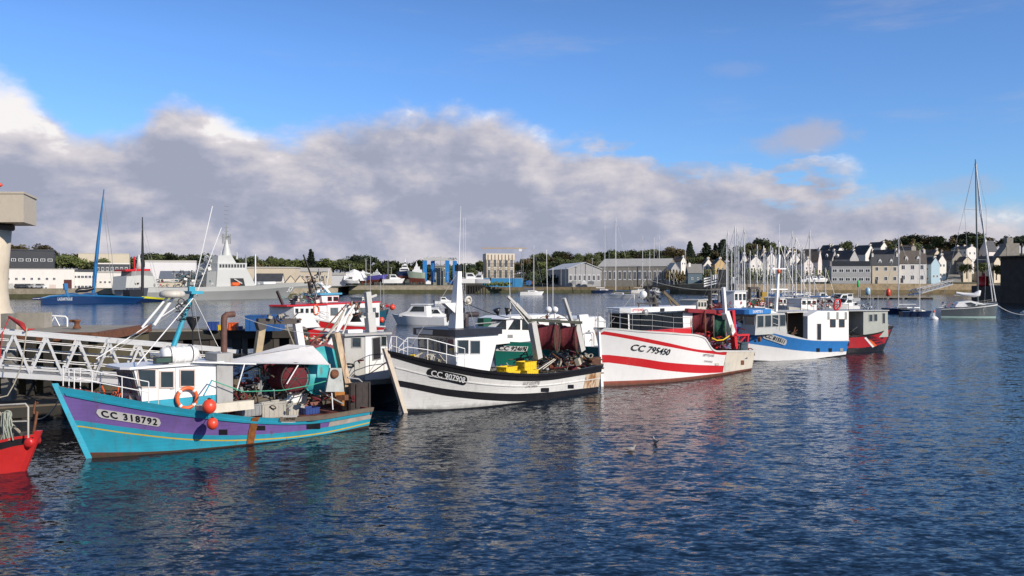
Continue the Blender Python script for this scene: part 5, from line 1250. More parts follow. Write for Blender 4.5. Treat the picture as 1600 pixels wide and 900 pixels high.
# ================================================================ boat 9: grey cabin trawler behind the purple one
B9 = Boat('trawler', 'dark hulled trawler with grey cabin, white mast and tan net gantry between two near trawlers', (622, 624), (400, 655), 1.9, -1, rake=.5, B=2.1, wlb=.9, full=.6, de=3)
B9.set_sheer([(400, 610), (470, 603), (540, 596), (600, 592), (630, 588)])
B9.topm = 0; n0 = B9.band([(400, 618), (470, 611), (540, 604), (600, 600), (630, 596)]); B9.hull([(n0, 1)], [grey, black, redboot, wooddk], deckm=3, transom=1, deckdrop=.3)
q9 = Q(B9)
gc = mat('chalky grey cabin paint', (.42, .42, .40), .6, .1, grime=.45, rust=.15)
kk = B9.xz([(540, 592), (538, 526), (572, 526), (573, 592)], -1.2)
mb = MB(); mb.slab([(kk[0][0], .8), (kk[1][0], kk[1][1]), (kk[2][0], kk[1][1]), (kk[3][0], .8)], -1.2, 1.3); C9 = mb.build('deckhouse', gc, B9.root)
k2 = B9.xz([(571, 592), (571, 524), (604, 520), (610, 592)], -1.25)
mb = MB(); mb.slab([(k2[0][0], .8), (k2[1][0], k2[1][1]), (k2[2][0], k2[1][1]), (k2[3][0], .8)], -1.25, 1.35); C9b = mb.build('wheelhouse', cleanw, B9.root)
mb = MB(); x0_, x1_ = kk[0][0] - .15, k2[2][0] + .25; mb.plan([(x0_, -1.4), (x1_, -1.4), (x1_, 1.5), (x0_, 1.5)], k2[1][1] + .003, k2[1][1] + .12); mb.build('roof', galv, C9b)
win(C9, None, grey, gl, B9.xz([(550, 528), (563, 528), (563, 542), (550, 542)], -1.2), -1.2, -1, .05)
win(C9b, None, grey, black, B9.xz([(582, 529), (593, 527), (594, 560), (583, 562)], -1.25), -1.25, -1, .05, 'doorway')
for a in ((606, 526, 614, 541),): win(C9b, None, grey, gl, B9.xz([(596, 526), (603, 526), (603, 540), (596, 540)], -1.25), -1.25, -1, .03)
mb = MB(); m0, m1 = q9(580, 520, -.3), q9(574, 456, -.3)
mb.bar(m0, m0.lerp(m1, .5), .46, .46); mb.bar(m0.lerp(m1, .5), m1, .30, .30); M9 = mb.build('mast', mat('grey white mast', (.52, .52, .50), .5, .1, grime=.3), B9.root)
mb = MB(); mb.bar(q9(560, 496, -.3), q9(590, 495, -.3), .1, .1); mb.bar(q9(574, 466, -.3), q9(588, 461, -.3), .12, .12); mb.build('crosstree', M9.data.materials[0], M9)
for px in (561, 588): mb = MB(); mb.box(q9(px, 492, -.3), (.2, .2, .26)); mb.build('deck_lamp', black, M9)
mb = MB(); c = q9(556, 487, -.6)
mb.lathe([(.32, .55), (.02, 0), (.32, -.55)], c, 12); mb.build('day_shape', black, B9.root)
mb = MB(); c = q9(552, 518, -.4); mb.box(c, (.9, .5, .22)); mb.build('liferaft_box', cleanw, C9b)
# gantry with tan posts, dark crown
tp_ = mat('tan rusty post', (.42, .33, .20), .6, .3, rust=.35, grime=.3)
mb = MB(); mb.bar(q9(401, 562, -.6), q9(409, 508, -.6), .34, .34); GN = mb.build('net_gantry', tp_, B9.root)
mb = MB(); mb.bar(q9(471, 548, -.6), q9(464, 505, -.6), .36, .36); mb.build('gantry_post', cleanw, GN)
mb = MB(); mb.bar(q9(402, 502, -.6), q9(468, 502, -.6), .3, .28); mb.bar(q9(405, 502, -.6), q9(409, 515, -.6), .4, .4); mb.build('crossbeam', sm, GN)
chaff(GN, 'gantry_gear', [sm, black, rusty, rope, mat('dark blue plastic', (.03, .07, .25), .5)], q9(405, 500, -.6).x, q9(470, 500, -.6).x, -1.0, -.2, q9(430, 500, -.6).z, q9(430, 490, -.6).z, 24, 61, (.06, .2))
drum('net_drum', B9.root, q9(434, 572, -.4), wx(B9, -.2), .85, 1.7, netred, netgreen)
mb = MB(); rowsN = []
for i in range(9):
    r_ = []
    for j in range(11):
        px = 484 + 50 * j / 10; py = 560 - (34 * math.sin(math.pi * min(1, (i + 1) / 8) / 2)) * (.65 + .35 * math.sin(math.pi * (j + 1) / 12)) + 1.6 * math.sin(i * 2.3 + j * 1.9)
        r_.append(q9(px, py, -1.5 + i * .28))
    rowsN.append(r_)
mb.grid(rowsN, True, True); mb.grid([[Vector(p) for p in rowsN[0]], [Vector((p[0], p[1], .9)) for p in rowsN[0]]], True)
mb.build('net_pile', mat('faded pink red nets', (.26, .08, .085), .95, .35, vs=3, bump=1, bs=16), B9.root)
chaff(B9.root, 'net_floats', [mat('mossy floats', (.16, .17, .07), .8), rusty, offw, orange], q9(480, 530, -.6).x, q9(525, 530, -.6).x, -1.0, .6, q9(500, 532, -.6).z, q9(500, 526, -.6).z, 30, 62, (.05, .14))
tip = q9(550, 472, -.8)
for (px, py, r_, m_) in ((505, 535, .07, rope), (490, 548, .05, offw), (512, 540, .10, cleanw), (517, 540, .08, cleanw), (526, 545, .06, offw), (480, 545, .04, rusty)): 
    mb = MB(); mb.tube([q9(px, py, -.7), tip + Vector((random.uniform(-.3, .3), 0, random.uniform(-.4, 0)))], [r_, r_ * .8], 6); mb.build('fishing_pole', m_, B9.root)
chaff(B9.root, 'pole_head_gear', [rusty, orange, rope], tip.x - .5, tip.x + .5, -1.1, -.5, tip.z - .7, tip.z, 18, 63, (.05, .15))
wire(B9.root, [q9(440, 490, -.6), q9(462, 545, -.6)], rope, .03, 'line')
chaff(B9.root, 'deck_gear', [rusty, wooddk, grey, netred, black, rope], q9(400, 590, -.8).x, q9(560, 590, -.8).x, -1.7, 1.4, 1.2, 2.4, 110, 64, (.1, .5))
chaff(B9.root, 'deck_gear', [black, wooddk, rope, grey], q9(575, 590, -1).x, q9(622, 590, -1).x, -1.5, 1.4, 1.0, 1.6, 40, 65, (.1, .35))
mb = MB(); mb.tube(sag(q9(566, 590, -1.9), q9(603, 566, -3.2), .05), .03, 5); mb.build('mooring_rope', rope, B9.root)
# ================================================================ boat 8: green hull boat behind boat 2
B8 = Boat('cabin_cruiser', 'green hulled workboat numbered CC 924693 with long white cabin behind the black striped trawler', (778, 594), (950, 574), 1.9, 1, rake=.5, B=2.1, wlb=.85, full=.72, cat='fishing boat', de=4)
B8.set_sheer([(762, 537), (772, 533), (800, 534), (850, 537), (900, 541), (948, 543)])
grn = mat('dark green gelcoat', (.015, .15, .12), .3, .1, grime=.08)
B8.topm = 0; B8.hull([(B8.band([(778, 586), (950, 568)]), 1)], [grn, black, offw], deckm=2, transom=0, deckdrop=.25)
q8 = Q(B8)
B8.letters('CC 924693', (775, 544), (823, 545.5), inkp, plate=.36, hgt=.40, platem=cleanw, bold=.02, shear=.2, pad=(.1, .1), round_=False)
kk = B8.xz([(762, 531), (770, 514), (800, 496), (860, 493), (893, 500), (893, 540)], .95)
mb = MB(); zs8 = B8.sheer(.9) - .03; mb.slab([(kk[0][0], zs8), kk[1], kk[2], kk[3], kk[4], (kk[5][0], zs8)], -.95, .95); C8 = mb.build('cabin', cleanw, B8.root)
for pts_ in (((772, 513), (786, 501.5), (790, 501.5), (790, 514)), ((794, 514), (803, 501), (812, 500.5), (812, 514.5)), ((816, 514.5), (816, 500.5), (828, 500), (828, 515)), ((858, 512), (858, 500), (874, 500), (880, 511))):
    win(C8, None, black, gl, B8.xz(pts_, .95), .95, 1, .03)
mb = MB(); k = B8.xz([(793, 523), (801, 523), (801, 528), (793, 528)], .95); mb.slab(k, .95, .97); mb.build('vent', grey, C8)
mb = MB(); mb.slab(B8.xz([(786, 499), (800, 494), (872, 491), (886, 497)], 1.1), -1.1, 1.1); mb.build('cabin_roof', cleanw, C8)
kk = B8.xz([(905, 540), (905, 498), (938, 494), (946, 500), (948, 540)], 1.2); mb = MB(); mb.slab(kk, -1.2, 1.2); C8b = mb.build('aft_cabin', cleanw, B8.root)
win(C8b, None, grey, gl, B8.xz([(931, 512), (946, 512), (946, 519), (931, 519)], 1.2), 1.2, 1, .03)
mb = MB(); kq = q8(757, 505, 0); mb.box(kq, (.9, .5, .7)); mb.build('bow_locker', mat('dark green plastic', (.01, .08, .05), .5), B8.root)
mb = MB(); mb.tube([q8(742, 506, .2), q8(815, 500, .9)], .03, 5); mb.build('bow_rail', galv, B8.root)
# ================================================================ boat 7: red and white trawler in mid harbour
B7 = Boat('trawler', 'red and white trawler with lifebuoy and light blue bridge roof, in mid harbour', (466, 538), (602, 526), 2.2, 1, rake=1.9, B=2.6, wlb=.8, full=.5, de=3)
B7.set_sheer([(447, 489), (470, 494), (500, 500), (540, 507), (575, 509), (602, 510)])
g0_ = B7.band([(462, 527), (500, 530), (602, 522)]); g1_ = B7.band([(453, 509), (500, 516), (560, 521), (602, 519)]); g2_ = B7.band([(451, 505), (500, 512), (560, 517), (602, 515)])
B7.topm = 0; B7.hull([(g0_, 0), (g1_, 0), (g2_, 1)], [red3, cleanw, offw], deckm=2, transom=0, deckdrop=.3); B7.stem(red3)
B7.letters('CC 560076', (464, 497), (497, 502.5), mat('dark bluish lettering', (.05, .06, .09), .5), plate=.62, hgt=.5, platem=offw, bold=.02)
B7.rail_strip('gunwale', cleanw, lambda t: B7.sheer(t) - .1, lambda t: B7.sheer(t) + .06, .07)
q7 = Q(B7)
kk = B7.xz([(460, 497), (456, 479), (510, 479), (510, 505)], 1.5); mb = MB(); mb.slab([(kk[0][0], 1.8), (kk[0][0] + .1, kk[1][1]), (kk[2][0], kk[1][1]), (kk[3][0], 1.8)], -1.5, 1.5); C7 = mb.build('wheelhouse', cleanw, B7.root)
for px in (461, 469, 477, 485): win(C7, None, cleanw, gl, B7.xz([(px, 482), (px + 5, 482), (px + 5, 489), (px, 489)], 1.5), 1.5, 1, .03)
mb = MB(); zt7 = kk[1][1]; xA, xB_ = B7.loc(450, 478, 1.7)[0], B7.loc(594, 478, 1.7)[0]; mb.plan([(xA - .5, -1.0), (xA - .5, 1.2), (xA - .9, 1.6), (xB_, 1.75), (xB_, -1.75), (xA - 1.2, -1.5)], zt7 + .003, zt7 + .16); mb.build('red_roof_edge', red3, C7)
lifebuoy(C7, q7(494.5, 484, 1.62), .5, (0, 1, 0))
kk2 = B7.xz([(512, 506), (512, 478), (593, 478), (593, 510)], 1.7); mb = MB(); mb.slab([(kk2[0][0], 1.2), (kk2[1][0], zt7), (kk2[2][0], zt7), (kk2[3][0], 1.2)], -1.7, 1.7); S7 = mb.build('shelter_deck', cleanw, B7.root)
for a, b in ((516, 528), (538, 548), (560, 572), (580, 587)): win(S7, None, offw, mat('grey reflecting pane', (.12, .15, .17), .1, .4), B7.xz([(a, 481), (b, 481), (b, 493), (a, 493)], 1.7), 1.7, 1, .05)
kk3 = B7.xz([(504, 476), (502, 461), (530, 461), (528, 476)], 1.0); mb = MB(); mb.slab([(kk3[0][0], zt7 + .26), (kk3[1][0], kk3[1][1]), (kk3[2][0], kk3[1][1]), (kk3[3][0], zt7 + .26)], -1.0, 1.0); U7 = mb.build('bridge', cleanw, B7.root)
for a, b in ((512, 518), (521, 528)): win(U7, None, red3, gl, B7.xz([(a, 464), (b, 464), (b, 470), (a, 470)], 1.0), 1.0, 1, .04)
mb = MB(); mb.plan([(kk3[1][0] + .5, -1.2), (kk3[1][0] + .5, 1.2), (kk3[2][0] - .3, 1.2), (kk3[2][0] - .3, -1.2)], kk3[1][1] + .003, kk3[1][1] + .2); mb.build('bridge_roof', mat('light blue canopy', (.10, .36, .55), .5), U7)
chaff(B7.root, 'roof_gear', [offw, mat('teal plastic', (.10, .36, .34), .6), galv, grey, black], q7(508, 470, .5).x, q7(452, 470, .5).x, -1, 1, zt7 + .3, zt7 + 1.2, 60, 71, (.1, .4))
for (x0, y0, x1_, y1_, r_, m_) in ((499, 465, 474, 398, .12, sm), (489, 475, 483, 440, .3, sm), (504, 475, 498, 420, .1, galv), (508, 462, 514, 420, .07, cleanw), (452, 500, 433, 455, .22, sm)): mb = MB(); mb.bar(q7(x0, y0, 0), q7(x1_, y1_, 0), r_, r_); mb.build('mast', m_, B7.root)
mb = MB(); mb.bar(q7(499, 442, 0), q7(524, 470, 0), .4, .3); mb.bar(q7(494, 456, 0), q7(515, 447, 0), .25, .25); mb.build('crane_arm', cleanw, B7.root)
chaff(B7.root, 'mast_gear', [sm, black, grey, rusty], q7(505, 450, 0).x, q7(482, 450, 0).x, -.5, .5, q7(490, 465, 0).z, q7(490, 425, 0).z, 40, 72, (.1, .4))
mb = MB(); mb.box(q7(444, 478, 0), (2.2, 1.8, 1.9)); mb.build('fore_shelter', gc, B7.root) if False else None
rl = [(Vector((B7.surf(B7.t_of(px, 500)[0], 2).x, 0, 0)), 0) for px in (450,)]
t_ = [.78, .84, .9, .95, .99]; rails(B7.root, [(Vector((B7.surf(t, B7.sheer(t)).x, B7.surf(t, B7.sheer(t)).y - .15, B7.sheer(t))), .95) for t in t_], galv, .03)
# ================================================================ trees
leafA = mat('dark green foliage', (0.085, 0.105, 0.035), 0.9, 0.6, vs=.6)
leafB = mat('olive brown foliage', (0.13, 0.10, 0.04), 0.9, 0.6, vs=.6)
leafC = mat('deep blue green needles', (0.045, 0.065, 0.035), 0.9, 0.5, vs=.6)
leafD = mat('fresh green foliage', (0.12, 0.15, 0.04), 0.9, 0.6, vs=.6)
bark = mat('grey brown bark', (0.10, 0.075, 0.05), 0.9, 0.3)
def crown_mesh(seed, kind='round', n=900):
    rnd = random.Random(seed); mb = MB(); blobs = []
    if kind == 'round':
        for i in range(9):
            a = rnd.uniform(0, 6.28); r = rnd.uniform(0, .30); z = rnd.uniform(.38, .82)
            blobs.append((Vector((r * math.cos(a), r * math.sin(a), z)), rnd.uniform(.14, .25)))
    elif kind == 'wide':
        for i in range(11):
            a = rnd.uniform(0, 6.28); r = rnd.uniform(.1, .55); blobs.append((Vector((r * math.cos(a), r * math.sin(a), rnd.uniform(.55, .85) - r * .2)), rnd.uniform(.14, .22)))
    else:
        for i in range(12):
            z = .18 + i / 12 * .78; blobs.append((Vector((rnd.uniform(-.03, .03), rnd.uniform(-.03, .03), z)), .26 * (1.02 - z) + .02))
    for i in range(n):
        c, r = rnd.choice(blobs); d = Vector((rnd.gauss(0, 1), rnd.gauss(0, 1), rnd.gauss(0, .8))).normalized() * r * rnd.uniform(.55, 1.12)
        p = c + d; s_ = rnd.uniform(.022, .05); a = Vector((rnd.gauss(0, 1), rnd.gauss(0, 1), rnd.gauss(0, 1))).normalized(); b = a.orthogonal().normalized()
        mb.add([p + a * s_, p + b * s_, p - a * s_, p - b * s_], [(0, 1, 2, 3)], False)
    return mb
def tree_proto(seed, kind, leaf):
    t = empty('tree', (0, 0, 0)); crown_mesh(seed, kind, 1100).build('crown', leaf, t)
    mb = MB(); mb.tube([(0, 0, -.15), (0.01, 0, .2), (0, .01, .6), (0, 0, .8 if kind != 'cone' else .93)], [.035, .028, .018, .006], 7)
    if kind != 'cone':
        for k in range(5):
            a = k * 1.3; mb.tube([(0, 0, .3 + k * .06), (.12 * math.cos(a), .12 * math.sin(a), .48 + k * .05), (.22 * math.cos(a), .22 * math.sin(a), .62 + k * .04)], [.016, .01, .004], 5)
    mb.build('trunk', bark, t); return t
PROT = {'ra': tree_proto(1, 'round', leafA), 'rb': tree_proto(2, 'round', leafB), 'rc': tree_proto(3, 'round', leafA), 'rd': tree_proto(6, 'round', leafD), 'w': tree_proto(4, 'wide', leafC), 'wb': tree_proto(7, 'wide', leafB), 'c': tree_proto(5, 'cone', leafC)}
used_p = set()
def tree(k, px, ytop, D, h, label, name='tree', group=None, sx=1.0, cat='tree'):
    """crown top at the given row"""
    o = PROT[k] if k not in used_p else copy_tree(PROT[k]); used_p.add(k)
    D *= KD; P = at(px, ytop, D); h = h * KD
    o.location = (P.x, P.y, P.z - h * (.97 if k != 'c' else .98)); o.scale = (h * sx, h * sx, h); o.rotation_euler = (0, 0, random.uniform(0, 6.28))
    o.name = name
    return tag(o, label, cat, group)
random.seed(21)
def skyline(tab, D, h, kinds, step, label, group, sx=(1.0, 1.6), jit=5):
    px = tab[0][0]
    while px < tab[-1][0]:
        y = interp(tab, px) + random.uniform(-jit * .4, jit); k = random.choice(kinds)
        tree(k, px, y, D * random.uniform(.97, 1.03), h * random.uniform(.85, 1.1), label, 'tree', group, random.uniform(*sx)); px += step * random.uniform(.7, 1.3)
skyline([(-30, 392), (85, 396), (200, 398), (262, 396)], 640, 12, ['ra', 'rb', 'rc'], 13, 'green to brown tree in the skyline row behind the left workshops', 'trees behind the left workshops')
skyline([(85, 398), (130, 399), (160, 402)], 560, 12, ['rd', 'ra'], 10, 'bright green tree between the dark building and the beige shed', 'bright green trees beside the dark building')
skyline([(235, 396), (270, 395), (300, 397), (400, 400), (430, 402)], 650, 13, ['w', 'ra', 'rc'], 12, 'dark tree in the skyline behind the grey naval ship', 'trees behind the naval ship')
skyline([(245, 404), (300, 406), (430, 410)], 600, 11, ['rb', 'ra'], 14, 'lower olive tree behind the grey naval ship', 'trees behind the naval ship')
skyline([(425, 403), (445, 401), (470, 404), (500, 403), (540, 405), (570, 404)], 640, 12, ['ra', 'rd', 'rc'], 11, 'round dark tree in the row left of the boatyard', 'trees left of the boatyard')
skyline([(545, 402), (560, 398), (580, 400), (600, 405), (625, 412), (700, 414), (760, 408)], 740, 13, ['w', 'ra', 'rc'], 10, 'dark tree on the rise behind the boatyard', 'trees behind the boatyard')
skyline([(555, 412), (590, 412), (640, 418), (750, 420)], 700, 12, ['ra', 'rb', 'rc'], 13, 'lower dark tree behind the boatyard', 'trees behind the boatyard')
skyline([(800, 412), (822, 402), (840, 396), (870, 393), (930, 394), (960, 392), (1000, 389), (1045, 392)], 800, 13, ['ra', 'rc', 'rb'], 9, 'green tree in the wood above the white boat shed', 'trees of the wood above the boat sheds')
skyline([(822, 412), (860, 404), (950, 404), (1045, 402)], 760, 12, ['ra', 'rc', 'rb', 'rd'], 10, 'green tree in the wood above the white boat shed', 'trees of the wood above the boat sheds')
skyline([(826, 424), (870, 414), (940, 414)], 720, 11, ['ra', 'rc', 'w'], 10, 'dark green tree at the foot of the wood left of the white boat shed', 'trees at the foot of the wood')
skyline([(832, 434), (872, 426)], 700, 9, ['ra', 'w'], 9, 'dark green tree at the foot of the wood left of the white boat shed', 'trees at the foot of the wood')
skyline([(1000, 391), (1040, 386), (1060, 386), (1080, 390), (1130, 392)], 760, 12, ['rb', 'ra', 'wb'], 10, 'olive brown tree on the skyline above the sailing boats', 'trees above the sailing boats')
skyline([(1040, 400), (1130, 403)], 700, 11, ['rb', 'ra'], 12, 'olive tree behind the small gabled houses', 'trees behind the small gabled houses')
skyline([(1155, 384), (1170, 378), (1200, 377), (1220, 382), (1240, 388)], 760, 13, ['ra', 'rb', 'rc'], 9, 'tree of the clump behind the pink white gables', 'trees behind the white gables')
skyline([(1150, 392), (1200, 390), (1240, 398)], 720, 12, ['rc', 'rb'], 12, 'tree of the clump behind the pink white gables', 'trees behind the white gables')
skyline([(1384, 372), (1400, 368), (1430, 366), (1450, 362), (1470, 368), (1480, 376)], 720, 14, ['w', 'wb', 'ra', 'rb'], 9, 'dark brown green tree crowning the hill above the white waterside houses', 'trees crowning the hill above the houses', (1.0, 1.4))
skyline([(1385, 382), (1420, 380), (1480, 384)], 690, 12, ['ra', 'rb'], 11, 'dark brown green tree crowning the hill above the white waterside houses', 'trees crowning the hill above the houses')
skyline([(1500, 362), (1512, 359), (1530, 361), (1550, 368)], 690, 14, ['w', 'ra', 'wb'], 9, 'dark tree behind the big yacht mast on the hill', 'dark trees behind the yacht mast', (1.1, 1.5))
skyline([(1500, 374), (1550, 378)], 670, 12, ['ra', 'w'], 11, 'dark tree behind the big yacht mast on the hill', 'dark trees behind the yacht mast')
for (k, px, y, D, h, lb, sx) in (
    ('wb', 20, 382, 600, 13, 'brown umbrella pine above the dark building, leftmost', 1.5), ('wb', 30, 381, 610, 13, 'brown umbrella pine above the dark building, right of another', 1.6), ('wb', 63, 380, 600, 14, 'brown pine above the right end of the dark building', 1.3),
    ('c', 1078, 376, 740, 17, 'dark conifer with a thin pointed top left of the white gables', 1.0), ('c', 1104, 378, 740, 16, 'broad dark fir above the cream gabled houses', 1.6), ('c', 1118, 379, 750, 15, 'olive conifer right of the broad fir', 1.0),
    ('c', 1130, 373, 740, 18, 'tall dark fir nearest the cluster of masts', 1.6), ('w', 1191, 371, 780, 16, 'umbrella shaped pine standing above the wooded hill', .9), ('c', 486, 388, 620, 17, 'dark pointed cypress behind the red trawler masts', .9), ('c', 488, 392, 640, 13, 'narrow cypress just right of the taller one', .8),
    ('rc', 1325, 377, 640, 10, 'dark bushy tree between the slate roofs', 1.3), ('rd', 1511, 411, 575, 9, 'green tree in front of the tall cream house', 1.4), ('rd', 1535, 409, 575, 9, 'green tree beside the dark rampart', 1.3), ('ra', 1557, 413, 570, 9, 'darker tree against the dark rampart', 1.3),
    ('w', 1596, 366, 380, 9, 'dark tree on top of the rampart at the right edge', 1.3), ('w', 1584, 368, 385, 9, 'dark tree beside the turret on the rampart', 1.1),
    ('rd', 1353, 427, 575, 7, 'green bush between the grey block and the cream house', 1.2), ('rc', 655, 406, 700, 12, 'dark tree right behind the motor yacht', 1.2)):
    tree(k, px, y, D, h, lb, 'tree', None, sx)
def shrubs(name, pts, D, hgt, leaf, label, n=900, seed=1):
    rnd = random.Random(seed); mb = MB(); D *= KD
    for i in range(n):
        u = rnd.random() * (len(pts) - 1); k = int(u); px = pts[k][0] + (pts[k + 1][0] - pts[k][0]) * (u - k); yt = pts[k][1] + (pts[k + 1][1] - pts[k][1]) * (u - k)
        zt = at(px, yt, D).z; q = rnd.random(); bump_ = .75 + .25 * math.sin(px * 1.3 + seed) ; z = zt - hgt + hgt * bump_ * math.sqrt(q); p = at(px, HZ, D + rnd.uniform(-1, 3)); p = Vector((p.x, p.y, z))
        s_ = rnd.uniform(.3, .75); a = Vector((rnd.gauss(0, 1), rnd.gauss(0, 1), rnd.gauss(0, 1))).normalized(); b = a.orthogonal().normalized()
        mb.add([p + a * s_, p + b * s_, p - a * s_, p - b * s_], [(0, 1, 2, 3)], False)
    return tag(mb.build(name, leaf), label, 'shrubs', None, 'stuff')
shrubs('shrubs', [(1098, 419), (1135, 421), (1165, 418), (1200, 420), (1240, 420), (1296, 423)], 588, 9, leafA, 'dark green shrubs below the white gabled houses', 4200, 2)
shrubs('shrubs', [(1040, 420), (1075, 424), (1110, 420)], 600, 6, leafB, 'olive shrubs beside the slate blue house', 1500, 3)
shrubs('shrubs', [(755, 441), (780, 440), (800, 441)], 592, 2.2, leafD, 'low green scrub on the shore bank', 300, 4)
shrubs('shrubs', [(826, 430), (850, 428), (885, 430)], 640, 6, leafC, 'dark undergrowth at the edge of the wood', 1400, 5)
# ================================================================ houses
wallW = mat('white rendered wall', (.72, .69, .64), .8, .06, grime=.1, vs=.4); wallC = mat('cream rendered wall', (.58, .50, .38), .8, .08, grime=.15, vs=.4); wallG = mat('grey rendered wall', (.36, .36, .36), .8, .1, grime=.2, vs=.4)
wallS = mat('grey granite wall', (.26, .24, .21), .9, .25, vs=1, grime=.2); wallT = mat('ochre wall', (.52, .36, .17), .8, .1, vs=.4); wallP = mat('pinkish white wall', (.66, .60, .57), .8, .06, vs=.4)
slate = mat('slate roof', (.055, .058, .065), .55, .25, vs=.6); slateb = mat('brownish slate roof', (.11, .09, .075), .7, .25, vs=.6); metalroof = mat('pale sheet metal roof', (.48, .46, .42), .5, .08, grime=.2, vs=.2)
pane = mat('house window pane', (.03, .035, .045), .12, .5)
wf = MB(); wf.m = 0; wf.box((0, -.02, .5), (1.18, .04, 1.14)); wf.m = 1; wf.box((0, -.045, .5), (.92, .01, .92)); wf.m = 0; wf.box((0, -.055, .5), (.07, .01, .92))
WIN0 = wf.build('window', [cleanw, pane]); WMESH = WIN0.data; bpy.data.objects.remove(WIN0)
wf = MB(); wf.m = 0; wf.box((0, -.02, .5), (1.0, .04, 1.0)); WD0 = wf.build('door', [mat('dark door', (.05, .05, .055), .5)]); DMESH = WD0.data; bpy.data.objects.remove(WD0)
def wobj(par, x, y, z, w_, h_, rz=0.0, mesh=None, name='window', m=None):
    o = bpy.data.objects.new(name, mesh or WMESH); COL.objects.link(o); o.parent = par; o.location = (x, y, z); o.scale = (w_, 1.6, h_); o.rotation_euler = (0, 0, rz)
    if m: o.data = o.data.copy(); o.data.materials[0] = m
    return o
def house2(label, pc, wl, wr, yb, ye, yr, D, wall=wallW, roof=slate, kind='side', beta=32, rows=2, cols=3, dorm=0, chim=1, name='house', wsz=(1.0, 1.3), gw=0, group=None, cat='house', doors=(), chm=None, over=.3, gwall=None, depth=None):
    """pc = px of the visible corner; wl/wr = px widths of the facade / end wall; yb ye yr = rows of base, eave, ridge at D; beta>0 shows the right end"""
    D *= KD; mp = D / F; th = math.atan((pc - 800) / F); sg = 1 if beta >= 0 else -1; be = R(abs(beta))
    Lf = wl * mp / math.cos(be) if beta else wl * mp; Wg = depth or (max(wr * mp / max(math.sin(be), .2), 5.0) if wr else 8.0)
    P = at(pc, HZ, D); z0 = at(pc, yb, D).z; ze = at(pc, ye, D).z; zr = at(pc, yr, D).z
    o = empty(name, (P.x, P.y, z0), -th - sg * be, label, cat, group); he, hr = ze - z0, zr - z0
    x0, x1 = (-Lf, 0) if sg > 0 else (0, Lf)
    mb = MB(); bz = -6.0
    if kind == 'side':
        mb.add([(x0, 0, bz), (x1, 0, bz), (x1, Wg, bz), (x0, Wg, bz), (x0, 0, he), (x1, 0, he), (x1, Wg, he), (x0, Wg, he), (x0, Wg / 2, hr - .1), (x1, Wg / 2, hr - .1)],
               [(0, 1, 5, 4), (1, 2, 6, 9, 5), (2, 3, 7, 6), (3, 0, 4, 8, 7), (4, 5, 9, 8), (6, 7, 8, 9)], False)
        rs = MB(); t_ = .22; ov = over; sl2 = (hr - he) / (Wg / 2)
        for a_, b_ in (((-ov), Wg / 2), (Wg + ov, Wg / 2)):
            zz = he - ov * sl2 if True else 0
            rs.add([(x0 - ov * .6, a_, zz), (x1 + ov * .6, a_, zz), (x1 + ov * .6, b_, hr), (x0 - ov * .6, b_, hr), (x0 - ov * .6, a_, zz + t_), (x1 + ov * .6, a_, zz + t_), (x1 + ov * .6, b_, hr + t_), (x0 - ov * .6, b_, hr + t_)],
                   [(0, 1, 2, 3), (4, 7, 6, 5), (0, 4, 5, 1), (1, 5, 6, 2), (3, 7, 4, 0)] if a_ < 0 else [(3, 2, 1, 0), (5, 6, 7, 4), (1, 5, 4, 0), (2, 6, 5, 1), (0, 4, 7, 3)], False)
    elif kind == 'front':
        mb.add([(x0, 0, bz), (x1, 0, bz), (x1, Wg, bz), (x0, Wg, bz), (x0, 0, he), (x1, 0, he), (x1, Wg, he), (x0, Wg, he), ((x0 + x1) / 2, 0, hr - .1), ((x0 + x1) / 2, Wg, hr - .1)],
               [(0, 1, 5, 8, 4), (1, 2, 6, 5), (2, 3, 7, 9, 6), (3, 0, 4, 7), (5, 6, 9, 8), (7, 4, 8, 9)], False)
        rs = MB(); xm = (x0 + x1) / 2; t_ = .22; ov = over; sl2 = (hr - he) / ((x1 - x0) / 2)
        for a_ in (x0 - ov, x1 + ov):
            zz = he - ov * sl2; vs = [(a_, -ov, zz), (xm, -ov, hr), (xm, Wg + ov, hr), (a_, Wg + ov, zz)]; vs += [(p[0], p[1], p[2] + t_) for p in vs]
            f_ = [(3, 2, 1, 0), (4, 5, 6, 7), (0, 1, 5, 4), (2, 3, 7, 6), (3, 0, 4, 7)]
            rs.add(vs, f_ if a_ < xm else [x[::-1] for x in f_], False)
    else:
        mb.plan([(x0, 0), (x1, 0), (x1, Wg), (x0, Wg)], bz, he); rs = MB(); rs.plan([(x0 - over, -over), (x1 + over, -over), (x1 + over, Wg + over), (x0 - over, Wg + over)], he + .003, he + max(.25, hr - he))
    mb.build('wall', wall, o); RO = rs.build('roof', roof, o)
    if kind != 'front' or True:
        for r_ in range(rows):
            for c_ in range(cols):
                wobj(o, x0 + (c_ + .5) * (x1 - x0) / cols, 0, he * (r_ + .32) / max(rows, 1), *wsz)
    for g in range(gw):
        xg = x1 if sg > 0 else x0; wobj(o, xg, Wg * (.3 + .4 * (g % 2)), he * (.28 + .45 * (g // 2)), *wsz, rz=R(90) * sg)
    for (fx, w_, h_, m_) in doors: wobj(o, x0 + fx * (x1 - x0), -.02, 0, w_, h_, mesh=DMESH, name='door', m=m_)
    for d in range(dorm):
        xx = x0 + (d + .7) * (x1 - x0) / (dorm + .4); zz = he + .15; dh = (hr - he) * .55
        mb = MB(); y_ = .35; mb.slab([(xx - .75, zz), (xx + .75, zz), (xx + .75, zz + dh * .65), (xx, zz + dh), (xx - .75, zz + dh * .65)], y_, Wg * .4); dd = mb.build('dormer', wallW, RO)
        wobj(dd, xx, y_, zz + .2, .8, dh * .5)
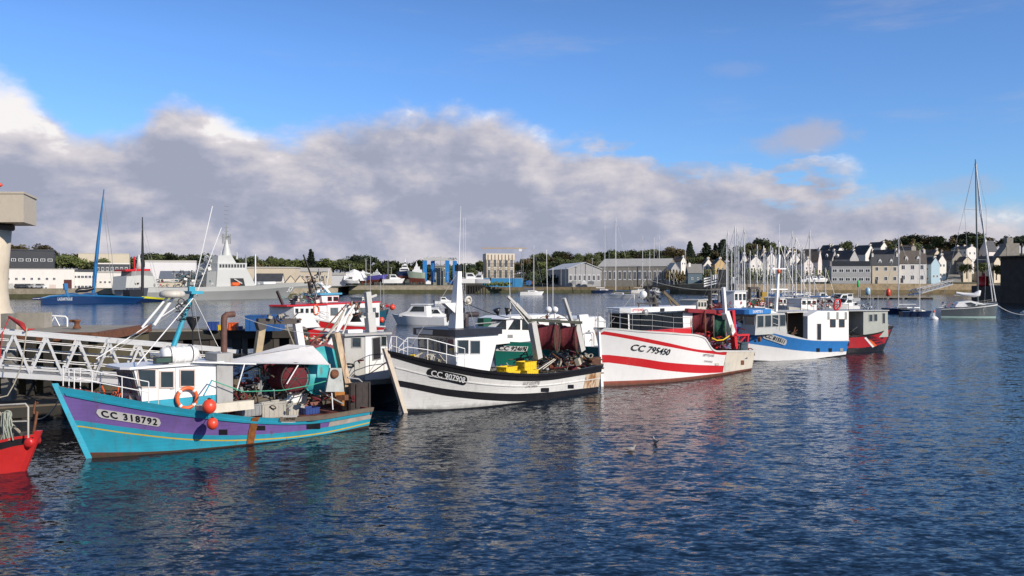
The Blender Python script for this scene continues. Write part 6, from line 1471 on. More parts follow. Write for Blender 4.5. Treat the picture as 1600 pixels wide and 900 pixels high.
    for c_ in range(chim):
        xx = x1 - .6 if c_ == 0 else x0 + .6 if c_ == 1 else (x0 + x1) / 2; mb = MB(); hc = hr + .35; yy = Wg / 2
        if kind == 'front': xx, yy = (x0 + x1) / 2, Wg * (.15 + .7 * c_)
        mb.box((xx, yy, hc - .7), (.9, 1.3, 1.9)); mb.box((xx, yy, hc + .28), (1.05, 1.45, .12)); mb.build('chimney', chm or wallW, RO)
        mb = MB(); mb.lathe([(.14, 0), (.11, .5)], (xx - .2, yy, hc + .34), 6); mb.lathe([(.14, 0), (.11, .5)], (xx + .2, yy, hc + .34), 6); mb.build('chimney_pot', wallT, RO)
    return o
dkwin = mat('dark glazed band', (.03, .035, .04), .15, .3)
# right town
G = house2('grey office block with dark glazed top floor on the quay', 1299, 58, 2, 443, 416, 408, 570, wallG, dkwin, 'flat', -12, 2, 6, name='office_block', wsz=(2.2, 1.5), cat='building', chim=0, over=-.3)
house2('cream quay house with dark slate roof and two white dormers, left of the white house', 1363, 39, 2, 443, 413, 398, 572, wallC, slate, 'side', -14, 2, 3, 2, 2, wsz=(1.5, 2.0), doors=((.15, 1.2, 2.2, None),))
house2('white quay house with slate roof, two white dormers and dark door', 1404, 40, 2, 442, 410, 392, 572, wallW, slateb, 'side', -14, 2, 3, 2, 2, wsz=(1.6, 2.2), doors=((.12, 1.3, 2.5, None),))
house2('white house with light blue bay window at the end of the quay row', 1455, 11, 12, 442, 412, 402, 573, mat('pale blue wall', (.35, .48, .55), .7), slate, 'side', 45, 2, 1, 0, 1, gw=2)
house2('white end house whose sunlit gable faces the slipway', 1466, 12, 10, 440, 408, 398, 580, wallW, slateb, 'side', 50, 2, 1, 0, 1, gw=4)
house2('grey granite house with brown slate roof behind the slipway', 1488, 26, 18, 432, 405, 392, 600, wallS, slateb, 'side', 40, 2, 3, 0, 2, gw=2, chm=wallS)
house2('ochre and granite house right of the slipway', 1505, 10, 12, 432, 408, 401, 595, wallC, slate, 'side', 50, 2, 2, 0, 1)
house2('tall cream house with white facade on the hill left of the yacht mast', 1510, 22, 16, 420, 389, 384, 640, wallW, slate, 'side', 45, 3, 4, 0, 3, gw=4)
house2('white villa with grey gable right of the yacht mast on the hill', 1545, 14, 12, 418, 392, 376, 640, wallP, slate, 'front', 40, 2, 2, 0, 1)
house2('low cream house with slate roof left of the dark rampart', 1553, 28, 10, 430, 410, 400, 590, wallC, slate, 'side', 30, 1, 4, 0, 1, gw=1)
house2('slate roofed house with sunlit white gable above the office block', 1328, 40, 13, 425, 404, 391, 620, wallG, slate, 'side', 38, 2, 3, 1, 2, gwall=wallW)
house2('slate roofed house whose white gable stands between two roofs', 1352, 22, 16, 420, 397, 383, 660, wallW, slate, 'side', 42, 1, 2, 0, 2)
house2('long dark slate roofed house above the cream quay house', 1398, 38, 6, 420, 403, 390, 620, wallG, slate, 'side', 25, 1, 4, 0, 2)
house2('high set white house with dark roof under the hill trees', 1376, 20, 10, 400, 386, 378, 700, wallW, slate, 'side', 40, 1, 2, 0, 1)
house2('small white house with chimney high on the left of the hill', 1310, 14, 8, 405, 390, 383, 690, wallW, slate, 'side', 42, 1, 2, 0, 2)
house2('small white house high up at the foot of the bushy tree', 1294, 12, 8, 405, 390, 383, 700, wallW, slate, 'side', 42, 1, 1, 0, 1)
house2('brownish house with flat parapet behind the white quay house', 1424, 20, 5, 402, 386, 383, 650, wallS, slateb, 'side', 30, 1, 3, 0, 2, chm=wallT)
house2('cream house peeping over the roofs right of the white quay house', 1460, 22, 8, 410, 397, 390, 640, wallC, slateb, 'side', 38, 1, 3, 0, 2)
house2('white house with pointed gable below the dark hill trees', 1493, 8, 10, 395, 380, 373, 700, wallW, slate, 'side', 45, 1, 1, 0, 1)
house2('house with big brown slate roof left of the grey office block', 1278, 28, 6, 425, 408, 389, 620, wallP, slateb, 'side', 20, 1, 3, 0, 2)
house2('dark slate roofed house behind the office block left end', 1300, 18, 8, 425, 404, 391, 630, wallG, slate, 'side', 30, 1, 2, 1, 1)
# gabled houses above the marina
for (lb, pc, wl, wr, yb, ye, yr, D, w_, rf_, kd, be) in (
    ('small white gabled house left of the ochre one', 1100, 4, 14, 422, 414, 404, 610, wallW, slateb, 'side', 62), ('ochre gabled house with dark roof above the dark boarded wall', 1117, 6, 17, 424, 413, 404, 600, wallT, slate, 'side', 62),
    ('pinkish gabled house immediately right of the tall masts', 1157, 5, 11, 425, 409, 396, 620, wallP, slate, 'side', 60), ('broad white gabled house among the marina masts', 1171, 6, 20, 420, 410, 400, 610, wallW, slate, 'side', 62),
    ('tall white gabled house in the middle of the marina masts', 1198, 10, 15, 422, 404, 394, 615, wallW, slate, 'side', 58), ('cream house set back between two white gables', 1190, 8, 10, 408, 398, 390, 650, wallC, slateb, 'side', 50),
    ('white gabled house behind the right hand masts', 1234, 8, 16, 422, 406, 394, 615, wallW, slate, 'side', 58), ('pink white gabled house set back behind the right hand masts', 1228, 10, 12, 410, 398, 389, 660, wallP, slate, 'side', 55),
    ('low pinkish house with brown roof right of the marina masts', 1256, 10, 14, 424, 412, 403, 605, wallP, slateb, 'side', 50), ('white cottage with dark roof below the broad fir', 1064, 14, 6, 415, 408, 401, 680, wallW, slateb, 'side', 40),
    ('slate blue boarded house with grey roof by the marina', 1075, 3, 22, 442, 424, 413, 575, mat('slate blue boards', (.06, .10, .13), .7), slate, 'front', 60)):
    house2(lb, pc, wl, wr, yb, ye, yr, D, w_, rf_, kd, be, 1, 1, 0, 1, gw=2, wsz=(.9, 1.1))
house2('dark boarded shed wall behind the black and white flag', 1137, 16, 2, 446, 422, 421, 562, mat('dark vertical boards', (.035, .035, .032), .9), slate, 'flat', 8, 0, 0, name='boarded_shed', cat='shed', chim=0, over=.05)
# sheds and halls at the yards
whl = dict(name='boat_shed', cat='shed', chim=0)
house2('long pale industrial hall with stepped sheet metal roof', 1043, 110, 4, 446, 416, 403, 612, wallS, metalroof, 'side', 8, 1, 14, wsz=(1.4, 4.5), depth=40, **whl)
house2('lower pale hall with white gable beside the long industrial hall', 1048, 8, 14, 446, 422, 411, 606, wallG, metalroof, 'side', 55, 1, 1, wsz=(1.2, 1.2), **whl)
house2('white gabled boat shed with grey walls at the water', 888, 51, 18, 447, 420, 410, 606, wallG, mat('white metal roof', (.74, .73, .70), .5, .05, vs=.2), 'front', -12, 1, 7, wsz=(1.3, 3.0), depth=60, over=.6, **whl)
HT = house2('tall tan covered hall under scaffolding with cream crown', 760, 44, 6, 440, 406, 396, 640, mat('tan cladding', (.50, .42, .30), .8, .1, vs=.3, grime=.4), mat('cream crown panels', (.62, .56, .46), .7, .05), 'flat', -10, 2, 5, name='covered_hall', cat='hall', chim=0, wsz=(1.6, 5), over=.2)
sc = MB(); mpH = 640 * KD / F
for i in range(9):
    x = i * 44 * mpH / 8; sc.tube([(x, -1.2, -1), (x, -1.2, 32 * mpH)], .08, 4)
for k in range(7): sc.tube([(0, -1.2, k * 4.5 * mpH + .4), (44 * mpH, -1.2, k * 4.5 * mpH + .4)], .08, 4)
for i in range(7): sc.tube([(i * 44 * mpH / 8, -1.2, i * 2.0), (i * 44 * mpH / 8 + 2.5, -1.2, i * 2 + 2)], .06, 4)
sc.build('scaffolding', sm, HT)
pb = MB()
for i in range(8): pb.box(((i + .5) * 44 * mpH / 8, -.3, 34 * mpH + (42 - 34) * mpH * .5), (.35, .3, 8.5 * mpH))
pb.build('crown_ribs', mat('brown ribs', (.25, .15, .09), .8), HT)
# tower crane behind the hall
cp = at(816, 440, 600 * KD); TC = empty('tower_crane', (cp.x, cp.y, cp.z), 0, 'slim tower crane with yellow jib over the tan hall', 'crane')
mpc = 600 * KD / F; hh = 52 * mpc
mb = MB()
for sx, sy in ((-.5, -.5), (.5, -.5), (.5, .5), (-.5, .5)): mb.tube([(sx, sy, 0), (sx, sy, hh)], .07, 4)
for k in range(14): s_ = -1 if k % 2 else 1; mb.tube([(-.5 * s_, -.5, hh * k / 14), (.5 * s_, -.5, hh * (k + 1) / 14)], .05, 4)
mb.build('tower', galv, TC); mb = MB()
mb.bar((2.5, 0, hh), (-64 * mpc, 0, hh), .3, .35)
for k in range(16): mb.tube([(-k * 4 * mpc, 0, hh), (-(k + .5) * 4 * mpc, 0, hh + .8), (-(k + 1) * 4 * mpc, 0, hh)], .05, 4)
mb.build('jib', mat('dull yellow jib', (.5, .33, .12), .6), TC); mb = MB(); mb.box((-1, 0, hh - 1), (1.6, 1.4, 1.4)); mb.build('cab', cleanw, TC)
# blue hull wall / dock gate
house2('long low blue barge side on the shore bank', 816, 62, 2, 444, 435, 434, 605, mat('sky blue steel', (.05, .26, .50), .5, .1, grime=.15, vs=.4), galv, 'flat', 4, 0, 0, name='barge', cat='barge', chim=0, over=.03)
# blue travelling portal crane
pc_ = at(686, 441, 590 * KD); PC = empty('portal_crane', (pc_.x, pc_.y, pc_.z), 0, 'big blue travelling portal crane of the boatyard', 'crane'); mq = 590 * KD / F
pblue = mat('portal crane blue', (.03, .20, .50), .4, .1)
for (px, y) in ((-22, 0), (13, 0), (-12, 9), (23, 9)):
    mb = MB(); mb.add([(px * mq - 1.0, y - .6, 0), (px * mq + 1.0, y - .6, 0), (px * mq + 1.0, y + .6, 0), (px * mq - 1.0, y + .6, 0), (px * mq - 1.1, y - .6, 34 * mq), (px * mq + 1.1, y - .6, 34 * mq), (px * mq + 1.1, y + .6, 34 * mq), (px * mq - 1.1, y + .6, 34 * mq)], [(0, 1, 5, 4), (1, 2, 6, 5), (2, 3, 7, 6), (3, 0, 4, 7), (4, 5, 6, 7)], False); mb.build('leg', pblue, PC)
    mb = MB(); mb.lathe([(.7, -.3), (.7, .3)], (px * mq, y, .7), 12, Matrix.Rotation(R(90), 3, 'Y')); mb.lathe([(.7, -.3), (.7, .3)], (px * mq + 1.4, y, .7), 12, Matrix.Rotation(R(90), 3, 'Y')); mb.build('wheel', rubber, PC)
mb = MB(); mb.box((-5 * mq, 0, 36.5 * mq), (38 * mq, 1.3, 1.5)); mb.box((5 * mq, 9, 36.5 * mq), (38 * mq, 1.3, 1.5)); mb.build('top_beam', mat('pale beam', (.5, .5, .48), .5), PC)
chaff(PC, 'hoist_gear', [sm, galv, pblue], -24 * mq, 26 * mq, 0, 9, 36 * mq, 39 * mq, 50, 81, (.3, 1.0))
house2('grey green yard building standing between the blue crane legs', 697, 20, 2, 442, 416, 414, 610, mat('grey green cladding', (.26, .27, .22), .8, .1, vs=.3), galv, 'flat', 5, 1, 4, name='yard_building', cat='building', chim=0, wsz=(.5, 5))
# left shore buildings
wsd = dict(chim=0)
W1 = house2('long white workshop with garage doors and square windows', 116, 110, 3, 456, 421, 420, 425, wallW, metalroof, 'flat', 6, 0, 0, name='workshop', cat='workshop', over=.1, **wsd)
mw_ = 425 * KD / F; gd = mat('grey roller door', (.45, .44, .42), .6, .1)
for i in range(8): wobj(W1, -110 * mw_ + (9 + i * 10 + (i // 2)) * mw_, 0, (456 - 437.5) * mw_, .9, .9)
for (a_, b_) in ((14, 32), (34, 55), (58, 74)): wobj(W1, -(116 - (a_ + b_) / 2) * mw_, -.02, .3, (b_ - a_) * mw_, 12 * mw_, mesh=DMESH, name='garage_door', m=gd)
wobj(W1, -(116 - 107) * mw_, -.02, 0, 11 * mw_, 19 * mw_, mesh=DMESH, name='garage_door', m=mat('dark opening with red frame', (.08, .02, .02), .7))
wobj(W1, -(116 - 86) * mw_, -.02, .6, 9 * mw_, 9 * mw_, mesh=DMESH, name='garage_door', m=mat('pinkish door', (.6, .5, .45), .7))
house2('white workshop annex with glazed upper floor right of the garage doors', 149, 31, 2, 455, 424, 421, 430, wallW, slate, 'flat', 6, 2, 6, name='workshop', cat='workshop', wsz=(1.0, 1.0), over=.5, **wsd)
house2('dark grey modern building with strip windows behind the white workshop', 84, 90, 3, 440, 392, 390, 500, mat('anthracite cladding', (.045, .048, .055), .6, .1, vs=.3), slate, 'flat', 6, 2, 9, name='office_building', cat='building', wsz=(1.6, 1.1), **wsd)
house2('plain beige warehouse left of the black mast', 202, 72, 2, 425, 397, 396, 560, mat('beige cladding', (.56, .50, .38), .7, .05, vs=.2), metalroof, 'flat', 5, 0, 0, name='warehouse', cat='warehouse', over=.1, **wsd)
house2('low dark building with white parapet below the beige warehouse', 201, 47, 2, 428, 413, 411, 520, mat('dark cladding', (.06, .065, .075), .6), wallW, 'flat', 5, 1, 7, name='low_building', cat='building', wsz=(1.0, 1.6), **wsd)
house2('low white building with a row of small windows left of the grey ship', 196, 45, 2, 450, 426, 424, 450, wallW, metalroof, 'flat', 5, 1, 7, name='low_building', cat='building', wsz=(.8, .8), **wsd)
house2('big white warehouse behind the naval ship stern', 306, 74, 2, 440, 410, 407, 540, mat('white cladding', (.70, .69, .69), .6, .04, vs=.2), metalroof, 'flat', 6, 0, 0, name='warehouse', cat='warehouse', over=.1, **wsd)
house2('slate roofed low building in front of the big white warehouse', 300, 48, 3, 452, 434, 424, 470, wallW, mat('blue grey slate', (.13, .15, .19), .6, .1, vs=.3), 'side', 12, 1, 6, name='low_building', cat='building', wsz=(.9, .9), **wsd)
house2('small white hut by the naval ship stern', 285, 34, 2, 456, 441, 439, 430, wallC, metalroof, 'flat', 6, 1, 4, name='hut', cat='building', wsz=(.9, .9), **wsd)
house2('beige warehouse with white end behind the naval ship bow', 461, 76, 18, 440, 419, 417, 540, wallC, metalroof, 'flat', 8, 0, 0, name='warehouse', cat='warehouse', **wsd)
house2('slate roofed building behind the naval ship foredeck', 440, 42, 4, 452, 438, 428, 450, wallW, slate, 'side', 12, 1, 5, name='low_building', cat='building', wsz=(.8, .8), **wsd)
for (px, lb) in ((447, 'small cream gabled hut, left of a pair by the naval ship bow'), (462, 'small cream gabled hut, right of a pair by the naval ship bow')): house2(lb, px, 16, 2, 452, 441, 431, 440, wallC, wallC, 'front', -5, 1, 1, name='hut', cat='hut', wsz=(.8, .8), **wsd)
house2('white workshop with plain end wall behind the red trawler masts', 540, 32, 8, 445, 430, 426, 590, mat('white cladding', (.70, .69, .69), .6, .04, vs=.2), metalroof, 'flat', 18, 0, 0, name='workshop', cat='workshop', **wsd)
house2('pale roofed long shed right of the cream huts', 515, 45, 4, 440, 424, 419, 520, wallC, metalroof, 'side', 10, 1, 6, name='warehouse', cat='warehouse', **wsd)
# rampart of the walled town
rw = empty('rampart', (at(1563, HZ, 335 * KD).x, 335 * KD, -1), 0, 'tall dark granite rampart at the right edge', 'rampart'); mr_ = 335 * KD / F
mb = MB(); gran = mat('granite in painted shade', (.060, .052, .042), .95, .4, vs=.5, bump=.6, bs=1.2); zt_ = at(1563, 403, 335 * KD).z + 1  # granite colour darkened to stand for the shade on rampart and mole
mb.plan([(0, 0), (10, -70), (70, -70), (70, 30), (22, 30)], 0, zt_); mb.build('wall', gran, rw)
mb = MB(); mb.plan([(-1.2, .4), (9, -71), (13, -71), (3, .4)], zt_ + .002, zt_ + .5); mb.build('parapet', gran, rw)
tw = at(1577, 403, 350 * KD); TW = empty('turret', (tw.x, tw.y, zt_ - 1 + .5), 0, 'small ruined turret on top of the rampart', 'turret'); mb = MB(); mb.box((0, 0, 2.2), (4.2, 4, 4.4)); mb.box((-.3, 0, 5.2), (2.0, 2, 2)); mb.build('wall', wallS, TW); mb = MB(); mb.slab([(-4.5, 0), (-2, 3.4), (-2, 0)], -2, 2); mb.build('buttress', wallS, TW)
qb = MB(); a, b = at(1518, HZ, 372 * KD), at(1563, HZ, 340 * KD); qb.plan([(a.x, a.y), (b.x, b.y), (b.x + 30, b.y + 10), (b.x + 95, b.y + 140), (a.x + 90, a.y + 140)], -1, at(1540, 447, 355 * KD).z); tag(qb.build('mole', gran), 'dark stone mole below the red harbour light', 'mole')
lt_ = at(1537, 447, 360 * KD); HL = empty('harbour_light', lt_, 0, 'squat red harbour light on the dark mole', 'harbour light'); ml = 360 * KD / F
mb = MB(); mb.lathe([(8 * ml, 0), (7.5 * ml, 3 * ml), (7 * ml, 13 * ml), (8 * ml, 14 * ml), (8 * ml, 15 * ml), (2 * ml, 16 * ml)], (0, 0, 0), 20); mb.build('tower', red3, HL); mb = MB(); mb.lathe([(1.6 * ml, 0), (1.6 * ml, 3 * ml), (.2, 5 * ml)], (0, 0, 16 * ml), 12); mb.build('lantern', red3, HL)
# ================================================================ grey naval patrol ship
NV = Boat('naval_ship', 'large light grey naval patrol ship with pyramid mast and hull number 53', (484, 464.5), (228, 471), 4.5, -1, rake=6, B=6.8, wlb=.8, full=.45, cat='ship', de=2.2, we=1.6)
NV.set_sheer([(228, 450), (293, 449), (330, 448), (400, 446), (432, 443), (470, 442), (492, 441)])
navg = mat('light naval grey', (.52, .53, .51), .5, .05, grime=.06, vs=.15); navd = mat('darker naval grey', (.27, .28, .275), .5, .06, grime=.1, vs=.15)
h0 = NV.band([(228, 469.5), (484, 463.4)]); h1 = NV.band([(228, 457), (293, 456), (400, 453), (432, 450), (470, 447), (490, 445)])
NV.topm = 0; NV.hull([(h0, 1), (h1, 1)], [navg, navd], deckm=1, transom=1, deckdrop=.1); qn = Q(NV)
yn = -5.6
def nslab(name, pts, w0, m=navg, par=None, ys=None): mb = MB(); mb.slab(NV.xz(pts, -w0), -w0, w0, ys=[(-a, a) for a in ys] if ys else None); return mb.build(name, m, par or NV.root)
S1 = nslab('superstructure', [(338, 450), (340, 421), (386, 421), (400, 447)], 5.6)
nslab('bridge', [(340, 423), (340, 411), (386, 411), (385, 423)], 5.0, navg)
nslab('upper_deck', [(340, 411), (341, 399), (362, 399), (369, 411)], 3.6, navg)
mb = MB()
for i in range(9):
    k = NV.xz([(343 + i * 4.6, 413), (346 + i * 4.6, 413), (346 + i * 4.6, 418), (343 + i * 4.6, 418)], -5.05); o = win(S1, None, navd, gl, k, -5.02, -1, .05)
nslab('hangar', [(322, 449), (324, 424), (339, 424), (338, 449)], 5.0, navd)
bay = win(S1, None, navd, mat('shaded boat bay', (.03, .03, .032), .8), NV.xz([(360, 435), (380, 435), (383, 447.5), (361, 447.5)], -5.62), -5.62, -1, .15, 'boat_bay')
mb = MB(); a, b = NV.loc(362, 444, -6.0), NV.loc(374, 444, -6.0); mb.tube([(a[0], -6.0, a[1]), ((a[0] + b[0]) / 2, -6.0, a[1] - .2), (b[0], -6.0, b[1] + .2)], [.6, .9, .5], 8); mb.build('rescue_boat', orange, S1)
mb = MB(); mb.bar(qn(366, 436, -6.0), qn(378, 443, -6.0), .35, .35); mb.build('davit', navg, S1)
c0 = NV.loc(354, 400, 0); sN = mpp(468); mb = MB(); mb.lathe([(9 * sN, -2), (8 * sN, 2 * sN), (5.5 * sN, 10 * sN), (2.5 * sN, 22 * sN), (1.5 * sN, 26 * sN)], (c0[0], 0, c0[1] - 0), 10); PM = mb.build('pyramid_mast', navg, NV.root)
mb = MB(); zt_n = c0[1] + 26 * sN; mb.tube([(c0[0], 0, zt_n), (c0[0], 0, zt_n + 23 * sN)], [.35, .12], 6); mb.bar((c0[0] - 9 * sN, 0, zt_n + 1), (c0[0] + 9 * sN, 0, zt_n + 1), .3, .3); mb.bar((c0[0], -8 * sN, zt_n + 1), (c0[0], 8 * sN, zt_n + 1), .3, .3)
for k in range(7): mb.tube([(c0[0] - .9, 0, zt_n + 3 + k * 1.5), (c0[0] + .9, 0, zt_n + 3 + k * 1.5)], .1, 4)
for dx in (-8, -5, 5, 8): mb.tube([(c0[0] + dx * sN, 0, zt_n - 1.5), (c0[0] + dx * sN, 0, zt_n + 2)], .18, 5)
mb.build('yard', navd, PM)
chaff(NV.root, 'aft_deck_gear', [navd, sm, mat('teal tarpaulin', (.06, .16, .18), .8), navg], qn(286, 440, -3).x, qn(338, 440, -3).x, -5, 3, qn(300, 449, -3).z, qn(300, 424, -3).z, 140, 91, (.4, 1.2))
chaff(NV.root, 'mast_gear', [navd, navg], qn(322, 410, -2).x, qn(340, 410, -2).x, -2, 2, qn(330, 424, -2).z, qn(330, 400, -2).z, 30, 92, (.5, 1.6))
for (px, y0, y1, m_) in ((399, 449, 397, cleanw), (384, 420, 398, navd), (370, 405, 394, navg), (345, 405, 391, navg), (328, 424, 399, navd), (300, 448, 425, sm)): mb = MB(); mb.tube([qn(px, y0, -1), qn(px, y1, -1)], [.4, .22], 6); mb.build('pole', m_, NV.root)
mb = MB(); c = NV.loc(406, 444, 0); mb.lathe([(1.6, 0), (1.6, .9), (1.1, 1.7), (.3, 2.0)], (c[0], 0, c[1] - 1), 12); TG = mb.build('gun_turret', navg, NV.root); mb = MB(); mb.tube([(c[0], 0, c[1] + .1), (c[0] + 3.6, 0, c[1] + .5)], .15); mb.build('gun_barrel', navd, TG)
nslab('forward_coaming', [(412, 444), (412, 440.5), (430, 440), (431, 443)], 3, cleanw)
NV.letters('53', (449, 453), (456, 452.5), cleanw, hgt=2.4, bold=.03, shear=.2, off=.08, fill=1.1)
# second grey ship further behind, red band
GS = Boat('naval_ship', 'smaller grey ship with red band and cone mast, left of the large naval ship', (262, 468), (192, 470), 3, -1, rake=2, B=4.2, wlb=.8, full=.5, cat='ship')
GS.O = GS.O + Vector((GS.O.x, GS.O.y)).normalized() * 26; GS.root.location.x, GS.root.location.y = GS.O
GS.set_sheer([(192, 453), (225, 452), (264, 449)]); GS.topm = 0; GS.hull([], [navd, navg], deckm=0, transom=0, deckdrop=.1)
def gslab(name, pts, w0, m): mb = MB(); mb.slab(GS.xz(pts, -w0), -w0, w0); return mb.build(name, m, GS.root)
gslab('superstructure', [(196, 453), (198, 432), (222, 430), (242, 432), (248, 452)], 3.6, navg); gslab('deckhouse', [(205, 432), (206, 424), (235, 422), (240, 432)], 2.8, mat('mid grey ship paint', (.25, .25, .25), .6))
gslab('red_band', [(196, 424), (196, 421), (235, 420), (235, 423)], 2.9, red3); c = GS.loc(217, 421, 0); s_ = mpp(468); mb = MB(); mb.lathe([(5 * s_, 0), (3 * s_, 12 * s_), (1.5 * s_, 24 * s_)], (c[0], 0, c[1]), 8); mb.build('cone_mast', navg, GS.root)
mb = MB(); c = GS.loc(210, 421, 0); mb.tube([(c[0], 0, c[1]), (c[0], 0, c[1] + 21 * s_)], .3, 5); mb.build('red_pole', red3, GS.root)
chaff(GS.root, 'deck_gear', [navd, sm, red3, navg], GS.loc(194, 450, 0)[0], GS.loc(250, 450, 0)[0], -3.6, 0, GS.loc(220, 455, 0)[1], GS.loc(220, 437, 0)[1], 60, 93, (.4, 1.2))
# ================================================================ racing trimarans
nvy = mat('deep racing blue', (.004, .03, .11), .3, .1, vs=.2); lbl = mat('light racing blue', (.012, .14, .34), .35, .08, vs=.2); navy = mat('dark navy hull', (.008, .02, .07), .3); yel2 = mat('fluorescent yellow', (.75, .72, .03), .4)
TR = Boat('trimaran', 'big blue racing trimaran with tall blue wing mast', (212, 473), (66, 475.5), .9, -1, rake=3, B=1.3, wlb=.6, full=.5, cat='trimaran')
TR.set_sheer([(66, 466), (85, 461.5), (140, 460.5), (180, 462), (216, 464)])
TR.topm = 1; TR.hull([(TR.band([(66, 467), (85, 463.5), (140, 463), (216, 465.5)]), 0)], [nvy, lbl], deckm=1, transom=0, deckdrop=.05)
TR.letters('LAZARTIGUE', (89, 467.5), (114, 467.5), mat('pale lettering', (.5, .55, .6), .5), hgt=1.15, bold=.03, off=.05)
sT = mpp(474)
for sd, yo in ((-1, 9.5), (1, 19)):
    mb = MB(); n = 14; rows = []
    for i in range(n + 1):
        u = i / n; x = -TR.L * (1 - u) * .95 + 1; r = .75 * math.sin(math.pi * min(max(u, .03), .97)) ** .5; rows.append([(x, yo + r * math.cos(a), 1.2 + .35 * u + r * 1.2 * math.sin(a)) for a in [k * math.pi / 4 for k in range(9)]])
    mb.grid(rows, True); mb.build('outer_float', nvy, TR.root)
for u in (.42, .62): mb = MB(); x = -TR.L * (1 - u); mb.tube([(x - 1.2, 0, 1.8), (x, 5, 2.5), (x + .3, 9.5, 2.6), (x, 14, 2.5), (x - 1.2, 19, 1.8)], .45, 8); mb.build('cross_beam', lbl, TR.root)
qt = Q(TR); mb = MB(); mb.tube([qt(145.5, 459, 9.5), qt(148, 432, 9.5), qt(153, 380, 9.5), qt(162.5, 296, 9.5)], [.45, .62, .50, .16], 8); MT_ = mb.build('wing_mast', lbl, TR.root)
wire(MT_, [qt(162, 305, 0), qt(175, 400, 0), qt(178, 460, 0)], navd, .07, 'forestay'); wire(MT_, [qt(161, 320, 0), qt(176, 458, 0)], navd, .05, 'stay')
mb = MB(); mb.tube([qt(118, 456, 0), qt(124, 453, 0), qt(135, 453, 0), qt(146, 450, 0)], [.35, .75, .7, .5], 8); mb.build('sail_bag', black, TR.root)
mb = MB(); mb.bar(qt(102, 443, -1), qt(103, 453, -1), 1.2, 1.0); mb.bar(qt(103, 453, -1), qt(107, 464, -1), .5, .5); mb.build('rudder_blade', lbl, TR.root)
T2 = Boat('trimaran', 'dark blue racing multihull with yellow bow and tall black mast', (256, 472), (205, 473.5), .9, -1, rake=2.5, B=1.4, wlb=.6, full=.5, cat='trimaran')
T2.O = T2.O + T2.O.normalized() * 6; T2.root.location.x, T2.root.location.y = T2.O
T2.set_sheer([(205, 463), (225, 463), (259, 466)]); T2.topm = 2; T2.hull([(T2.band([(205, 470), (259, 471)]), 0), (T2.band([(205, 466), (225, 466), (259, 468.5)]), 0)], [navy, nvy, yel2], deckm=2, transom=0, deckdrop=.05)
q_ = Q(T2); mb = MB(); mb.tube([q_(222.5, 463, 0), q_(222.8, 400, 0), q_(222.5, 339, 0)], [.45, .42, .14], 8); m_ = mb.build('mast', mat('black carbon', (.012, .012, .014), .4), T2.root)
wire(m_, [q_(223, 345, 0), q_(251, 463, 0)], galv, .06, 'forestay'); wire(m_, [q_(223, 365, 0), q_(247, 463, 0)], galv, .05, 'forestay'); wire(m_, [q_(222, 355, 0), q_(207, 463, 0)], galv, .04, 'backstay'); wire(m_, [q_(222, 400, 0), q_(196, 463, 2)], galv, .04, 'shroud')
mb = MB(); mb.box(q_(207, 458, 0), (4.5, 3, 2.2)); mb.box(q_(216, 460, 0), (2, 2, 1.2)); mb.build('cockpit_cover', black, T2.root)
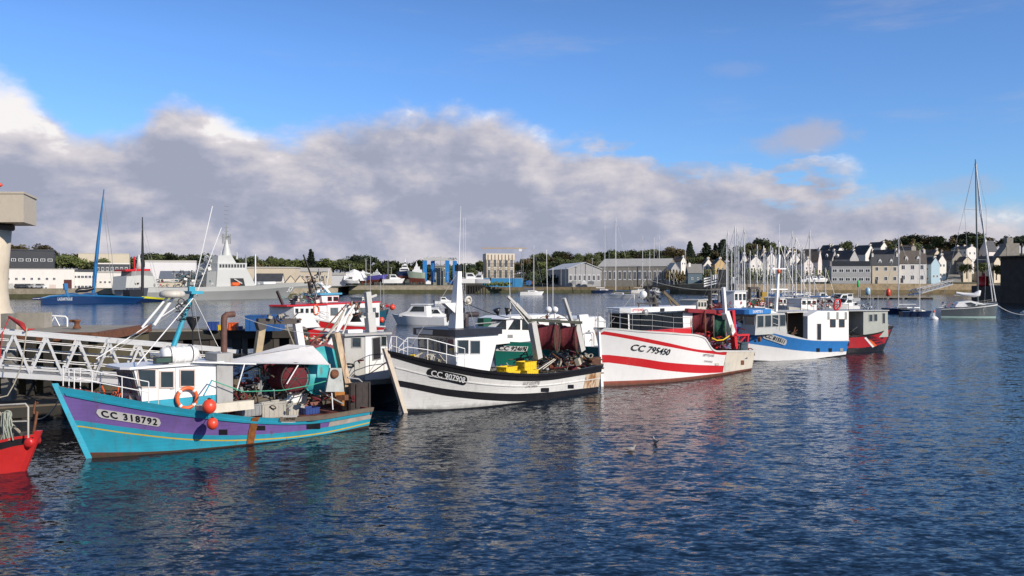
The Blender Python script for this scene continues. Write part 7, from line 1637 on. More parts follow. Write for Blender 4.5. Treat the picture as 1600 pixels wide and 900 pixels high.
# ================================================================ sailing boats
hullc = {'w': cleanw, 'n': mat('navy gelcoat', (.012, .025, .07), .25), 'g': mat('grey gelcoat', (.22, .24, .25), .3), 'c': mat('cream gelcoat', (.62, .56, .42), .35), 'b': mat('mid blue gelcoat', (.03, .12, .30), .3)}
mastm = mat('pale mast', (.70, .70, .70), .4, .05)
def sail_proto(hm, cover, seed):
    o = empty('sailing_boat', (0, 0, 0)); mb = MB(); n = 12; L = 10.0
    for sd in (1, -1):
        rows = []
        for k in range(5):
            z = -.3 + 1.5 * k / 4; r_ = []
            for i in range(n + 1):
                u = i / n; b = 1.55 * (math.sin(math.pi * (.18 + .82 * (1 - u)) / 1.0 * .5 + 0) ** .8 if True else 0) * (1 - max(0, (u - .45) / .55) ** 2.2)
                b *= .55 + .45 * k / 4; r_.append((-L / 2 + L * u * (.9 + .1 * k / 4), sd * b, z + (.15 * u * k / 4)))
            rows.append(r_)
        mb.grid(rows, True, flip=(sd == -1))
        top = rows[-1]; mb.grid([top, [(p[0], 0, p[2] + .06) for p in top]], False, flip=(sd == -1))
    e = [(-L / 2, s_ * 1.0, z) for s_ in (1, -1) for z in (-.3, 1.2)]; mb.add([(-L / 2, -1.35, 1.2), (-L / 2, 1.35, 1.2), (-L / 2, .8, -.3), (-L / 2, -.8, -.3)], [(0, 1, 2, 3)], False)
    mb.build('hull', hm, o)
    cb = MB(); cb.plan([(-1.6, -.95), (1.2, -.9), (2.6, -.35), (2.6, .35), (1.2, .9), (-1.6, .95)], 1.2, lambda p: 1.75 if p[0] < 1.5 else 1.4); cab = cb.build('cabin', cleanw, o)
    for sd in (-1, 1): g = MB(); g.add([(-1.2, sd * .965, 1.35), (1.0, sd * .925, 1.35), (1.0, sd * .925, 1.55), (-1.2, sd * .965, 1.6)], [(0, 1, 2, 3) if sd < 0 else (3, 2, 1, 0)], False); g.build('window', gl, cab)
    m = MB(); m.tube([(.9, 0, 1.3), (.9, 0, 13.5)], [.13, .10], 6); m.bar((.9, -1.0, 7.5), (.9, 1.0, 7.5), .06, .05); ms = m.build('mast', mastm, o)
    b = MB(); b.tube([(.9, 0, 2.3), (-3.2, 0, 2.35)], .16, 7); b.build('sail_cover', cover, o)
    w_ = MB(); w_.tube([(.9, 0, 13.2), (4.9, 0, 1.3)], .04, 4); w_.tube([(.9, 0, 13.4), (-4.9, 0, 1.3)], .018, 4); w_.tube([(.9, 0, 13), (.9, -1.0, 7.5), (.9, -1.4, 1.25)], .018, 4); w_.tube([(.9, 0, 13), (.9, 1.0, 7.5), (.9, 1.4, 1.25)], .018, 4); w_.build('stays', galv, ms)
    rl_ = MB()
    for sd in (-1, 1): rl_.tube([(4.4, sd * .25, 1.9), (0, sd * 1.5, 1.8), (-4.9, sd * 1.2, 1.8)], .02, 4)
    rl_.build('guard_wire', galv, o)
    return o
cvb = mat('blue sail cover', (.03, .09, .22), .8, .1)
SP = {'w': sail_proto(cleanw, cvb, 1), 'n': sail_proto(hullc['n'], cleanw, 2), 'c': sail_proto(hullc['w'], mat('beige sail cover', (.42, .38, .3), .8), 3), 'b': sail_proto(hullc['b'], cvb, 4)}
usedS = set(); SL = 'white or blue moored yacht with bare mast in the marina cluster behind the front trawlers'
def sailboat(k, px, ytop, ywl, label=None, group=None, rz=None, L=None, name='sailing_boat'):
    o = SP[k] if k not in usedS else copy_tree(SP[k]); usedS.add(k); D = DD(ywl); P = at(px, HZ, D); s_ = mpp(ywl); hm_ = (ywl - ytop) * s_; L = L or min(max(hm_ / 1.35, 6), 12)
    rz = random.uniform(-.5, .5) + random.choice((0, math.pi)) if rz is None else rz
    dx = Vector((math.cos(rz), math.sin(rz))) * .9 * L / 10
    o.location = (P.x - dx.x, D - dx.y, 0); o.scale = (L / 10, L / 10, hm_ / 13.5); o.rotation_euler = (0, 0, rz); o.name = name
    for c in o.children:
        if c.name.startswith(('hull', 'cabin', 'sail_cover', 'guard')): c.scale = (1, 1, (L / 10) / (hm_ / 13.5) * (1.0 if not c.name.startswith('cabin') else 1))
        if c.name.startswith('sail_cover') or c.name.startswith('guard'): pass
    return tag(o, label or SL, 'sailing boat', group or ('yachts in the marina cluster' if label is None else None))
random.seed(33)
near_marina = [(1137, 360), (1143, 384), (1148, 353), (1151, 357), (1154, 370), (1163, 353), (1135, 374), (1183, 382), (1195, 396), (1204, 383), (1207, 387), (1212, 390), (1217, 375), (1226, 383), (1231, 398), (1238, 361), (1244, 370), (1252, 382), (1265, 360), (1243, 395), (1193, 384), (1160, 400), (1172, 392), (1222, 402), (1234, 405), (1199, 402), (1256, 392)]
for i, (px, yt) in enumerate(near_marina): sailboat(random.choice('wwcnb'), px, yt, random.uniform(466, 482))
FL = 'small distant white yacht in the row at the far marina pontoon'
for (px, yt) in ((1004, 369), (1015, 393), (1022, 371), (1030, 368), (1035, 427), (1041, 425), (1046, 423), (1053, 425), (1060, 430), (1071, 392), (1083, 427), (1088, 428), (1094, 431), (1048, 405), (1027, 420), (1077, 425), (1099, 414)):
    sailboat(random.choice('wwc'), px, yt, random.uniform(455.5, 458), FL, 'yachts in the far marina row')
sailboat('n', 945, 352, 458, 'yacht with tall dark mast lying off the long industrial hall', rz=.2, L=12); sailboat('w', 962, 340, 466, 'yacht whose tall white mast stands just left of the red striped trawler cabin', rz=2.9)
sailboat('w', 834, 384, 461, 'yacht with bare mast by the dark bank left of the boat shed', rz=.3)
for (px, yt, yw, lb) in ((1272, 418, 478, 'small yacht moored right of the cluster, shorter mast'), (1290, 418, 476, 'small yacht moored right of the cluster near the office block')): sailboat('w', px, yt, yw, lb)
sailboat('n', 1404, 368, 490, 'navy hulled yacht with pale mast, left of the two yachts near the large grey one', rz=2.8, L=8); sailboat('n', 1437, 390, 493, 'small black hulled classic yacht with cream sheer beside the large grey yacht', rz=.15, L=6.5)
# motor boats
def motor_proto():
    o = empty('motor_boat', (0, 0, 0)); mb = MB(); n = 8; L = 6.5
    for sd in (1, -1):
        rows = [[(-L / 2 + L * i / n * (.88 + .12 * k / 3), sd * (1.15 * (.75 + .25 * k / 3)) * (1 - max(0, (i / n - .5) / .5) ** 2.2), -.25 + 1.1 * k / 3 + .3 * (i / n) ** 2 * k / 3) for i in range(n + 1)] for k in range(4)]
        mb.grid(rows, True, flip=(sd == -1)); mb.grid([rows[-1], [(p[0], 0, p[2] - .02) for p in rows[-1]]], False, flip=(sd == -1))
    mb.add([(-L / 2, -1.15, .85), (-L / 2, 1.15, .85), (-L / 2, .85, -.25), (-L / 2, -.85, -.25)], [(0, 1, 2, 3)], False); mb.build('hull', cleanw, o)
    c = MB(); c.slab([(-1.2, .8), (-1.1, 2.2), (.5, 2.2), (1.1, 1.5), (2.0, 1.2), (2.1, .9)], -.85, .85); cb = c.build('cabin', cleanw, o); r_ = MB(); r_.box((-.35, 0, 2.25), (2.0, 1.9, .08)); r_.build('roof', cleanw, cb)
    for sd in (-1, 1): win(cb, None, cleanw, gl, [(-.9, 1.45), (-.9, 2.05), (.35, 2.05), (.8, 1.45)], sd * .85, sd, .03)
    g = MB(); g.add([(1.12, -.7, 1.52), (1.12, .7, 1.52), (.54, .7, 2.16), (.54, -.7, 2.16)], [(0, 1, 2, 3)], False); g.build('windscreen', gl, cb)
    e = MB(); e.box((-3.4, 0, .9), (.4, .4, .9)); e.build('outboard_engine', black, o); return o
MP = motor_proto(); usedM = []
def motor(px, ywl, label, L=6.5, rz=None, z=0.0, group=None, D=None):
    o = MP if not usedM else copy_tree(MP); usedM.append(1); D = D or DD(ywl); P = at(px, HZ, D); k = L / 6.5
    if z is None: z = at(px, ywl, D).z + .35 * k
    o.location = (P.x, D, z); o.scale = (k, k, k); o.rotation_euler = (0, 0, random.uniform(-.6, .6) + random.choice((0, math.pi)) if rz is None else rz); o.name = 'motor_boat'; return tag(o, label, 'motor boat', group)
motor(693, 474.5, 'tiny white motor boat alone on open water left of the white mast', 5.5, .3)
motor(679, 505, 'white cabin motor boat moored between the teal boat and the white mast', 7, .15)
motor(655, 507, 'white fishing launch with square cabin right of the red trawler', 9, 2.9)
for i in range(16): motor(1180 + i * 9.5 + random.uniform(-3, 3), random.uniform(468, 487), 'white cabin motor boat among the marina masts', random.uniform(7, 10), group='white motor boats in the marina')
for i in range(13): motor(1002 + i * 9 + random.uniform(-3, 3), random.uniform(455, 458.5), 'small white motor boat along the far marina row', random.uniform(6, 9), group='motor boats in the far marina row')
for px, lb in ((1262, 'white boat ashore on the quay, leftmost of three'), (1272, 'white boat ashore on the quay, middle of three'), (1283, 'white boat ashore on the quay, rightmost of three')): motor(px, 441, lb, 8, .2, None, None, 560 * KD)
for px, y, lb in ((1306, 470, 'white cabin boat below the office block'), (1326, 470, 'white cabin boat with long cabin right of another below the office block')): motor(px, y, lb, 7, 3.0)
for (px, lb, L) in ((548, 'white motor boat ashore by the tent', 9), (615, 'white boat on the hard left of the motor yacht', 12), (735, 'white boat on the hard right of the portal crane', 14), (748, 'white yacht hull near the tan hall', 12), (722, 'small white boat below the portal crane', 8)): motor(px, 443, lb, L, .2 if px % 2 else 3.0, None, None, 588 * KD)
# ships ashore
def shore_ship(px0, px1, yk, ydeck, ytop, label, hm, boot, D, name='ship_ashore', bow=1):
    D *= KD; mp = D / F; L = (px1 - px0) * mp; P = at((px0 + px1) / 2, HZ, D); zk = at(px0, yk, D).z; o = empty(name, (P.x, D, zk), 0 if bow > 0 else math.pi, label, 'ship'); hd = (yk - ydeck) * mp; ht = (ydeck - ytop) * mp; n = 12; mb = MB()
    for sd in (1, -1):
        rows = []
        for k in range(6):
            z = hd * k / 5; rows.append([(-L / 2 + L * i / n * (.86 + .14 * k / 5), sd * L * .13 * (k / 5) ** .5 * (1 - max(0, (i / n - .5) / .5) ** 2.4) * (1 - max(0, (.15 - i / n) / .15) * .4), z + (k / 5) * hd * .25 * (i / n) ** 2) for i in range(n + 1)])
        mb.m = 1; mb.grid(rows[:3], True, flip=(sd == -1)); mb.m = 0; mb.grid(rows[2:], True, flip=(sd == -1)); mb.grid([rows[-1], [(p[0], 0, p[2]) for p in rows[-1]]], False, flip=(sd == -1))
        if sd == 1: tr_ = [r[0] for r in rows]
        else: mb.add([r[0] for r in rows] + tr_[::-1], [list(range(12))], False)
    mb.build('hull', [hm, boot], o)
    for k, (a, b, w_) in enumerate(((-.34, .22, .10), (-.22, .12, .085), (-.1, .04, .06))):
        c = MB(); z0 = hd + ht * k * .26; c.slab([(a * L, z0), (a * L + .02 * L, z0 + ht * .26), (b * L - .05 * L, z0 + ht * .26), (b * L, z0)], -w_ * L, w_ * L); cb = c.build('deckhouse', cleanw, o)
        win(cb, None, cleanw, gl, [(a * L * .85, z0 + ht * .08), (a * L * .85, z0 + ht * .19), (b * L * .6, z0 + ht * .19), (b * L * .75, z0 + ht * .08)], -w_ * L, -1, .05)
    m = MB(); m.tube([(-.02 * L, 0, hd + ht * .75), (-.03 * L, 0, hd + ht)], [.3, .1], 5); m.bar((-.03 * L, -1.2, hd + ht * .88), (-.03 * L, 1.2, hd + ht * .88), .15, .15); m.build('mast', cleanw, o)
    for u in (-.3, 0, .25): s_ = MB(); s_.box((u * L, 0, -.3), (.5, L * .12, 1.4)); s_.build('cradle', rusty, o)
    return o
shore_ship(620, 648, 436, 424, 404, 'white superyacht with dark hull ashore left of the portal crane', hullc['n'], redboot, 592)
shore_ship(636, 664, 441, 426, 408, 'green and red hulled ship ashore beside the portal crane', mat('pale green hull', (.30, .36, .28), .5), redboot, 588, bow=-1)
shore_ship(574, 606, 441, 431, 420, 'ship ashore with violet blue hull and white upperworks', mat('violet blue hull', (.08, .07, .30), .5), redboot, 588)
shore_ship(548, 584, 442, 428, 422, 'grey green hull ashore behind the white tent', mat('grey green hull', (.22, .25, .19), .6), redboot, 600, bow=-1)
tp0 = at(562, 440, 592 * KD); TN = empty('tent', tp0, 0, 'white peaked tent on the boatyard quay', 'tent'); mt = 580 * KD / F; mb = MB(); tn = []
for (a, h_) in ((-24, 13), (-9, 20), (6, 14), (14, 5)):
    tn.append([(a * mt, -3, .5), (a * mt, -1.5, h_ * mt * .8), (a * mt, 0, h_ * mt), (a * mt, 2, h_ * mt * .8), (a * mt, 3, .5)])
mb.grid(tn, False, True); mb.build('canopy', cleanw, TN); mb = MB(); mb.tube([(-9 * mt, 0, 0), (-9 * mt, 0, 20 * mt)], .15); mb.build('pole', galv, TN)
# clutter of poles, pallets on the yard quay
random.seed(5)
for i in range(26):
    px = random.choice([random.uniform(600, 725), random.uniform(545, 620), random.uniform(820, 930)]); D = random.uniform(586, 600) * KD if px < 740 else 604 * KD; P = at(px, 443, D); mb = MB(); k = random.random()
    if k < .6: mb.box((P.x, D, P.z + .4), (random.uniform(1.5, 3.5), 1.5, random.uniform(1.2, 2.4)), random.uniform(-.3, .3)); mb.box((P.x, D, P.z + 1.3), (1.2, 1.0, .6)); tag(mb.build('crate_stack', random.choice([offw, cleanw, rusty, grey, pblue])), 'small crate or machine standing on the boatyard quay', 'crate', 'crates along the boatyard quay')
    else: h_ = random.uniform(6, 15); mb.tube([(P.x, D, P.z - 1), (P.x, D, P.z + h_)], .14, 5); mb.bar((P.x - .8, D, P.z + h_), (P.x + .8, D, P.z + h_), .2, .15); tag(mb.build('lamp_post', galv), 'thin lamp post on the boatyard shore', 'lamp post', 'lamp posts on the boatyard shore')
# dark timber pier with piles
dp = at(726, 447, 585 * KD); DP = empty('timber_pier', (dp.x, dp.y - 6, 0), 0, 'dark timber pier with piles right of the boatyard quay', 'pier'); md = 585 * KD / F
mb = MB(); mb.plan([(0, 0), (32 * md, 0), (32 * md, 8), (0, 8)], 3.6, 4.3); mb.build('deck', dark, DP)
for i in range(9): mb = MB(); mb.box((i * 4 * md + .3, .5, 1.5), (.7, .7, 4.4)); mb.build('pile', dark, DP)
# small white and black tower by the marina
tw_ = at(1145, 447, 555 * KD); m_t = 555 * KD / F; LT = empty('beacon', tw_, 0, 'small white beacon tower with dark lantern behind the tall masts', 'beacon'); mb = MB(); mb.lathe([(4 * m_t, 0), (3.6 * m_t, 12 * m_t), (4.4 * m_t, 13 * m_t), (4.4 * m_t, 14 * m_t)], (0, 0, 0), 14); mb.build('tower', cleanw, LT); mb = MB(); mb.lathe([(2.4 * m_t, 0), (2.4 * m_t, 4 * m_t), (4.6 * m_t, 4.2 * m_t), (3.5 * m_t, 6 * m_t), (.2, 8.5 * m_t)], (0, 0, 14 * m_t), 12); mb.build('lantern', black, LT)
# cars
def car_proto():
    o = empty('parked_car', (0, 0, 0)); mb = MB(); mb.slab([(-2.1, .3), (-2.15, .8), (-1.9, .95), (1.1, .98), (2.0, .8), (2.15, .5), (2.1, .3)], -.85, .85); mb.build('body', mat('car paint dark', (.06, .065, .075), .3), o)
    mb = MB(); mb.slab([(-1.8, .953), (-1.35, 1.42), (.35, 1.45), (1.05, .983)], -.74, .74); mb.build('cabin', gl, o)
    for x in (-1.3, 1.3):
        for y in (-.82, .82): mb = MB(); mb.lathe([(.32, -.1), (.32, .1)], (x, y, .32), 14, Matrix.Rotation(R(90), 3, 'X')); w_ = mb.build('wheel', rubber, o)
    return o
CPo = car_proto(); cm = [mat('car paint silver', (.45, .46, .47), .3), mat('car paint white', (.7, .7, .7), .3), None, None]
for i, (px, lb, cmi) in enumerate(((12, 'dark car parked nearest the crane leg', None), (28, 'dark car parked second from the crane', None), (37, 'dark car parked in the middle of the row', None), (47, 'grey car parked right of the middle of the row', 0), (64, 'white car parked at the right end of the row', 1))):
    o = CPo if i == 0 else copy_tree(CPo); D = 417 * KD; P = at(px, 455, D); o.location = (P.x, D, 3.74); o.rotation_euler = (0, 0, random.uniform(-.4, .4)); o.scale = (1.15,) * 3; tag(o, lb, 'car', 'cars parked before the white workshop')
    if cmi is not None:
        for c in o.children:
            if c.name.startswith('body'): c.data = c.data.copy(); c.data.materials[0] = cm[cmi]
# ================================================================ the large grey yacht
GY = Boat('sailing_yacht', 'large grey hulled sailing yacht with very tall mast at the right', (1556, 496), (1470, 496), 1.3, -1, rake=.35, B=1.9, wlb=.8, full=.45, cat='sailing yacht')
GY.set_sheer([(1467, 481), (1490, 481), (1520, 478), (1558, 473)]); g0 = GY.band([(1470, 494), (1556, 494.5)]); g1 = GY.band([(1467, 484), (1520, 481.5), (1558, 477)]); g2 = GY.band([(1467, 483), (1520, 480.3), (1558, 475.5)])
GY.topm = 0; GY.hull([(g0, 2), (g1, 0), (g2, 1)], [mat('slate grey gelcoat', (.10, .12, .13), .25), cleanw, mat('pale teal boot stripe', (.35, .50, .46), .4), cleanw], deckm=3, transom=3, deckdrop=.05); qy = Q(GY)
kk = GY.xz([(1492, 480), (1498, 472), (1518, 470), (1540, 475), (1543, 478)], -1.0); mb = MB(); mb.slab(kk, -1.0, 1.0); c_ = mb.build('coachroof', cleanw, GY.root)
win(c_, None, cleanw, gl, GY.xz([(1508, 473), (1517, 472.5), (1525, 475), (1524, 478), (1512, 478)], -1.0), -1.0, -1, .04); win(c_, None, cleanw, gl, GY.xz([(1527, 475.5), (1537, 476), (1538, 478), (1528, 478.2)], -1.0), -1.0, -1, .03)
mb = MB(); mb.tube([qy(1528, 474, 0), qy(1526, 360, 0), qy(1524, 249, 0)], [.16, .15, .09], 8); MY = mb.build('mast', mat('dark grey mast', (.10, .12, .12), .4, .1), GY.root)
mb = MB(); mb.bar(qy(1507, 327, 0), qy(1541, 328.5, 0), .08, .06); mb.bar(qy(1512, 405, 0), qy(1541, 406, 0), .07, .05); mb.build('spreaders', galv, MY)
wire(MY, [qy(1525, 256, 0), qy(1531, 330, .1), qy(1556, 471, 0)], cleanw, .10, 'furled_jib'); wire(MY, [qy(1525, 262, 0), qy(1551, 471, 0)], cleanw, .09, 'furled_staysail')
for a, b, c in ((1524, 1507, 1512), (1525, 1541, 1541)): wire(MY, [qy(a, 252, 0), qy(b, 327, 0), qy(c, 405, 0), qy(1528 + (c - 1528) * .8, 478, 0)], galv, .025, 'shroud')
wire(MY, [qy(1524, 252, 0), qy(1470, 480, 0)], galv, .025, 'backstay')
mb = MB(); mb.tube([qy(1494, 457.5, 0), qy(1505, 459.5, 0), qy(1522, 461, 0), qy(1528, 459, 0), qy(1531, 454, 0)], [.20, .28, .40, .55, .25], 8); mb.build('sail_cover', cleanw, GY.root); mb = MB(); mb.bar(qy(1490, 461, 0), qy(1528, 463.5, 0), .14, .2); mb.build('boom', navd, GY.root)
chaff(GY.root, 'cockpit_gear', [cleanw, galv, black, mat('red ensign cloth', (.4, .03, .03), .8), nvy], qy(1470, 478, 0).x, qy(1494, 478, 0).x, -1.2, 1.2, 1.6, 2.7, 30, 95, (.1, .3))
rails(GY.root, [(Vector((GY.surf(t, 1)[0], GY.surf(t, GY.sheer(t)).y * .96, GY.sheer(t))), .7) for t in (.02, .2, .4, .6, .8, .97)], galv, .018, (1, .5))
ln = MB(); a_ = GY.O.xy + GY.h * .3; A = Vector((a_.x, a_.y, 2.2)); B_ = at(1625, 488, A.y - 3); ln.tube(sag(A, B_, 1.0), .05, 5); tag(ln.build('mooring_rope', cleanw), 'white mooring lines from the grey yacht bow to the right', 'rope')
bp = onz(1459, 499); BU = empty('mooring_buoy', (bp.x, bp.y, 0), 0, 'white mooring buoy with red mark left of the grey yacht', 'buoy'); mb = MB(); mb.lathe([(.2, -.4), (.7, -.1), (.75, .2), (.4, .5), (.12, .6), (.08, 1.2)], (0, 0, 0), 16); mb.build('float', cleanw, BU); mb = MB(); mb.lathe([(.16, 0), (.16, .35)], (0, 0, 1.2), 10); mb.build('red_mark', buoyr, BU)
bp = onz(1603, 492); mb = MB(); mb.lathe([(.3, -.4), (1.0, 0), (1.0, .5), (.5, .8)], (bp.x, bp.y, 0), 16); tag(mb.build('mooring_buoy', offw), 'pale mooring buoy cut by the right edge', 'buoy')
# floating walkway, ramp, channel marks
p0, p1 = onz(1296, 467.5), onz(1464, 467.5); PW = empty('floating_walkway', (p0.x, p0.y, 0), math.atan2((p1 - p0).y, (p1 - p0).x), 'long grey floating walkway before the town quay', 'pontoon'); Lw = (p1 - p0).length
mb = MB(); mb.plan([(0, 0), (Lw, 0), (Lw, 3), (0, 3)], .55, .8); mb.build('deck', conc, PW)
for i in range(7): mb = MB(); mb.plan([(Lw * (i + .1) / 7, .15), (Lw * (i + .75) / 7, .15), (Lw * (i + .75) / 7, 2.8), (Lw * (i + .1) / 7, 2.8)], -.3, .547); mb.build('float', dark, PW)
r0, r1 = at(1428, 461.5, DD(467)), at(1489, 444, DD(467) + 40); RP = empty('ramp', r0, math.atan2((r1 - r0).y, (r1 - r0).x), 'grey truss ramp rising from the walkway to the town quay', 'ramp'); Lr = (r1 - r0).xy.length; dz = r1.z - r0.z
for y in (0, 2):
    mb = MB(); mb.bar((0, y, 0), (Lr, y, dz), .3, .35); mb.bar((0, y, 1.7), (Lr, y, dz + 1.5), .25, .25)
    for i in range(9): mb.bar((Lr * i / 9, y, dz * i / 9), (Lr * (i + .5) / 9, y, dz * (i + .5) / 9 + 1.6), .16, .16); mb.bar((Lr * (i + .5) / 9, y, dz * (i + .5) / 9 + 1.6), (Lr * (i + 1) / 9, y, dz * (i + 1) / 9), .16, .16)
    mb.build('side_truss', alu, RP)
mb = MB(); mb.bar((0, 1, .1), (Lr, 1, dz + .1), 1.7, .15); mb.build('deck', galv, RP)
for (px, yt, yb, w_, m_, lb) in ((1341, 437, 466, .35, mat('bright green paint', (.05, .45, .12), .5), 'green channel mark on a pole before the office block'), (1356, 449, 467, .8, mat('pale blue plastic', (.35, .55, .65), .4), 'blue and white tank post right of the green mark'), (1388, 451, 466, .7, buoyr, 'red can mark on a thin post')):
    D = DD(469); P = at(px, HZ, D); e = empty('channel_mark', (P.x, D, 0), 0, lb, 'channel mark'); z1_ = at(px, yt, D).z; mb = MB(); mb.tube([(0, 0, -1), (0, 0, z1_)], .14, 6); mb.build('pole', galv, e); mb = MB(); mb.lathe([(w_ * .6, z1_ - 2.6), (w_, z1_ - 2.4), (w_, z1_ - .6), (w_ * .3, z1_)], (0, 0, 0), 12); mb.build('topmark', m_, e)
# slipway road
sw = MB(); P = [at(1478, 441, 566 * KD), at(1502, 441, 566 * KD), at(1500, 428, 600 * KD), at(1482, 429, 600 * KD)]; o = sw.add([(p.x, p.y, p.z + .02) for p in P], [(0, 1, 2, 3)], False).build('road', conc); o['kind'] = 'structure'
# ================================================================ cluster of trawlers behind the blue boat
def bg_trawler(name_lb, px0, px1, ywl, ydeck, hm, housem, hx0, hx1, ytop, seed, gantry, masts, side=1, bow='l'):
    b = Boat('trawler', name_lb, (px0, ywl + .5), (px1, ywl - 3), 1.8, 1, rake=1.0, B=2.2, wlb=.8, full=.5) if bow == 'l' else Boat('trawler', name_lb, (px1, ywl - 3), (px0, ywl + .5), 1.8, -1, rake=1.0, B=2.2, wlb=.8, full=.5)
    b.set_sheer([(px0 - (3 if bow == 'l' else 0), ydeck - 5), ((px0 + px1) / 2, ydeck), (px1 + (0 if bow == 'l' else 3), ydeck - (0 if bow == 'l' else 5))]); b.topm = 0; b.hull([], [hm, offw, wooddk], deckm=2, transom=0, deckdrop=.25)
    s_ = b.side; q = Q(b); k = b.xz([(hx0, ydeck + 3), (hx0, ytop), (hx1, ytop), (hx1, ydeck + 3)], s_ * 1.3); mb = MB(); mb.slab([k[0], (k[1][0], k[1][1]), (k[2][0], k[1][1]), k[3]], -1.3, 1.3); w_ = mb.build('wheelhouse', housem, b.root)
    n = 3
    for i in range(n): a = hx0 + (hx1 - hx0) * (i + .15) / n; c = hx0 + (hx1 - hx0) * (i + .85) / n; h_ = ydeck - ytop; win(w_, None, housem, gl, b.xz([(a, ytop + h_ * .12), (c, ytop + h_ * .12), (c, ytop + h_ * .5), (a, ytop + h_ * .5)], s_ * 1.3), s_ * 1.3, s_, .03)
    mb = MB(); x0, x1 = sorted((k[1][0], k[2][0])); mb.plan([(x0 - .15, -1.45), (x1 + .15, -1.45), (x1 + .15, 1.45), (x0 - .15, 1.45)], k[1][1] + .003, k[1][1] + .15); mb.build('roof', housem, w_)
    if gantry:
        ga, gb, gt = gantry; mb = MB(); mb.bar(q(ga, ydeck, 0), q(ga + 2, gt, 0), .45, .45); mb.bar(q(gb, ydeck, 0), q(gb - 2, gt, 0), .45, .45); mb.bar(q(ga, gt, 0), q(gb, gt, 0), .4, .35); mb.build('net_gantry', sm, b.root)
        drum('net_drum', b.root, q((ga + gb) / 2, ydeck - 6, 0), wx(b), .8, 1.4, netred if seed % 2 else netgreen, rusty)
    for (px, yt, r_, m_) in masts: mb = MB(); mb.tube([q(px, ydeck, 0), q(px + random.uniform(-2, 2), yt, 0)], [r_, r_ * .6], 6); mb.build('mast', m_, b.root)
    xs = sorted((q(px0 + 3, ydeck, 0).x, q(px1 - 2, ydeck, 0).x)); chaff(b.root, 'deck_gear', [sm, rusty, grey, offw, netred, red3], xs[0], xs[1], -1.5, 1.5, q(px0, ydeck, 0).z - .2, q(px0, ydeck - 14, 0).z, 90, seed, (.1, .5))
    return b
random.seed(12)
bg_trawler('red trawler with dark gantry right behind the red striped trawler', 1086, 1140, 512, 488, red3, offw, 1090, 1104, 470, 201, (1108, 1130, 452), [(1112, 424, .10, galv), (1122, 440, .14, sm), (1128, 430, .1, sm)])
bg_trawler('white trawler with dark gear crown between the red drums and the white mast', 1140, 1190, 503, 482, cleanw, cleanw, 1147, 1166, 456, 202, (1170, 1186, 450), [(1168, 420, .14, sm), (1178, 438, .1, sm), (1156, 430, .08, galv)])
bg_trawler('white trawler with yellow tubs behind the white mast of the blue boat', 1182, 1236, 500, 483, cleanw, cleanw, 1218, 1234, 466, 203, None, [(1200, 440, .08, galv), (1232, 436, .08, galv)])
bg_trawler('white and red workboat behind the tall aft shelter of the blue boat', 1236, 1300, 500, 484, offw, cleanw, 1252, 1276, 468, 204, None, [(1262, 430, .08, galv), (1290, 440, .08, galv)])
bg_trawler('blue trawler with dark masts behind the green cabin boat', 985, 1045, 500, 486, nvy, offw, 996, 1008, 476, 205, None, [(1000, 440, .12, sm), (1012, 430, .15, sm)], bow='l') if False else None
TB = bg_trawler('teal fishing boat with orange buoys right of the red and white trawler', 556, 600, 512, 489, mat('teal boat paint', (.01, .10, .16), .45, .2, grime=.2), offw, 566, 576, 466, 206, None, [(578, 400, .06, galv), (594, 440, .06, galv), (600, 430, .05, galv)], bow='r')
qb_ = Q(TB)
for px, py, r_ in ((596, 500, .42), (613, 480, .42)): p = qb_(px, py, -2.3); buoy(TB.root, (p.x, p.y, p.z), r_)
c = onz(1192, 484); e = empty('stacked_tubs', (c.x, c.y, 0), 0); bpy.data.objects.remove(e)
for i, (px, py) in enumerate(((1189, 468), (1197, 468), (1193, 460))):
    P = at(px, py, DD(494)); e = empty('fish_tub', P, .1, ['mustard yellow tub on a deck behind the blue boat, left', 'mustard yellow tub on a deck behind the blue boat, right', 'mustard yellow tub stacked on top of two others'][i], 'tub', 'mustard yellow tubs'); s_ = mpp(494); crate(e, (0, 0, -4 * s_), (7.6 * s_, 1.1, 7.8 * s_), mat('mustard plastic', (.45, .28, .03), .5), 0, 'tub_shell')
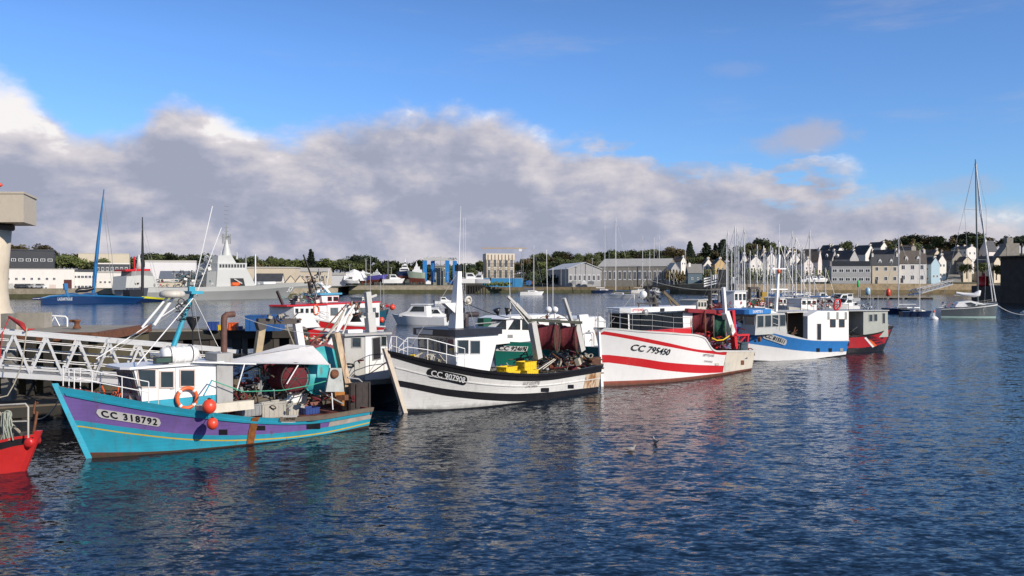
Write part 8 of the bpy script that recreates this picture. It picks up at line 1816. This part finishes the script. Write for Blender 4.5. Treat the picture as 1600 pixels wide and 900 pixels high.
# Breton style black and white flag
fD = DD(470); fp = at(1121, 428, fD); FG = empty('flag', (fp.x, fp.y, 0), 0, 'large black and white striped flag hanging between the marina masts', 'flag'); mf = fD / F
rows_w = MB()
for k in range(9):
    rows = []
    for v in (0, 1):
        r_ = []
        for i in range(9):
            u = i / 8; z = fp.z - (17 * mf) * (k + v) / 9 - (1 - u) * 5 * mf; r_.append((-(1 - u) * 21 * mf, .35 * math.sin(u * 7), z))
        rows.append(r_)
    rows_w.m = k % 2 if k % 2 == 0 else 1; rows_w.m = 0 if k % 2 else 1; rows_w.grid(rows, True, True)
rows_w.build('cloth', [cleanw, black], FG)
cq = MB(); cq.grid([[(-(1 - u) * 21 * mf, .35 * math.sin(u * 7) - .05, fp.z - 17 * mf * v - (1 - u) * 5 * mf) for u in (.55, .7, .85, 1)] for v in (0, .44)], True, True); cqo = cq.build('canton', cleanw, FG)
sp_ = MB()
for i in range(3):
    for j in range(3): u = .62 + .14 * i; sp_.box((-(1 - u) * 21 * mf, .35 * math.sin(u * 7) - .12, fp.z - 17 * mf * (.07 + .14 * j) - (1 - u) * 5 * mf), (.28, .03, .42))
sp_.build('ermine_spots', black, cqo)
mb = MB(); mb.tube([(0.15, 0, -1), (0.15, 0, fp.z + .8)], .09, 5); mb.build('flagpole', galv, FG)
# ================================================================ gulls
def gull(px, py, rz, label, sc=1.0, z=None, D=None, dark_=False):
    P = onz(px, py) if D is None else at(px, py, D); e = empty('gull', P, rz, label, 'gull'); e.scale = (sc,) * 3
    mb = MB(); mb.tube([(-.26, 0, .11), (-.2, 0, .10), (-.08, 0, .085), (.06, 0, .085), (.13, 0, .11), (.165, 0, .18), (.185, 0, .225), (.215, 0, .235), (.24, 0, .228)], [.012, .035, .075, .085, .06, .038, .036, .034, .016], 10); mb.build('body', mat('white plumage', (.34, .32, .30), .8, .1), e)
    for sd in (-1, 1):
        w_ = MB(); w_.grid([[(-.34, sd * .02, .13), (-.22, sd * .045, .15), (-.05, sd * .06, .155), (.08, sd * .04, .14)], [(-.32, sd * .03, .11), (-.20, sd * .075, .11), (-.05, sd * .09, .10), (.08, sd * .075, .10)]], True, sd > 0); w_.build('wing', mat('grey brown wing', (.24, .22, .20), .8, .3, vs=20), e)
    b = MB(); b.tube([(.235, 0, .228), (.285, 0, .218)], [.012, .004], 6); b.build('beak', mat('dark beak', (.08, .06, .03), .5), e); return e
gull(985, 704.5, .1, 'pale gull floating on open water, nearer of two', .95); gull(1024, 692, 1.9, 'darker gull seen from behind, farther of two', .95)
g5 = gull(1391, 513, 2.0, 'gull perched on the bow of the small red cabin boat', 1.6, D=DD(548))
